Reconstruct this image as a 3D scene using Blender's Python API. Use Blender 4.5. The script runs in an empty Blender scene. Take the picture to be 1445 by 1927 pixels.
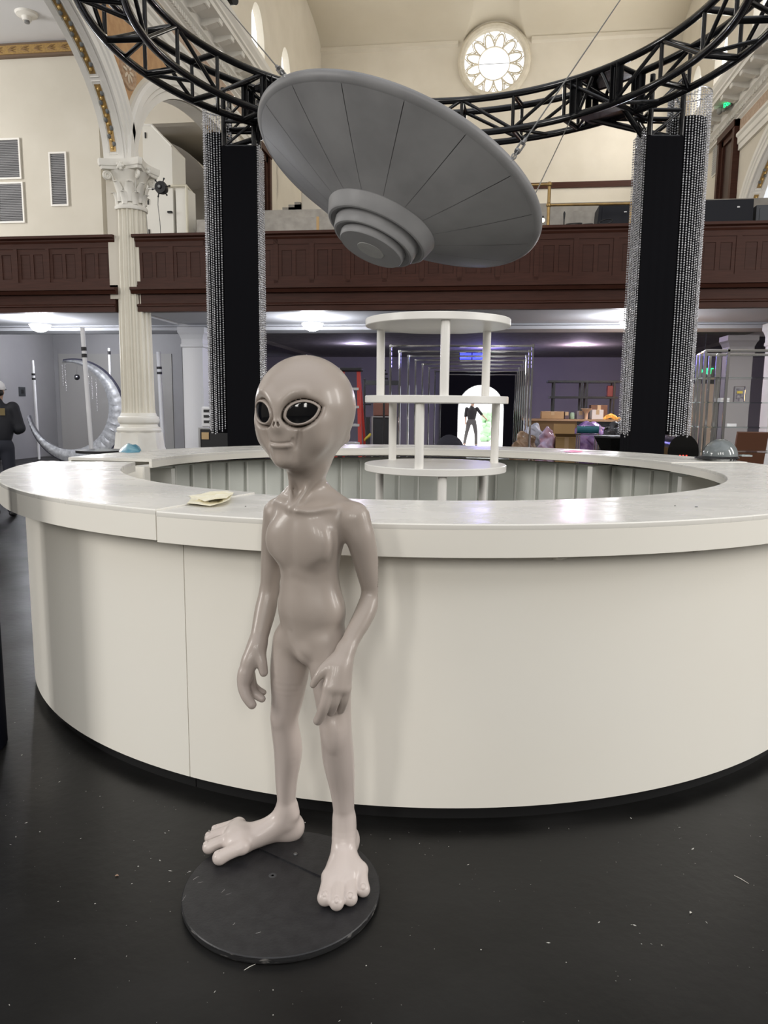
import bpy, bmesh, math, random
import numpy as np
from mathutils import Vector, Matrix, Euler

random.seed(7)
PI = math.pi
scene = bpy.context.scene
COL = scene.collection

# ------------------------------------------------------------------ camera
IMG_W, IMG_H, FPX = 1445.0, 1927.0, 1397.25
CAM_H, PITCH, ROLL, YAW = 1.5, 0.142871, 0.0095503, math.radians(7.5)


def cam_axes():
    fw = Vector((0, math.cos(PITCH), -math.sin(PITCH)))
    up = Vector((0, math.sin(PITCH), math.cos(PITCH)))
    rt = Vector((1, 0, 0))
    c, s = math.cos(ROLL), math.sin(ROLL)
    r2, u2 = rt * c + up * s, up * c - rt * s
    M = Matrix.Rotation(YAW, 3, 'Z')
    return M @ fw, M @ u2, M @ r2


FW, UP, RT = cam_axes()
cam_data = bpy.data.cameras.new('camera')
cam = bpy.data.objects.new('camera', cam_data)
COL.objects.link(cam)
cam_data.sensor_fit = 'HORIZONTAL'
cam_data.sensor_width = 36.0
cam_data.lens = 36.0 * FPX / IMG_W
cam_data.clip_start, cam_data.clip_end = 0.05, 300
R3 = Matrix((RT, UP, -FW)).transposed()
cam.matrix_world = Matrix.Translation((0, 0, CAM_H)) @ R3.to_4x4()
scene.camera = cam

# ------------------------------------------------------------------ world, exposure
world = bpy.data.worlds.new('world')
scene.world = world
world.use_nodes = True
_bg = world.node_tree.nodes['Background']
_bg.inputs[0].default_value = (0.93, 0.955, 1.0, 1)
_bg.inputs[1].default_value = 0.80
scene.view_settings.view_transform = 'Standard'
scene.view_settings.look = 'None'
scene.view_settings.exposure = 0.35
scene.view_settings.gamma = 1.0
scene.view_settings.use_curve_mapping = False


def area_light(name, loc, aim, sx, sy, power, color):
    d = bpy.data.lights.new(name, 'AREA')
    d.shape = 'RECTANGLE'
    d.size, d.size_y, d.energy, d.color = sx, sy, power, color
    o = bpy.data.objects.new(name, d)
    COL.objects.link(o)
    o.location = loc
    o.rotation_euler = (Vector(aim) - Vector(loc)).to_track_quat('-Z', 'Y').to_euler()
    return o


# daylight from the windows of the hall: tall windows behind the camera, side windows, clerestory
DAY = (1.0, 0.965, 0.91)
for _x in (-4.0, 0.2, 4.4):
    area_light('rear_window_light', (_x, -11.0, 6.5), (_x * 0.3, 5.0, 0.8), 1.3, 4.2, 235, DAY)
for _y in (0.5, 4.5):
    area_light('right_window_light', (9.5, _y, 4.6), (-1.0, _y + 2.0, 1.0), 1.3, 4.5, 260, (1.0, 0.97, 0.93))
area_light('left_window_light', (-11.0, -1.0, 5.0), (-1.0, 3.5, 0.6), 2.4, 4.5, 450, (1.0, 0.965, 0.92))
area_light('aisle_window_light', (-14.5, 10.5, 6.2), (-9.5, 15.0, 6.0), 2.4, 3.6, 370, (1.0, 0.98, 0.95))
for _y in (16.6, 19.45, 22.15):
    area_light('clerestory_light', (-5.6, _y, 10.3), (2.0, _y, 11.2), 1.0, 1.6, 74, DAY)
for _y in (19.3, 22.3, 24.7):
    area_light('clerestory_light', (5.75, _y, 10.3), (-2.0, _y, 11.2), 1.0, 1.6, 74, DAY)
area_light('street_daylight', (0.0, 38.0, 15.0), (0.0, 36.0, 0.0), 26.0, 14.0, 16000, (0.97, 0.99, 1.0))

# ------------------------------------------------------------------ points measured along the camera's lines of sight
CAMP = Vector((0, 0, CAM_H))


def ray(px, py):
    return FW + RT * ((px - IMG_W / 2) / FPX) + UP * ((IMG_H / 2 - py) / FPX)


def onY(px, py, Y):
    d = ray(px, py)
    return CAMP + d * (Y / d.y)


def onX(px, py, X):
    d = ray(px, py)
    return CAMP + d * (X / d.x)


def onZ(px, py, Z):
    d = ray(px, py)
    return CAMP + d * ((Z - CAM_H) / d.z)


# ------------------------------------------------------------------ materials
MATS = {}


def mat(name, col, rough=0.5, metal=0.0, col2=None, scale=8.0, bump=0.0, bscale=None, spec=0.5,
        emit=None, estr=0.0, stretch=(1, 1, 1), detail=4.0, alpha=1.0, trans=0.0, rough2=None, ramp=(0.35, 0.65), ior=1.45, coat=0.0):
    if name in MATS:
        return MATS[name]
    m = bpy.data.materials.new(name)
    m.use_nodes = True
    nt = m.node_tree
    b = nt.nodes['Principled BSDF']
    b.inputs['Base Color'].default_value = (*col, 1)
    b.inputs['Roughness'].default_value = rough
    b.inputs['Metallic'].default_value = metal
    b.inputs['Specular IOR Level'].default_value = spec
    b.inputs['IOR'].default_value = ior
    b.inputs['Transmission Weight'].default_value = trans
    b.inputs['Coat Weight'].default_value = coat
    if alpha < 1:
        b.inputs['Alpha'].default_value = alpha
    if emit:
        b.inputs['Emission Color'].default_value = (*emit, 1)
        b.inputs['Emission Strength'].default_value = estr
    if col2 or bump or rough2 is not None:
        tc = nt.nodes.new('ShaderNodeTexCoord')
        mp = nt.nodes.new('ShaderNodeMapping')
        mp.inputs['Scale'].default_value = stretch
        nt.links.new(tc.outputs['Object'], mp.inputs[0])
        nz = nt.nodes.new('ShaderNodeTexNoise')
        nz.inputs['Scale'].default_value = scale
        nz.inputs['Detail'].default_value = detail
        nt.links.new(mp.outputs[0], nz.inputs['Vector'])
        if col2:
            rp = nt.nodes.new('ShaderNodeValToRGB')
            rp.color_ramp.elements[0].position, rp.color_ramp.elements[1].position = ramp
            rp.color_ramp.elements[0].color = (*col, 1)
            rp.color_ramp.elements[1].color = (*col2, 1)
            nt.links.new(nz.outputs['Fac'], rp.inputs[0])
            nt.links.new(rp.outputs[0], b.inputs['Base Color'])
        if rough2 is not None:
            mr = nt.nodes.new('ShaderNodeMapRange')
            mr.inputs['From Min'].default_value, mr.inputs['From Max'].default_value = 0.35, 0.65
            mr.inputs['To Min'].default_value, mr.inputs['To Max'].default_value = rough, rough2
            nt.links.new(nz.outputs['Fac'], mr.inputs[0])
            nt.links.new(mr.outputs[0], b.inputs['Roughness'])
        if bump:
            n2 = nz
            if bscale:
                n2 = nt.nodes.new('ShaderNodeTexNoise')
                n2.inputs['Scale'].default_value = bscale
                n2.inputs['Detail'].default_value = 3
                nt.links.new(mp.outputs[0], n2.inputs['Vector'])
            bp = nt.nodes.new('ShaderNodeBump')
            bp.inputs['Strength'].default_value = bump
            bp.inputs['Distance'].default_value = 0.02
            nt.links.new(n2.outputs['Fac'], bp.inputs['Height'])
            nt.links.new(bp.outputs[0], b.inputs['Normal'])
    MATS[name] = m
    return m


# ------------------------------------------------------------------ objects
def tag(o, label=None, cat=None, group=None, kind=None):
    if label:
        o['label'] = label
    if cat:
        o['category'] = cat
    if group:
        o['group'] = group
    if kind:
        o['kind'] = kind
    return o


def thing(name, label, cat, loc=(0, 0, 0), rz=0.0, group=None):
    o = bpy.data.objects.new(name, None)
    o.empty_display_size = 0.1
    COL.objects.link(o)
    o.location = loc
    o.rotation_euler = (0, 0, rz)
    return tag(o, label, cat, group)


def link_mesh(name, me, m, parent=None):
    o = bpy.data.objects.new(name, me)
    if m is not None and not me.materials:
        me.materials.append(m)
    COL.objects.link(o)
    if parent is not None:
        o.parent = parent
    return o


def copy_tree(o, parent=None):
    c = o.copy()
    COL.objects.link(c)
    c.parent = parent
    for ch in list(o.children):
        copy_tree(ch, c)
    return c


class MB:
    """collects simple shapes and links them as one mesh"""

    def __init__(self):
        self.v, self.f = [], []

    def add(self, vs, fs, M=None):
        n = len(self.v)
        self.v += [tuple(M @ Vector(p)) for p in vs] if M is not None else [tuple(p) for p in vs]
        self.f += [tuple(i + n for i in f) for f in fs]
        return self

    def box(self, c, s, rz=0.0, M=None):
        x, y, z = s[0] / 2, s[1] / 2, s[2] / 2
        vs = [(-x, -y, -z), (x, -y, -z), (x, y, -z), (-x, y, -z), (-x, -y, z), (x, -y, z), (x, y, z), (-x, y, z)]
        T = Matrix.Translation(c) @ Matrix.Rotation(rz, 4, 'Z')
        if M is not None:
            T = T @ M
        return self.add(vs, [(0, 3, 2, 1), (4, 5, 6, 7), (0, 1, 5, 4), (1, 2, 6, 5), (2, 3, 7, 6), (3, 0, 4, 7)], T)

    def bb(self, a, b):
        return self.box([(a[i] + b[i]) / 2 for i in range(3)], [abs(b[i] - a[i]) for i in range(3)])

    def bbev(self, a, b, e=0.01):
        """box with chamfered edges (in all three directions)"""
        lo = [min(a[i], b[i]) for i in range(3)]
        hi = [max(a[i], b[i]) for i in range(3)]
        vs, idx = [], {}
        for sx in (0, 1):
            for sy in (0, 1):
                for sz in (0, 1):
                    for ax in range(3):
                        p = [(lo, hi)[sx][0], (lo, hi)[sy][1], (lo, hi)[sz][2]]
                        for k, s in enumerate((sx, sy, sz)):
                            if k != ax:
                                p[k] += e * (1 if s == 0 else -1)
                        idx[(sx, sy, sz, ax)] = len(vs)
                        vs.append(p)
        fs = []
        for ax in range(3):
            o1, o2 = [k for k in range(3) if k != ax]
            for s in (0, 1):
                q = []
                for t1, t2 in ((0, 0), (1, 0), (1, 1), (0, 1)):
                    k = [0, 0, 0]
                    k[ax], k[o1], k[o2] = s, t1, t2
                    q.append(idx[(*k, ax)])
                fs.append(tuple(q))
            for t1 in (0, 1):
                for t2 in (0, 1):
                    q = []
                    for s, a_ in ((0, o1), (1, o1), (1, o2), (0, o2)):
                        k = [0, 0, 0]
                        k[ax], k[o1], k[o2] = s, t1, t2
                        q.append(idx[(*k, a_)])
                    fs.append(tuple(q))
        for sx in (0, 1):
            for sy in (0, 1):
                for sz in (0, 1):
                    fs.append(tuple(idx[(sx, sy, sz, a_)] for a_ in range(3)))
        return self.add(vs, fs)

    def tube(self, path, r, n=8, cap=True, closed=False):
        P = [Vector(p) for p in path]
        N = len(P)
        rs = r if isinstance(r, (list, tuple)) else [r] * N
        vs, fs = [], []
        prev = None
        for i in range(N):
            if closed:
                t = (P[(i + 1) % N] - P[i - 1]).normalized()
            else:
                t = (P[min(i + 1, N - 1)] - P[max(i - 1, 0)]).normalized()
            if prev is None:
                a = Vector((0, 0, 1)) if abs(t.z) < 0.9 else Vector((1, 0, 0))
                u = t.cross(a).normalized()
            else:
                u = (prev - t * prev.dot(t)).normalized()
            prev = u
            w = t.cross(u)
            for k in range(n):
                a = 2 * PI * k / n
                vs.append(P[i] + (u * math.cos(a) + w * math.sin(a)) * rs[i])
        for i in range(N if closed else N - 1):
            j = (i + 1) % N
            for k in range(n):
                l = (k + 1) % n
                fs.append((i * n + k, i * n + l, j * n + l, j * n + k))
        if cap and not closed:
            fs.append(tuple(range(n))[::-1])
            fs.append(tuple((N - 1) * n + k for k in range(n)))
        return self.add(vs, fs)

    def cyl(self, a, b, r, r2=None, n=12):
        return self.tube([a, b], [r, r if r2 is None else r2], n)

    def lathe(self, prof, n=32, c=(0, 0, 0), M=None, a0=0.0, a1=2 * PI, shape=None, cap=True):
        """prof: list of (r, z)"""
        full = abs(a1 - a0 - 2 * PI) < 1e-6
        m = n if full else n + 1
        vs, fs = [], []
        for r, z in prof:
            for k in range(m):
                a = a0 + (a1 - a0) * k / n
                q = shape(a) if shape else 1.0
                vs.append((c[0] + r * q * math.cos(a), c[1] + r * q * math.sin(a), c[2] + z))
        for i in range(len(prof) - 1):
            for k in range(n):
                l = (k + 1) % m
                fs.append((i * m + k, i * m + l, (i + 1) * m + l, (i + 1) * m + k))
        if full and cap and prof[0] != prof[-1]:
            if prof[0][0] > 1e-6:
                fs.append(tuple(range(m))[::-1])
            if prof[-1][0] > 1e-6:
                fs.append(tuple((len(prof) - 1) * m + k for k in range(m)))
        return self.add(vs, fs, M)

    def ring(self, c, ri, ro, z0, z1, a0=0.0, a1=2 * PI, n=96):
        """flat ring sector with closed ends"""
        full = abs(a1 - a0 - 2 * PI) < 1e-6
        m = n if full else n + 1
        vs, fs = [], []
        for k in range(m):
            a = a0 + (a1 - a0) * k / n
            ca, sa = math.cos(a), math.sin(a)
            for r, z in ((ri, z0), (ro, z0), (ro, z1), (ri, z1)):
                vs.append((c[0] + r * ca, c[1] + r * sa, z))
        for k in range(n):
            l = (k + 1) % m
            for j in range(4):
                j2 = (j + 1) % 4
                fs.append((k * 4 + j, l * 4 + j, l * 4 + j2, k * 4 + j2))
        if not full:
            fs += [(0, 1, 2, 3), (n * 4 + 3, n * 4 + 2, n * 4 + 1, n * 4)]
        return self.add(vs, fs)

    def sphere(self, c, r, nu=12, nv=8, M=None):
        s = r if isinstance(r, (list, tuple)) else (r, r, r)
        vs, fs = [(0, 0, s[2])], []
        for i in range(1, nv):
            t = PI * i / nv
            for k in range(nu):
                a = 2 * PI * k / nu
                vs.append((s[0] * math.sin(t) * math.cos(a), s[1] * math.sin(t) * math.sin(a), s[2] * math.cos(t)))
        vs.append((0, 0, -s[2]))
        for k in range(nu):
            l = (k + 1) % nu
            fs.append((0, 1 + k, 1 + l))
            for i in range(nv - 2):
                fs.append((1 + i * nu + k, 1 + (i + 1) * nu + k, 1 + (i + 1) * nu + l, 1 + i * nu + l))
            b = 1 + (nv - 2) * nu
            fs.append((len(vs) - 1, b + l, b + k))
        T = Matrix.Translation(c)
        if M is not None:
            T = T @ M.to_4x4()
        return self.add(vs, fs, T)

    def prism(self, poly, axis, a, b):
        """2-D polygon extruded along an axis: poly coords are the two other axes in order"""
        n = len(poly)
        vs = []
        for t in (a, b):
            for p in poly:
                q = [p[0], p[1]]
                q.insert(axis, t)
                vs.append(q)
        fs = [tuple(range(n))[::-1], tuple(range(n, 2 * n))]
        for i in range(n):
            j = (i + 1) % n
            fs.append((i, j, n + j, n + i))
        return self.add(vs, fs)

    def build(self, name, m, parent=None, smooth=None, world_co=False):
        me = bpy.data.meshes.new(name)
        v = self.v
        if world_co and parent is not None:
            I = (Matrix.Translation(parent.location) @ parent.rotation_euler.to_matrix().to_4x4()).inverted()
            if parent.parent is not None:
                q = parent.parent
                I = I @ (Matrix.Translation(q.location) @ q.rotation_euler.to_matrix().to_4x4()).inverted()
            v = [tuple(I @ Vector(p)) for p in v]
        me.from_pydata(v, [], self.f)
        bm = bmesh.new()
        bm.from_mesh(me)
        bmesh.ops.recalc_face_normals(bm, faces=bm.faces)
        bm.to_mesh(me)
        bm.free()
        if smooth is not None:
            me.polygons.foreach_set('use_smooth', [True] * len(me.polygons))
            me.set_sharp_from_angle(angle=math.radians(smooth))
        return link_mesh(name, me, m, parent)


def apply_mods(o):
    dg = bpy.context.evaluated_depsgraph_get()
    me = bpy.data.meshes.new_from_object(o.evaluated_get(dg))
    o.modifiers.clear()
    old = o.data
    o.data = me
    bpy.data.meshes.remove(old)
    return o


def cut(o, cutters):
    for c in cutters:
        md = o.modifiers.new('cut', 'BOOLEAN')
        md.operation, md.solver, md.object = 'DIFFERENCE', 'EXACT', c
    bpy.context.view_layer.update()
    apply_mods(o)
    for c in cutters:
        me = c.data
        bpy.data.objects.remove(c)
        bpy.data.meshes.remove(me)
    return o


def struct(o):
    o['kind'] = 'structure'
    return o


# ================================================================== THE HALL
XL, XR, YB = -5.85, 6.0, 26.8
WT = 0.33
M_CREAM = mat('cream_plaster', (0.64, 0.595, 0.51), 0.85, col2=(0.68, 0.635, 0.55), scale=1.2, bump=0.05, bscale=60)
M_AISLE = mat('aisle_plaster', (0.56, 0.525, 0.45), 0.85, col2=(0.61, 0.575, 0.50), scale=0.8, bump=0.05, bscale=50)
M_WHITE = mat('white_trim_paint', (0.80, 0.78, 0.74), 0.55, col2=(0.76, 0.74, 0.69), scale=2.0)
M_WOOD = mat('dark_red_wood', (0.046, 0.016, 0.010), 0.5, spec=0.25, col2=(0.062, 0.022, 0.014), scale=3, stretch=(1, 1, 12), bump=0.05)
M_GREYW = mat('grey_wall_paint', (0.30, 0.30, 0.315), 0.8, col2=(0.34, 0.34, 0.355), scale=0.7)
M_DIMW = mat('rear_wall_paint', (0.30, 0.285, 0.31), 0.8, col2=(0.34, 0.32, 0.335), scale=0.7)
M_GOLD = mat('gilt_paint', (0.42, 0.27, 0.09), 0.4, 0.3, col2=(0.30, 0.19, 0.08), scale=25)
M_OCHRE = mat('ochre_spandrel', (0.55, 0.33, 0.16), 0.7, col2=(0.46, 0.26, 0.12), scale=9)
M_BLUEP = mat('slate_blue_paint', (0.16, 0.17, 0.17), 0.6)
M_FLOOR = mat('black_painted_floor', (0.0066, 0.0064, 0.0062), 0.30, col2=(0.0125, 0.0120, 0.0115), scale=2.2, detail=8, bump=0.05, bscale=24,
              rough2=0.42, ramp=(0.40, 0.70), spec=0.36)
M_CONC = mat('grey_concrete', (0.30, 0.28, 0.25), 0.85, col2=(0.38, 0.355, 0.32), scale=6, bump=0.1)
M_BLACK = mat('black_satin', (0.008, 0.008, 0.009), 0.35)
M_STEEL = mat('bare_steel', (0.45, 0.45, 0.46), 0.3, 0.9)

struct(MB().bb((-16, -12.4, -0.1), (16, 27.2, 0)).build('floor', M_FLOOR))
M_PAVE = mat('sunlit_paving', (0.62, 0.60, 0.57), 0.9, col2=(0.52, 0.5, 0.48), scale=1.2)
struct(MB().bb((-30, 27.2, -0.12), (30, 70, -0.02)).build('ground', M_PAVE))

# ---- back wall with rose window and door --------------------------------
ROSE = (0.02, 12.83)
wb = struct(MB().bb((XL - 0.4, YB, 3.3), (XR + 0.4, YB + 0.45, 14.6)).build('wall_back', M_CREAM))
cut(wb, [MB().lathe([(1.0, -1), (1.0, 1)], 64, M=Matrix.Translation((ROSE[0], YB, ROSE[1])) @ Matrix.Rotation(PI / 2, 4, 'X')).build('cut_a', None)])
dl, dr, dtop = -0.91, 0.70, 2.24
wl = struct(MB().bb((-13, YB, 0), (13, YB + 0.45, 3.5)).build('wall_rear', M_DIMW))
dpoly = [(dl, -0.5), (dr, -0.5)] + [((dl + dr) / 2 + (dr - dl) / 2 * math.cos(a), 1.42 + 0.82 * math.sin(a)) for a in [PI * k / 20 for k in range(21)]]
cut(wl, [MB().prism(dpoly, 1, YB - 1, YB + 2).build('cut_b', None)])
# black surround in front of the doorway
dk = mat('black_velvet', (0.004, 0.004, 0.005), 0.95)
sur = struct(MB().bb((-1.50, YB - 0.30, 0), (1.45, YB - 0.02, 2.72)).build('trim_1', dk))
cut(sur, [MB().prism(dpoly, 1, YB - 1, YB + 2).build('cut_c', None)])

# rose window: stone rim, ring of petals, central pane
rw = struct(thing('window_1', None, None, (ROSE[0], YB, ROSE[1])))
M_STONE = mat('window_stone', (0.62, 0.57, 0.47), 0.7, col2=(0.70, 0.65, 0.55), scale=6)
TY = Matrix.Rotation(PI / 2, 4, 'X')
MB().lathe([(0.98, -0.02), (0.98, 0.12), (1.03, 0.17), (1.12, 0.17), (1.17, 0.12), (1.20, 0.06), (1.20, -0.02), (0.98, -0.02)], 72, M=TY).build('window_rim', M_STONE, rw, 40)
MB().lathe([(0.505, -0.18), (0.505, -0.10), (0.52, -0.09), (0.535, -0.10), (0.535, -0.18), (0.505, -0.18)], 64, M=TY).build('inner_ring', M_STONE, rw, 40)
M_GLASS = mat('window_glass', (0.9, 0.9, 0.9), 0.3, emit=(0.95, 0.975, 1.0), estr=1.25)
for k in range(12):
    a = 2 * PI * (k + 0.5) / 12
    m = MB()
    pts = []
    for j in range(15):
        t = -1 + 2 * j / 14
        rr = 0.53 + 0.40 * (1 - abs(t) ** 1.9)
        an = a + t * (PI / 12) * (1.0 if abs(t) > 0.8 else 1.0)
        pts.append((rr * math.cos(an), 0.14, rr * math.sin(an)))
    m.tube(pts, 0.028, 6)
    m.build('petal', M_STONE, rw, 60)
    m = MB()
    b = a + PI / 12
    m.tube([(0.54 * math.cos(b), 0.14, 0.54 * math.sin(b)), (0.66 * math.cos(b), 0.14, 0.66 * math.sin(b))], 0.035, 6)
    for s in (-1, 1):
        m.tube([(0.70 * math.cos(b), 0.14, 0.70 * math.sin(b)), (0.83 * math.cos(b + s * 0.05), 0.14, 0.83 * math.sin(b + s * 0.05)),
                (0.99 * math.cos(b + s * 0.20), 0.14, 0.99 * math.sin(b + s * 0.20))], 0.018, 6)
    m.build('tracery', M_STONE, rw, 60)
MB().cyl((-0.51, 0.14, 0.0), (0.51, 0.14, 0.0), 0.012, n=6).build('glazing_bar', M_STEEL, rw)
MB().lathe([(0.0, 0.0), (1.0, 0.0), (1.0, 0.012), (0.0, 0.012)], 48, M=Matrix.Translation((0, 0.17, 0)) @ TY).build('pane', M_GLASS, rw)

# ---- ceiling with cove and the vault over the rose window ---------------------
CW = MB()
xs = sorted(set([XL - 0.1 + 0.5 * i for i in range(25)] + [ROSE[0] - 1.2 + 0.025 * i for i in range(97)] + [XR + 0.1]))
ds = [0.0, 0.04, 0.08, 0.13, 0.2, 0.28, 0.36, 0.45, 0.55, 0.66, 0.78, 0.9, 1.05, 1.2, 1.4, 1.6, 1.8, 2.0, 2.2, 2.4, 2.8, 3.2, 4, 5, 6.5, 8, 10, 13, 15.3]


def ceil_z(x, d):
    z = 13.47 + 0.55 * math.sqrt(max(0, 1 - (1 - min(d, 2.6) / 2.6) ** 2))
    q = 1.2 ** 2 - (x - ROSE[0]) ** 2
    if q > 0:
        z = max(z, 12.90 + math.sqrt(q) + 0.07 * min(d, 4))
    return z


vs = [(x, YB - d, ceil_z(x, d)) for d in ds for x in xs]
nx = len(xs)
CW.add(vs, [(i * nx + j, i * nx + j + 1, (i + 1) * nx + j + 1, (i + 1) * nx + j) for i in range(len(ds) - 1) for j in range(nx - 1)])
struct(CW.build('ceiling', mat('ceiling_plaster', (0.60, 0.55, 0.45), 0.85, col2=(0.64, 0.59, 0.49), scale=0.6), None, 25))
tr = MB()
for x0, x1 in ((XL, ROSE[0] - 1.2), (ROSE[0] + 1.2, XR)):
    tr.prism([(YB - 0.10, 13.40), (YB, 13.34), (YB + 0.01, 13.52), (YB - 0.08, 13.52)], 0, x0, x1)
struct(tr.build('trim_2', M_CREAM))
struct(MB().bb((0.2, YB - 0.06, onY(1035, 355, YB).z), (XR, YB, onY(1035, 344, YB).z)).build('trim_3', M_WOOD))


# ---- nave side walls: arcade, cornice, clerestory --------------------------------
def ellipse_arch(yc, a, zs, b, z0, n=28):
    return [(yc - a, z0)] + [(yc - a * math.cos(PI * k / n), zs + b * math.sin(PI * k / n)) for k in range(n + 1)] + [(yc + a, z0)]


ARCH = [(8.42, 3.55, 5.35, 2.02), (15.90, 3.55, 5.35, 2.02)]


def nave_wall(side):
    X = XL if side < 0 else XR
    arches = [(8.42, 3.55, 5.35, 2.02), (15.90, 3.55 if side < 0 else 3.75, 5.35, 2.02 if side < 0 else 2.25)]
    name = 'wall_left' if side < 0 else 'wall_right'
    w = struct(MB().bb((X, 4.9, 3.2), (X + side * WT, YB + 0.2, 14.3)).build(name, M_CREAM))
    cs = [MB().prism(ellipse_arch(*a, 2.0), 0, X - 1, X + 1).build('cut_d', None) for a in arches]
    wins = [(16.6, 0.55, 11.0), (19.45, 0.56, 11.0), (22.15, 0.50, 11.2)] if side < 0 else [(19.3, 0.55, 11.0), (22.3, 0.55, 11.2), (24.7, 0.55, 11.2)]
    for (yc, hw, zt) in wins:
        poly = [(yc - hw, 8.9 if side < 0 else 8.6), (yc + hw, 8.9 if side < 0 else 8.6)] + [(yc + hw * math.cos(PI * k / 14), zt - hw * 0.9 + hw * 1.5 * math.sin(PI * k / 14)) for k in range(15)]
        cs.append(MB().prism(poly, 0, X - 1, X + 1).build('cut_e', None))
    cut(w, cs)
    for i, (yc, hw, zt) in enumerate(wins):
        wn = struct(thing('window_%d' % (i + 2 + (3 if side > 0 else 0)), None, None, (X + side * 0.2, yc, 9.0)))
        MB().bb((-0.012, -hw, 0.0), (0.012, hw, zt - 9.0 + hw * 0.6)).build('pane', M_GLASS, wn)
        MB().bb((-0.03, -0.03, 0), (0.03, 0.03, zt - 9.0 + hw * 0.55)).build('mullion', M_WHITE, wn)
    # white archivolts on the face, plus moulding lines
    for i, (yc, a, zs, b) in enumerate(arches):
        m = MB()
        sec = [(0.0, 0.0), (0.05, 0.0), (0.05, 0.12), (0.075, 0.14), (0.075, 0.20), (0.10, 0.23), (0.10, 0.34), (0.06, 0.38), (0.0, 0.38)]
        n = 40
        vs, fs = [], []
        for k in range(n + 1):
            t = PI * k / n
            cy, sz = -math.cos(t), math.sin(t)
            nyv, nzv = cy / a, sz / b
            q = math.hypot(nyv, nzv)
            for (pr, off) in sec:
                y, z = yc + a * cy + nyv / q * off, zs + b * sz + nzv / q * off
                vs.append((X - side * pr, y, z))
        c = len(sec)
        fs = [(k * c + j, k * c + j + 1, (k + 1) * c + j + 1, (k + 1) * c + j) for k in range(n) for j in range(c - 1)]
        m.add(vs, fs)
        m.build('archivolt', M_WHITE, w, 35)
        # soffit: white lining, framed gilt panels with gold studs
        m = MB()
        vs = []
        for k in range(n + 1):
            t = PI * k / n
            for dx in (-0.01, WT + 0.01):
                vs.append((X + side * dx, yc - (a - 0.012) * math.cos(t), zs + (b - 0.012) * math.sin(t)))
        m.add(vs, [(2 * k, 2 * k + 1, 2 * k + 3, 2 * k + 2) for k in range(n)])
        m.build('arch_lining', M_WHITE, w, 40)
        spans = [(PI - 0.07 - 0.50 * j, PI - 0.07 - 0.50 * j - 0.44) for j in range(3)]
        for t0, t1 in spans:
            p = MB()
            fr = MB()
            K = 18

            def S(t, dx, e):
                return (X + side * dx, yc - (a - e) * math.cos(t), zs + (b - e) * math.sin(t))
            for (lo, hi, e, tgt) in ((0.115, 0.215, 0.020, p),):
                vs = [S(t0 + (t1 - t0) * k / K, dx, e) for k in range(K + 1) for dx in (lo, hi)]
                tgt.add(vs, [(2 * k, 2 * k + 1, 2 * k + 3, 2 * k + 2) for k in range(K)])
            d = 0.018
            for dx in (0.09, 0.24):
                fr.tube([S(t0 + d - (t0 - t1 + 2 * d) * k / K, dx, 0.016) for k in range(K + 1)], 0.010, 5)
            for t in (t0 + d, t1 - d):
                fr.tube([S(t, 0.09, 0.016), S(t, 0.24, 0.016)], 0.010, 5)
            po = p.build('gilt_panel', M_GOLD, w, 40)
            fo = fr.build('panel_moulding', M_WHITE, w, 60)
            for k in range(8):
                t = t0 + (t1 - t0) * (k + 0.5) / 8
                st = MB()
                st.sphere(S(t, 0.165, 0.030), (0.024, 0.03, 0.03), 6, 4)
                st.build('stud', mat('gold_stud', (0.75, 0.52, 0.20), 0.3, 0.6), po, 60)
                if k < 7:
                    t = t0 + (t1 - t0) * (k + 1) / 8
                    st = MB()
                    st.sphere(S(t, 0.165 + 0.03 * (1 if k % 2 else -1), 0.021), (0.03, 0.04, 0.04), 6, 4)
                    st.build('scroll', M_BLUEP, po, 60)
    # painted spandrels between the arches
    yc0 = arches[0][0] + arches[0][1]
    yc1 = arches[1][0] - arches[1][1]
    for (ya, za, s1) in ((0, 1, 1),) if True else ():
        poly = []
        A, B = arches
        off = 0.48
        zt = 7.62

        def edge(ar, z, sgn):
            yc, a, zs, b = ar
            q = min(1.0, max(0.0, (z - zs) / (b + off)))
            return yc + sgn * (a + off) * math.sqrt(max(0, 1 - q * q))
        zs_ = [6.05 + (zt - 6.05) * k / 12 for k in range(13)]
        lft = [(max(edge(A, z, 1), yc0 - 1.9), z) for z in zs_]
        rgt = [(min(edge(B, z, -1), yc1 + 1.9), z) for z in zs_]
        ok = [(l, r) for l, r in zip(lft, rgt) if r[0] > l[0] - 0.0]
        poly = [l for l, r in ok] + [r for l, r in reversed(ok)]
        poly = [(min(max(y, 10.2), 14.0), z) for y, z in poly]
        MB().prism(poly, 0, X - side * 0.012, X + side * 0.01).build('spandrel_panel', M_OCHRE, w)
        mid = (yc0 + yc1) / 2 + 0.02
        # medallion
        md = MB()
        R_ = Matrix.Translation((X - side * 0.012, mid, 6.78)) @ Matrix.Rotation(-side * PI / 2, 4, 'Y')
        md.lathe([(0.0, 0.012), (0.20, 0.012), (0.22, 0.03), (0.26, 0.03), (0.28, 0.0)], 32, M=R_)
        mo = md.build('medallion', mat('medallion_paint', (0.50, 0.36, 0.24), 0.7, col2=(0.36, 0.22, 0.13), scale=18), w, 40)
        for k in range(8):
            an = 2 * PI * k / 8
            pt = MB()
            pt.sphere((X - side * 0.03, mid + 0.11 * math.cos(an), 6.78 + 0.11 * math.sin(an)), (0.012, 0.075, 0.028), 8, 5,
                      Matrix.Rotation(-an if True else an, 3, 'X') if False else Matrix.Rotation(an, 3, 'X'))
            pt.build('petal', mat('petal_paint', (0.66, 0.55, 0.42), 0.7), mo, 60)
    # entablature and cornice
    y0, y1 = 4.9, 22.7
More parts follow.
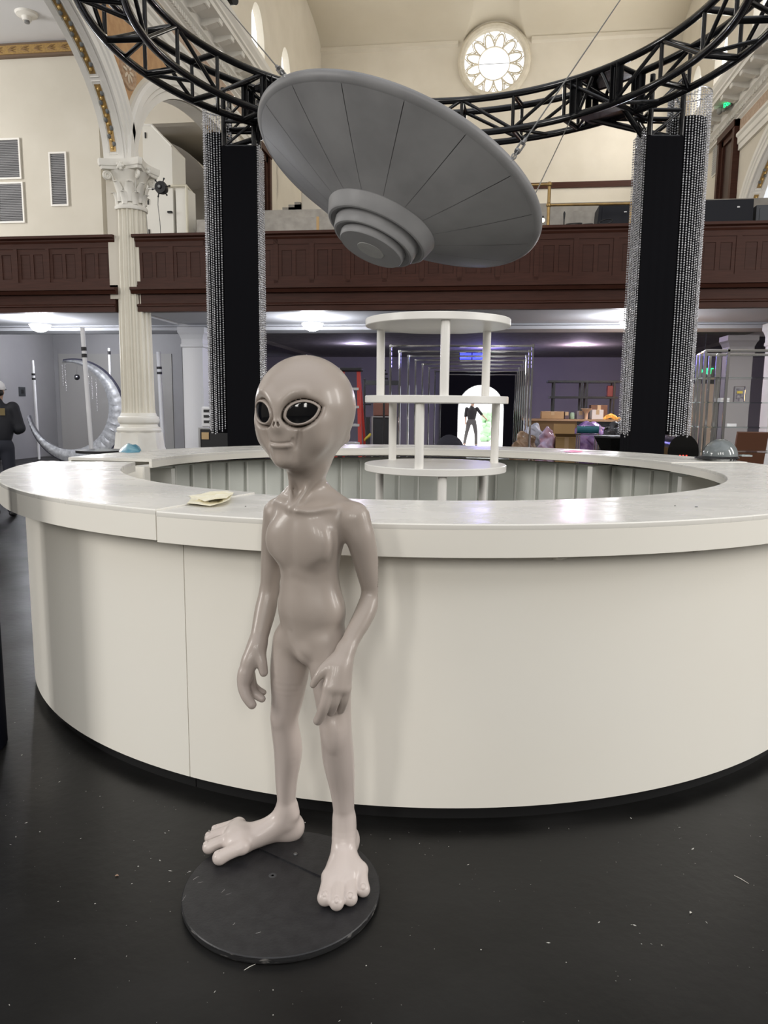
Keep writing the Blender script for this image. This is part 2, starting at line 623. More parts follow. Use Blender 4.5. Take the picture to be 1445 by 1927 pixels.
    prof = [(0.0, 7.70), (0.06, 7.70), (0.06, 7.83), (0.09, 7.85), (0.09, 7.98), (0.13, 8.02), (0.13, 8.08), (0.05, 8.10), (0.05, 8.42), (0.10, 8.46),
            (0.10, 8.50), (0.14, 8.52), (0.14, 8.63), (0.22, 8.68), (0.22, 8.86), (0.62, 8.86), (0.62, 8.95), (0.66, 8.97), (0.66, 9.02), (0.72, 9.10), (0.74, 9.18), (0.0, 9.26)]
    yl = 18.9 if side < 0 else 20.05                        # the lower mouldings stop at the door
    lower = [p for p in prof if p[1] <= 8.46] + [(0.0, 8.46)]
    upper = [(0.0, 8.46)] + [p for p in prof if p[1] >= 8.46]
    for nm, pf, ye in (('architrave', lower, yl), ('cornice', upper, y1)):
        m = MB()
        m.prism([(p[0], p[1]) for p in pf], 1, y0, ye)
        m.v = [(X - side * v[0], v[1], v[2]) for v in m.v]
        m.build(nm, M_WHITE, w, 20)
    fz = MB().bb((X - side * 0.05, y0, 8.13), (X - side * 0.056, yl, 8.40)).build('frieze_panel', mat('frieze_paint', (0.42, 0.30, 0.22), 0.7, col2=(0.52, 0.40, 0.31), scale=14), w)
    dn = MB()
    y = y0
    while y < y1 - 0.05:
        dn.bb((X - side * 0.14, y, 8.53), (X - side * 0.185, y + 0.055, 8.62))
        y += 0.10
    d_ = dn.build('dentils', M_WHITE, w)
    d_['kind'] = 'stuff'
    y = 9.6
    mm = None
    while y < y1:
        if mm is None:
            b = MB()
            b.prism([(0.0, -0.12), (0.10, -0.13), (0.30, -0.08), (0.36, -0.05), (0.38, 0.0), (0.0, 0.0)], 1, -0.09, 0.09)
            b.tube([(0.34, -0.10, -0.045), (0.34, 0.10, -0.045)], 0.035, 8)
            b.tube([(0.07, -0.10, -0.095), (0.07, 0.10, -0.095)], 0.045, 8)
            b.v = [(-side * v[0], v[1], v[2]) for v in b.v]
            mm = b.build('modillion', M_WHITE, w, 30)
        else:
            mm = mm.copy()
            COL.objects.link(mm)
        mm.location = (X - side * 0.22, y, 8.86)
        y += 0.68
    return w


WL_ = nave_wall(-1)
WR_ = nave_wall(1)


# door frames high on the side walls above the raked seating
def high_door(name, label, X, side, y0, y1, z0, z1):
    t = thing(name, label, 'door frame', (X - side * 0.001, (y0 + y1) / 2, z0))
    hy, h = (y1 - y0) / 2, z1 - z0
    m = MB()
    for s in (-1, 1):
        m.bb((0, s * hy, 0), (-side * 0.16, s * (hy - 0.16), h))
    m.bb((0, -hy, h), (-side * 0.18, hy, h - 0.16))
    m.build('frame', M_WOOD, t)
    m = MB()
    for s in (-1, 1):
        m.bb((0, s * (hy - 0.16), 0), (-side * 0.10, s * (hy - 0.30), h - 0.16))
    m.bb((0, -hy + 0.16, h - 0.16), (-side * 0.10, hy - 0.16, h - 0.30))
    m.build('inner_frame', M_WOOD, t)
    MB().bb((0, -hy + 0.30, 0), (-side * 0.05, hy - 0.30, h - 0.30)).build('panel', mat('dark_door_wood', (0.035, 0.014, 0.010), 0.45), t)
    return t


high_door('door_frame', 'dark wood door frame high on the right wall behind the black cases', XR, 1, 20.10, 21.45, 5.9, 8.44)
high_door('door_frame', 'dark wood door frame on the left wall half hidden by the saucer', XL, -1, 18.95, 20.0, 5.6, 8.0)

# ---- the rest of the hall around and behind the camera
M_HALL = mat('hall_rear_plaster', (0.30, 0.28, 0.25), 0.9)
struct(MB().bb((-15.2, -12.4, 0), (15.2, -12.2, 14)).build('wall_front', M_HALL))
struct(MB().bb((-15.4, -12.2, 0), (-15.2, 16.2, 14)).build('wall_outer_left', M_HALL))
struct(MB().bb((15.2, -12.2, 0), (15.4, 16.2, 14)).build('wall_outer_right', M_HALL))

# ---- aisle behind the left arcade ---------------------------------------------
aw = struct(MB().bb((-15, 16.0, 3.2), (-8.36, 16.2, 9.4)).build('wall_aisle', M_AISLE))
struct(MB().bb((-8.36, 16.2, 3.2), (-7.45, 16.4, 9.2)).bb((-7.45, 16.2, 7.45), (-6.19, 16.4, 9.2)).build('wall_aisle_return', M_CREAM))
struct(MB().bb((-9.5, 21.0, 3.2), (XL, 21.2, 9.0)).build('wall_aisle_end', M_AISLE))
av = MB()
av.add([(-7.84 + 1.72 * math.cos(PI * k / 24), y, 5.75 + 1.72 * math.sin(PI * k / 24)) for y in (17.1, 21.1) for k in range(25)], [(k, k + 1, 26 + k, 25 + k) for k in range(24)])
struct(av.build('ceiling_aisle_rear', M_CREAM, None, 40))
struct(MB().bb((-9.6, 16.4, 7.55), (-6.19, 21.2, 7.65)).build('ceiling_aisle_slab', M_CREAM))
struct(MB().bb((-15, 5.2, 9.08), (XL - WT, 16.2, 9.3)).build('ceiling_aisle', mat('aisle_ceiling', (0.66, 0.66, 0.67), 0.85)))
struct(MB().bb((XR + WT, 16.0, 3.2), (15.2, 16.2, 9.4)).build('wall_aisle_right', M_AISLE))
struct(MB().bb((XR + WT, 5.2, 9.08), (15.2, 16.2, 9.3)).build('ceiling_aisle_right', mat('aisle_ceiling', (0.66, 0.66, 0.67), 0.85)))
fr = struct(MB().bb((-15, 15.90, 8.80), (-6.4, 16.02, 9.07)).build('trim_4', mat('frieze_edge_brown', (0.15, 0.10, 0.065), 0.6)))
MB().bb((-15, 15.875, 8.845), (-6.4, 15.90, 9.02)).build('gilt_band', M_GOLD, fr)
x = -11.2
while x < -7.2:
    s = MB()
    for k in range(3):
        s.tube([(x + 0.02, 15.872, 8.92), (x + 0.10, 15.866, 8.93 + 0.03 * (k - 1)), (x + 0.20, 15.872, 8.93 + 0.055 * (k - 1))], [0.012, 0.018, 0.005], 5)
    s.build('leaf_scroll', mat('scroll_brown', (0.22, 0.13, 0.05), 0.5, 0.2), fr, 60)
    x += 0.30


def louver(name, label, x0, x1, z0, z1, Y=16.0, group=None):
    t = thing(name, label, 'vent', ((x0 + x1) / 2, Y, z0), group=group)
    hw, h = (x1 - x0) / 2, z1 - z0
    m = MB()
    for s in (-1, 1):
        m.bb((s * hw, 0, 0), (s * (hw - 0.035), -0.05, h))
    m.bb((-hw + 0.035, 0, 0), (hw - 0.035, -0.05, 0.035)).bb((-hw + 0.035, 0, h - 0.035), (hw - 0.035, -0.05, h))
    m.build('frame', M_WHITE, t)
    MB().bb((-hw + 0.03, -0.004, 0.03), (hw - 0.03, -0.010, h - 0.03)).build('backing', mat('vent_dark', (0.12, 0.12, 0.125), 0.8), t)
    s = MB()
    z = 0.05
    while z < h - 0.05:
        s.box((0, -0.025, z), (2 * hw - 0.07, 0.045, 0.006), M=Matrix.Rotation(0.7, 4, 'X'))
        z += 0.036
    o = s.build('slats', mat('vent_slat_grey', (0.36, 0.36, 0.37), 0.5), t)
    o['kind'] = 'stuff'
    return t


louver('wall_vent', 'narrow grey louvred vent on the aisle wall beside the fluted column', -9.53, -9.12, 5.75, 6.87)
louver('wall_vent', 'upper wide louvred vent at the left edge of the aisle wall', -10.85, -10.19, 6.34, 7.19)
louver('wall_vent', 'lower wide louvred vent at the left edge of the aisle wall', -10.80, -10.17, 5.42, 6.28)
sd = onZ(50, 25, 9.08)
t = thing('smoke_detector', 'round white detector on the aisle ceiling', 'detector', (sd.x, sd.y, 9.08))
MB().lathe([(0.0, 0), (0.22, 0), (0.20, -0.04), (0.10, -0.07), (0.08, -0.14), (0.0, -0.14)][::-1], 20).build('housing', M_WHITE, t, 40)
MB().lathe([(0.0, -0.19), (0.05, -0.18), (0.05, -0.14), (0, -0.14)], 12).build('sensor', mat('sensor_grey', (0.2, 0.2, 0.2), 0.5), t, 40)

# vent and exit sign on the right wall
t = thing('wall_vent', 'small grey vent plate on the right wall left of the dark door frame', 'vent', tuple(onX(1349, 300, XR)))
t.location.x = XR
MB().bb((-0.03, -0.30, -0.38), (0, 0.30, 0.38)).build('frame', M_WHITE, t)
o = MB()
for k in range(14):
    o.bb((-0.045, -0.27, -0.34 + k * 0.05), (-0.03, 0.27, -0.315 + k * 0.05))
o = o.build('slats', mat('vent_slat_grey', (0.36, 0.36, 0.37), 0.5), t)
o['kind'] = 'stuff'

# ---- corinthian column ---------------------------------------------------------
M_COL = mat('column_cream', (0.74, 0.70, 0.60), 0.5, col2=(0.70, 0.66, 0.56), scale=3)
M_COLW = mat('column_white', (0.80, 0.78, 0.72), 0.5, col2=(0.76, 0.73, 0.66), scale=6)


def column(name, label, loc):
    t = thing(name, label, 'column', loc)
    nf, per = 18, 8

    def flute(a):
        q = (a * nf / (2 * PI)) % 1.0
        return 1.0 - (0.11 * math.sqrt(max(0, 1 - ((q - 0.5) / 0.36) ** 2)) if abs(q - 0.5) < 0.36 else 0.0)
    n = nf * per
    prof = [(0.283, 1.32), (0.273, 1.40), (0.270, 1.8), (0.262, 2.8), (0.250, 3.8), (0.238, 4.55), (0.240, 4.62)]
    MB().lathe(prof, n, shape=flute).build('shaft', M_COL, t, 50)
    MB().lathe([(0.25, 1.0), (0.36, 1.0), (0.372, 1.04), (0.36, 1.08), (0.315, 1.10), (0.305, 1.14), (0.335, 1.17), (0.345, 1.22), (0.335, 1.26), (0.30, 1.28), (0.287, 1.33), (0.24, 1.33)], 48).build('base_moulding', M_COLW, t, 30)
    # flared octagonal plinth
    pl = MB()
    pr = [(0.58, 0.0), (0.58, 0.45), (0.47, 0.60), (0.41, 0.78), (0.385, 1.0), (0.0, 1.0)]
    pl.lathe(pr, 8, shape=lambda a: 1.0, a0=PI / 8, a1=PI / 8 + 2 * PI)
    pl.build('plinth', M_COLW, t, 20)
    # capital
    cap = MB().lathe([(0.20, 4.60), (0.262, 4.61), (0.27, 4.64), (0.262, 4.67), (0.225, 4.68), (0.215, 4.72), (0.225, 4.95), (0.25, 5.10), (0.31, 5.20), (0.29, 5.21)], 32).build('capital_bell', M_COLW, t, 40)

    def leaf(h, w, curl, r0, z0, ang):
        vs, fs = [], []
        N, K = 7, 4
        for i in range(N + 1):
            u = i / N
            wid = w * (0.55 + 0.75 * math.sin(PI * min(1, u * 0.85 + 0.1))) * (1 - 0.55 * max(0, u - 0.7) / 0.3)
            if i % 2:
                wid *= 0.82
            r = r0 + 0.015 + curl * u ** 3
            z = z0 + h * (u if u < 0.85 else 0.85 + (u - 0.85) * 0.2 - 0.9 * (u - 0.85) ** 2 * 4)
            for k in range(K + 1):
                v = k / K * 2 - 1
                rr = r + 0.018 * (1 - abs(v)) - 0.012 * v * v
                a = v * wid / r0
                vs.append((rr * math.cos(a), rr * math.sin(a), z))
        for i in range(N):
            for k in range(K):
                fs.append((i * (K + 1) + k, i * (K + 1) + k + 1, (i + 1) * (K + 1) + k + 1, (i + 1) * (K + 1) + k))
        m = MB()
        m.add(vs, fs, Matrix.Rotation(ang, 4, 'Z'))
        return m
    for k in range(8):
        leaf(0.22, 0.062, 0.075, 0.222, 4.68, 2 * PI * k / 8).build('acanthus_leaf', M_COLW, cap, 60)
        leaf(0.36, 0.062, 0.10, 0.226, 4.72, 2 * PI * (k + 0.5) / 8).build('acanthus_leaf', M_COLW, cap, 60)
    for k in range(4):
        a = PI / 4 + k * PI / 2
        v = MB()
        pts = []
        for j in range(26):
            q = j / 25
            th = q * 4.2 * PI
            rr = 0.070 * (1 - q * 0.82)
            pts.append((0.365 + rr * math.cos(-th + PI * 0.9), 0, 5.115 + rr * math.sin(-th + PI * 0.9)))
        v.tube([(0.225, 0, 4.88), (0.25, 0, 5.02), (0.29, 0, 5.12)] + pts, [0.016] * 3 + [0.022] * 26, 6)
        v.v = [tuple(Matrix.Rotation(a, 3, 'Z') @ Vector(p)) for p in v.v]
        v.build('volute', M_COLW, cap, 60)
        b = a + PI / 4
        f = MB()
        f.sphere((0.315 * math.cos(b), 0.315 * math.sin(b), 5.235), (0.05, 0.05, 0.055), 10, 6)
        for j in range(5):
            c = 2 * PI * j / 5
            f.sphere((0.33 * math.cos(b) - 0.045 * math.cos(c) * math.sin(b), 0.33 * math.sin(b) + 0.045 * math.cos(c) * math.cos(b), 5.235 + 0.045 * math.sin(c)), 0.026, 8, 5)
        f.build('rosette', M_COLW, cap, 60)
    # abacus with hollow sides
    poly = []
    for k in range(4):
        a = PI / 4 + k * PI / 2
        c1 = Vector((0.50 * math.cos(a - 0.07), 0.50 * math.sin(a - 0.07)))
        c2 = Vector((0.50 * math.cos(a + 0.07), 0.50 * math.sin(a + 0.07)))
        nx_ = Vector((0.50 * math.cos(a + PI / 2 - 0.07), 0.50 * math.sin(a + PI / 2 - 0.07)))
        poly += [c1, c2]
        for j in range(1, 8):
            q = j / 8
            p = c2.lerp(nx_, q)
            nrm = Vector((math.cos(a + PI / 4), math.sin(a + PI / 4)))
            poly.append(p - nrm * 0.065 * math.sin(PI * q))
    ab = MB()
    np_ = len(poly)
    lv = [(0.90, 5.20), (0.93, 5.24), (0.97, 5.25), (1.0, 5.29), (1.0, 5.35)]
    vs = [(p.x * s, p.y * s, z) for s, z in lv for p in poly]
    fs = [(i * np_ + k, i * np_ + (k + 1) % np_, (i + 1) * np_ + (k + 1) % np_, (i + 1) * np_ + k) for i in range(len(lv) - 1) for k in range(np_)]
    fs += [tuple(range(np_))[::-1], tuple((len(lv) - 1) * np_ + k for k in range(np_))]
    ab.add(vs, fs).build('abacus', M_COLW, t, 25)
    return t


COLX = -5.83
column('fluted_column', 'tall cream fluted column with a leafy corinthian capital left of the black tower', (COLX - 0.02, 12.15, 0))

# ---- balcony front ---------------------------------------------------------------
M_BOARD = mat('panel_board_wood', (0.042, 0.0145, 0.009), 0.5, spec=0.25, col2=(0.056, 0.020, 0.013), scale=3, stretch=(1, 1, 12))


def balcony(name, label, x0, x1, first, pitch):
    Y = 12.0
    t = thing(name, label, 'balcony', ((x0 + x1) / 2, Y, 2.99))
    W_ = dict(parent=t, world_co=True)

    def run(prof, nm, e=0.0):
        m = MB()
        m.prism(prof, 0, x0 - e, x1 + e)
        return m.build(nm, M_WOOD, t, None, True)
    run([(Y + 0.12, 4.10), (Y - 0.03, 4.10), (Y - 0.05, 4.13), (Y - 0.05, 4.15), (Y - 0.10, 4.17), (Y - 0.10, 4.21), (Y + 0.16, 4.22)], 'handrail', 0.03)
    run([(Y + 0.12, 3.36), (Y + 0.0, 3.36), (Y, 4.10), (Y + 0.12, 4.10)], 'parapet')
    run([(Y + 0.10, 3.27), (Y - 0.10, 3.27), (Y - 0.13, 3.32), (Y - 0.16, 3.33), (Y - 0.16, 3.37), (Y - 0.03, 3.39), (Y - 0.03, 3.42), (Y + 0.1, 3.42)], 'middle_moulding', 0.06)
    run([(Y + 0.10, 2.99), (Y - 0.035, 2.99), (Y - 0.035, 3.07), (Y - 0.055, 3.08), (Y - 0.055, 3.10), (Y - 0.02, 3.12), (Y - 0.02, 3.27), (Y + 0.1, 3.27)], 'fascia', 0.0)
    # raised stiles and rails around recessed boards
    st = run([(Y + 0.01, 4.02), (Y - 0.025, 4.02), (Y - 0.025, 4.10), (Y + 0.01, 4.10)], 'top_rail')
    run([(Y + 0.01, 3.42), (Y - 0.025, 3.42), (Y - 0.025, 3.475), (Y + 0.01, 3.475)], 'bottom_rail')
    x = first
    pan = None
    while x + 0.51 < x1 + 0.02:
        if x > x0 - 0.01:
            m = MB()
            # inner frame and two sunk boards, built around x = 0
            m.bb((0, Y + 0.005, 3.475), (0.055, Y - 0.012, 4.02)).bb((0.455, Y + 0.005, 3.475), (0.51, Y - 0.012, 4.02))
            m.bb((0.055, Y + 0.005, 3.93), (0.455, Y - 0.012, 4.02)).bb((0.055, Y + 0.005, 3.475), (0.455, Y - 0.012, 3.53))
            m.bb((0.225, Y + 0.005, 3.53), (0.285, Y - 0.012, 3.93))
            m.v = [(v[0] + x, v[1], v[2]) for v in m.v]
            p = m.build('panel_frame', M_WOOD, t, None, True)
            for (a, b) in ((0.055, 0.225), (0.285, 0.455)):
                q = MB().bb((x + a + 0.012, Y + 0.004, 3.545), (x + b - 0.012, Y - 0.004, 3.915))
                bo = q.build('board', M_BOARD, p, None, True)
            s = MB().bb((x + 0.51, Y + 0.005, 3.42), (x + pitch, Y - 0.025, 4.10))
            s.build('stile', M_WOOD, t, None, True)
        x += pitch
    return t


balcony('gallery_parapet', 'long dark red panelled balcony front behind the saucer', -5.72, 6.4, -5.66, 0.585)
balcony('gallery_parapet', 'short dark red panelled balcony front left of the fluted column', -9.6, -6.10, -9.525, 0.5725)
struct(MB().bb((-14, 12.12, 3.0), (-5.9, 15.9, 3.2)).bb((-5.7, 12.12, 3.0), (7.5, 14.9, 3.2)).build('ceiling_under_balcony', mat('soffit_paint', (0.55, 0.55, 0.57), 0.8)))
struct(MB().bb((-14, 14.2, 3.42), (13, 26.9, 3.55)).build('ceiling_rear', M_DIMW))
bm_ = MB()
bm_.prism([(14.2, 3.55), (14.2, 3.05), (14.12, 3.03), (14.10, 2.97), (14.02, 2.95), (14.0, 2.89), (14.45, 2.87), (14.45, 3.55)], 0, -12.2, 12)
struct(bm_.build('trim_5', mat('soffit_trim', (0.62, 0.62, 0.64), 0.6)))
cr = MB().prism([(26.8, 3.46), (26.55, 3.46), (26.6, 3.38), (26.70, 3.33), (26.72, 3.22), (26.8, 3.20)], 0, -12, 12)
struct(cr.build('trim_6', mat('crown_grey', (0.36, 0.35, 0.37), 0.6)))
# ceiling beams of the rear hall
be = MB()
for x in (-6.6, 5.6):
    be.bb((x - 0.22, 14.4, 3.25), (x + 0.22, 26.7, 3.45))
be.bb((-8.0, 20.0, 3.28), (11.9, 20.4, 3.45))
struct(be.build('trim_7', M_DIMW))

# raked tiers and stairs above the balcony
tier = struct(MB().bb((-5.84, 15.0, 3.2), (5.99, 26.75, 5.16)).build('floor_balcony', M_CONC))
for k in range(2):
    MB().bb((-5.84, 15.6 + 1.2 * k, 5.24 + 0.22 * k), (5.99, 26.7, 5.46 + 0.22 * k)).build('tier', M_CONC, tier)
st = thing('balcony_stair', 'grey concrete stair rising along the balcony seating behind the black tower', 'stair', (-4.7, 17.2, 5.68))
for k in range(6):
    MB().bb((-5.05 + 0.14 * k, 17.1, 5.68), (-4.21, 17.9, 5.73 + 0.055 * k)).build('step', M_CONC, st, None, True)
bw = thing('stair_wall', 'low cream wall block beside the balcony stair', 'wall', (-3.9, 17.4, 5.68))
MB().bbev((-4.18, 17.05, 5.68), (-3.0, 18.0, 6.35), 0.02).build('block', M_CREAM, bw, None, True)
MB().bbev((-4.19, 17.02, 6.35), (-2.98, 18.03, 6.40), 0.01).build('coping', M_CREAM, bw, None, True)

# ---- rear hall: side walls, square pillars -----------------------------------------
struct(MB().bb((-12.3, 9.5, 0), (-12.1, 20.2, 3.5)).build('wall_far_left', M_GREYW))
lw = struct(MB().bb((-12.2, 20.0, 0), (-8.1, 20.2, 3.5)).build('wall_left_rear', M_GREYW))
MB().bb((-11.95, 19.97, 0.15), (-8.6, 20.0, 2.85)).build('wall_panel', mat('wall_panel_grey', (0.36, 0.355, 0.35), 0.8), lw)
struct(MB().bb((-12.1, 19.95, 0), (-8.1, 20.0, 0.14)).build('baseboard_left', mat('baseboard_grey', (0.38, 0.38, 0.39), 0.6)))
struct(MB().bb((-8.3, 20.0, 0), (-8.1, 26.8, 3.5)).build('wall_left_return', M_DIMW))
struct(MB().bb((12.0, 9.5, 0), (12.2, 26.9, 3.5)).build('wall_far_right', M_DIMW))


def pillar(label, x, y, w, m):
    t = thing('square_pillar', label, 'pillar', (x, y, 0))
    MB().bb((-w / 2, -w / 2, 0.2), (w / 2, w / 2, 2.62)).build('shaft', m, t)
    MB().bb((-w / 2 - 0.03, -w / 2 - 0.03, 0), (w / 2 + 0.03, w / 2 + 0.03, 0.2)).build('base', m, t)
    c = MB()
    c.lathe([(0.5, 0), (0.56, 0.02), (0.56, 0.06), (0.53, 0.08), (0.53, 0.16), (0.60, 0.24), (0.66, 0.28), (0.66, 0.38)], 4, a0=PI / 4, a1=PI / 4 + 2 * PI)
    c.v = [(v[0] * w * 1.4142, v[1] * w * 1.4142, v[2] + 2.55) for v in c.v]
    c.build('capital', m, t)
    return t


M_PIL = mat('pillar_white', (0.72, 0.72, 0.74), 0.5)
pillar('bright white square pillar beside the left bead curtain', -5.54, 14.05, 0.40, M_PIL)
pillar('grey square pillar behind the chrome display rack', 5.02, 16.0, 0.44, mat('pillar_grey', (0.40, 0.40, 0.41), 0.5))
pillar('white square pillar cut by the right edge of the picture', 4.95, 13.6, 0.36, M_PIL)


# ---- bowl lamps ---------------------------------------------------------------------
def bowl_lamp(label, px, py, power):
    p = onY(px, py, 13.0)
    t = thing('bowl_lamp', label, 'lamp', (p.x, 13.0, 3.0), group='bowl lamps under the balcony')
    gl = mat('lit_bowl_glass', (0.9, 0.9, 0.88), 0.4, emit=(1.0, 0.97, 0.93), estr=4.0)
    b = [(0.0, -0.235), (0.05, -0.23), (0.11, -0.205), (0.155, -0.165), (0.185, -0.12), (0.19, -0.10), (0.18, -0.10), (0.0, -0.13)]
    MB().lathe(b, 28).build('bowl', gl, t, 50)
    MB().lathe([(0.012, -0.13), (0.012, -0.03), (0.07, -0.02), (0.07, 0.0), (0.0, 0.0)], 14).build('stem', M_WHITE, t, 40)
    d = bpy.data.lights.new('bowl_light', 'POINT')
    d.energy, d.shadow_soft_size, d.color = power, 0.15, (0.90, 0.93, 1.0)
    o = bpy.data.objects.new('bowl_light', d)
    COL.objects.link(o)
    o.location = (0, 0, -0.34)
    o.parent = t
    return t


bowl_lamp('lit bowl lamp hanging left of the fluted column', 75, 606, 90)
bowl_lamp('lit bowl lamp hanging above the alien statue', 588, 606, 70)
bowl_lamp('lit bowl lamp partly behind the right black tower', 1188, 603, 80)


# unseen fill lamps added behind the beam to brighten the rear hall
def add_fill_lamp(label, x, y, power, color):
    t = thing('fill_lamp', label, 'lamp', (x, y, 3.42), group='added fill lamps of the rear hall')
    MB().lathe([(0.0, -0.07), (0.12, -0.065), (0.17, -0.03), (0.17, 0.0)], 20).build('glass', mat('fill_lamp_glass', (0.9, 0.9, 0.9), 0.4, emit=(0.95, 0.95, 1.0), estr=2.0), t, 50)
    MB().lathe([(0.19, 0.0), (0.19, -0.02), (0.165, -0.02)], 20).build('ring', M_STEEL, t, 40)
    d = bpy.data.lights.new('fill_light', 'POINT')
    d.energy, d.shadow_soft_size, d.color = power, 0.2, color
    o = bpy.data.objects.new('fill_light', d)
    COL.objects.link(o)
    o.location = (0, 0, -0.25)
    o.parent = t
    return t


add_fill_lamp('unseen fill lamp added in the rear hall above the crescent moon', -9.8, 17.6, 120, (0.96, 0.97, 1.0))
add_fill_lamp('unseen fill lamp added in the rear hall behind the alien head', -3.6, 21.0, 90, (0.72, 0.66, 1.0))
add_fill_lamp('unseen fill lamp added in the rear hall above the black shelving', 2.6, 21.5, 185, (0.86, 0.68, 0.95))
add_fill_lamp('unseen fill lamp added in the rear hall near the green exit sign', 7.6, 15.5, 130, (1.0, 0.92, 0.85))

# ================================================================== THE ROUND BAR
BC = Vector((-0.409, 4.806, 0))
R_BASE, R_TOP, R_HOLE, Z_TOP, T_TOP = 2.314, 2.432, 1.824, 1.119, 0.112
M_BAR = mat('bar_white_laminate', (0.845, 0.815, 0.74), 0.38, col2=(0.85, 0.825, 0.755), scale=1.5, spec=0.4)
M_BART = mat('bar_top_white', (0.82, 0.80, 0.745), 0.22, col2=(0.78, 0.76, 0.71), scale=2.5, rough2=0.34, bump=0.012, bscale=14, stretch=(1, 3, 1))
M_BARIN = mat('bar_inner_panel', (0.66, 0.685, 0.64), 0.5, col2=(0.70, 0.72, 0.68), scale=2)
M_KICK = mat('bar_black_kick', (0.003, 0.003, 0.0035), 0.7)


def ang(px, py, z):
    p = onZ(px, py, z)
    return math.atan2(p.y - BC.y, p.x - BC.x)


A_SEAM_TOP = ang(297, 961, Z_TOP)                  # joint in the top
A_SEAM = ang(348, 1440, 0.12)                       # joint in the front panel
A_END = ang(59.5, 869.3, Z_TOP) % (2 * PI)          # where the front part ends at the left
A_BACK = A_END - 0.16                               # where the rear part begins
A_JOIN = ang(1420, 870, Z_TOP)                      # joint between front and rear part at the right
if A_SEAM_TOP < 0:
    A_SEAM_TOP += 2 * PI
if A_SEAM < 0:
    A_SEAM += 2 * PI


def arc_panel(m, r0, r1, z0, z1, a0, a1):
    n = max(4, int((a1 - a0) / 0.03))
    return m.ring((BC.x, BC.y, 0), r0, r1, z0, z1, a0, a1, n)


def bar_unit(label, a0, a1, inner=False):
    """curved white front with a black toe kick; the rear unit shows its ribbed inside"""
    am = (a0 + a1) / 2
    t = thing('bar_unit', label, 'bar', (BC.x + 2.1 * math.cos(am), BC.y + 2.1 * math.sin(am), 0), group='curved units of the round bar')
    arc_panel(MB(), R_BASE - 0.02, R_BASE, 0.06, Z_TOP - T_TOP + 0.001, a0 + 0.0008, a1 - 0.0008).build('front_panel', M_BAR, t, 30, True)
    arc_panel(MB(), R_BASE - 0.09, R_BASE - 0.035, 0.0, 0.075, a0 + 0.001, a1 - 0.001).build('toe_kick', M_KICK, t, 30, True)
    return t


FRONT_A0, FRONT_A1 = A_JOIN, 2 * PI                 # right part, going round the front
u_left = bar_unit('left curved bar unit ending at the bar entrance, seam beside the alien', A_END % (2 * PI), A_SEAM)
u_front = bar_unit('wide front bar unit right behind the alien statue', A_SEAM, A_JOIN + 2 * PI)
u_rear = bar_unit('rear bar unit with ribbed inside below the far counter', A_JOIN, A_BACK)
# end panel at the entrance
e = MB()
for (a, r0, r1) in ((A_BACK, R_HOLE + 0.02, R_BASE),):
    ca, sa = math.cos(a), math.sin(a)
    nx_, ny_ = -sa * 0.012, ca * 0.012
    e.add([(BC.x + r * ca + s * nx_, BC.y + r * sa + s * ny_, z) for z in (0.02, Z_TOP - 0.05) for r, s in ((r0, -1), (r1, -1), (r1, 1), (r0, 1))],
          [(0, 3, 2, 1), (4, 5, 6, 7), (0, 1, 5, 4), (1, 2, 6, 5), (2, 3, 7, 6), (3, 0, 4, 7)])
e.build('end_panel', M_BAR, u_rear, None, True)
# cabinet inside of the rear unit
a_cab0, a_cab1 = A_JOIN + 0.02, ang(313, 900, 1.0) % (2 * PI)
arc_panel(MB(), 2.215, 2.23, 0.08, Z_TOP - T_TOP, A_JOIN + 0.01, A_BACK - 0.01).build('back_panel', M_BARIN, u_rear, 30, True)
arc_panel(MB(), R_HOLE + 0.02, R_HOLE + 0.035, 0.02, Z_TOP - 0.045, a_cab1, A_BACK).build('cabinet_side', M_BAR, u_rear, 30, True)
n_rib = 34
for k in range(n_rib):
    a = A_JOIN + 0.06 + (a_cab1 - A_JOIN - 0.08) * k / (n_rib - 1)
    M = Matrix.Translation((BC.x, BC.y, 0)) @ Matrix.Rotation(a, 4, 'Z')
    b = MB()
    b.box((2.200, 0, 0.55), (0.030, 0.016, 0.90))
    b.v = [tuple(M @ Vector(v)) for v in b.v]
    b.build('rib', mat('rib_pale', (0.78, 0.79, 0.75), 0.5), u_rear, None, True)
for px in (1112, 1284, 322, 915):
    a = ang(px, 905 if px != 915 else 900, 0.9)
    p = onZ(px, 900, 0.9)
    d = ray(px, 900)
    # intersect the sight line with the inner face of the rear unit
    A_, B_, C_ = d.x ** 2 + d.y ** 2, -2 * (d.x * BC.x + d.y * BC.y), BC.x ** 2 + BC.y ** 2 - 1.93 ** 2
    tt = (-B_ + math.sqrt(B_ * B_ - 4 * A_ * C_)) / (2 * A_)
    a = math.atan2(d.y * tt - BC.y, d.x * tt - BC.x)
    M = Matrix.Translation((BC.x, BC.y, 0)) @ Matrix.Rotation(a, 4, 'Z')
    b = MB().box((1.94, 0, 0.54), (0.06, 0.045, 0.96))
    b.box((2.08, 0, 0.54), (0.26, 0.018, 0.96))
    b.v = [tuple(M @ Vector(v)) for v in b.v]
    b.build('post', mat('post_white', (0.80, 0.80, 0.76), 0.45), u_rear, None, True)
# small brackets under the overhang
for px in (1038, 1350):
    a = ang(px, 1030, Z_TOP - T_TOP)
    M = Matrix.Translation((BC.x, BC.y, 0)) @ Matrix.Rotation(a, 4, 'Z')
    b = MB()
    b.prism([(R_BASE, 0.0), (R_BASE + 0.05, 0.0), (R_BASE + 0.045, -0.02), (R_BASE, -0.035)], 1, -0.018, 0.018)
    b.v = [tuple(M @ Vector((v[0], v[1], v[2] + Z_TOP - T_TOP))) for v in b.v]
    b.build('bracket', M_BAR, u_front, None, True)


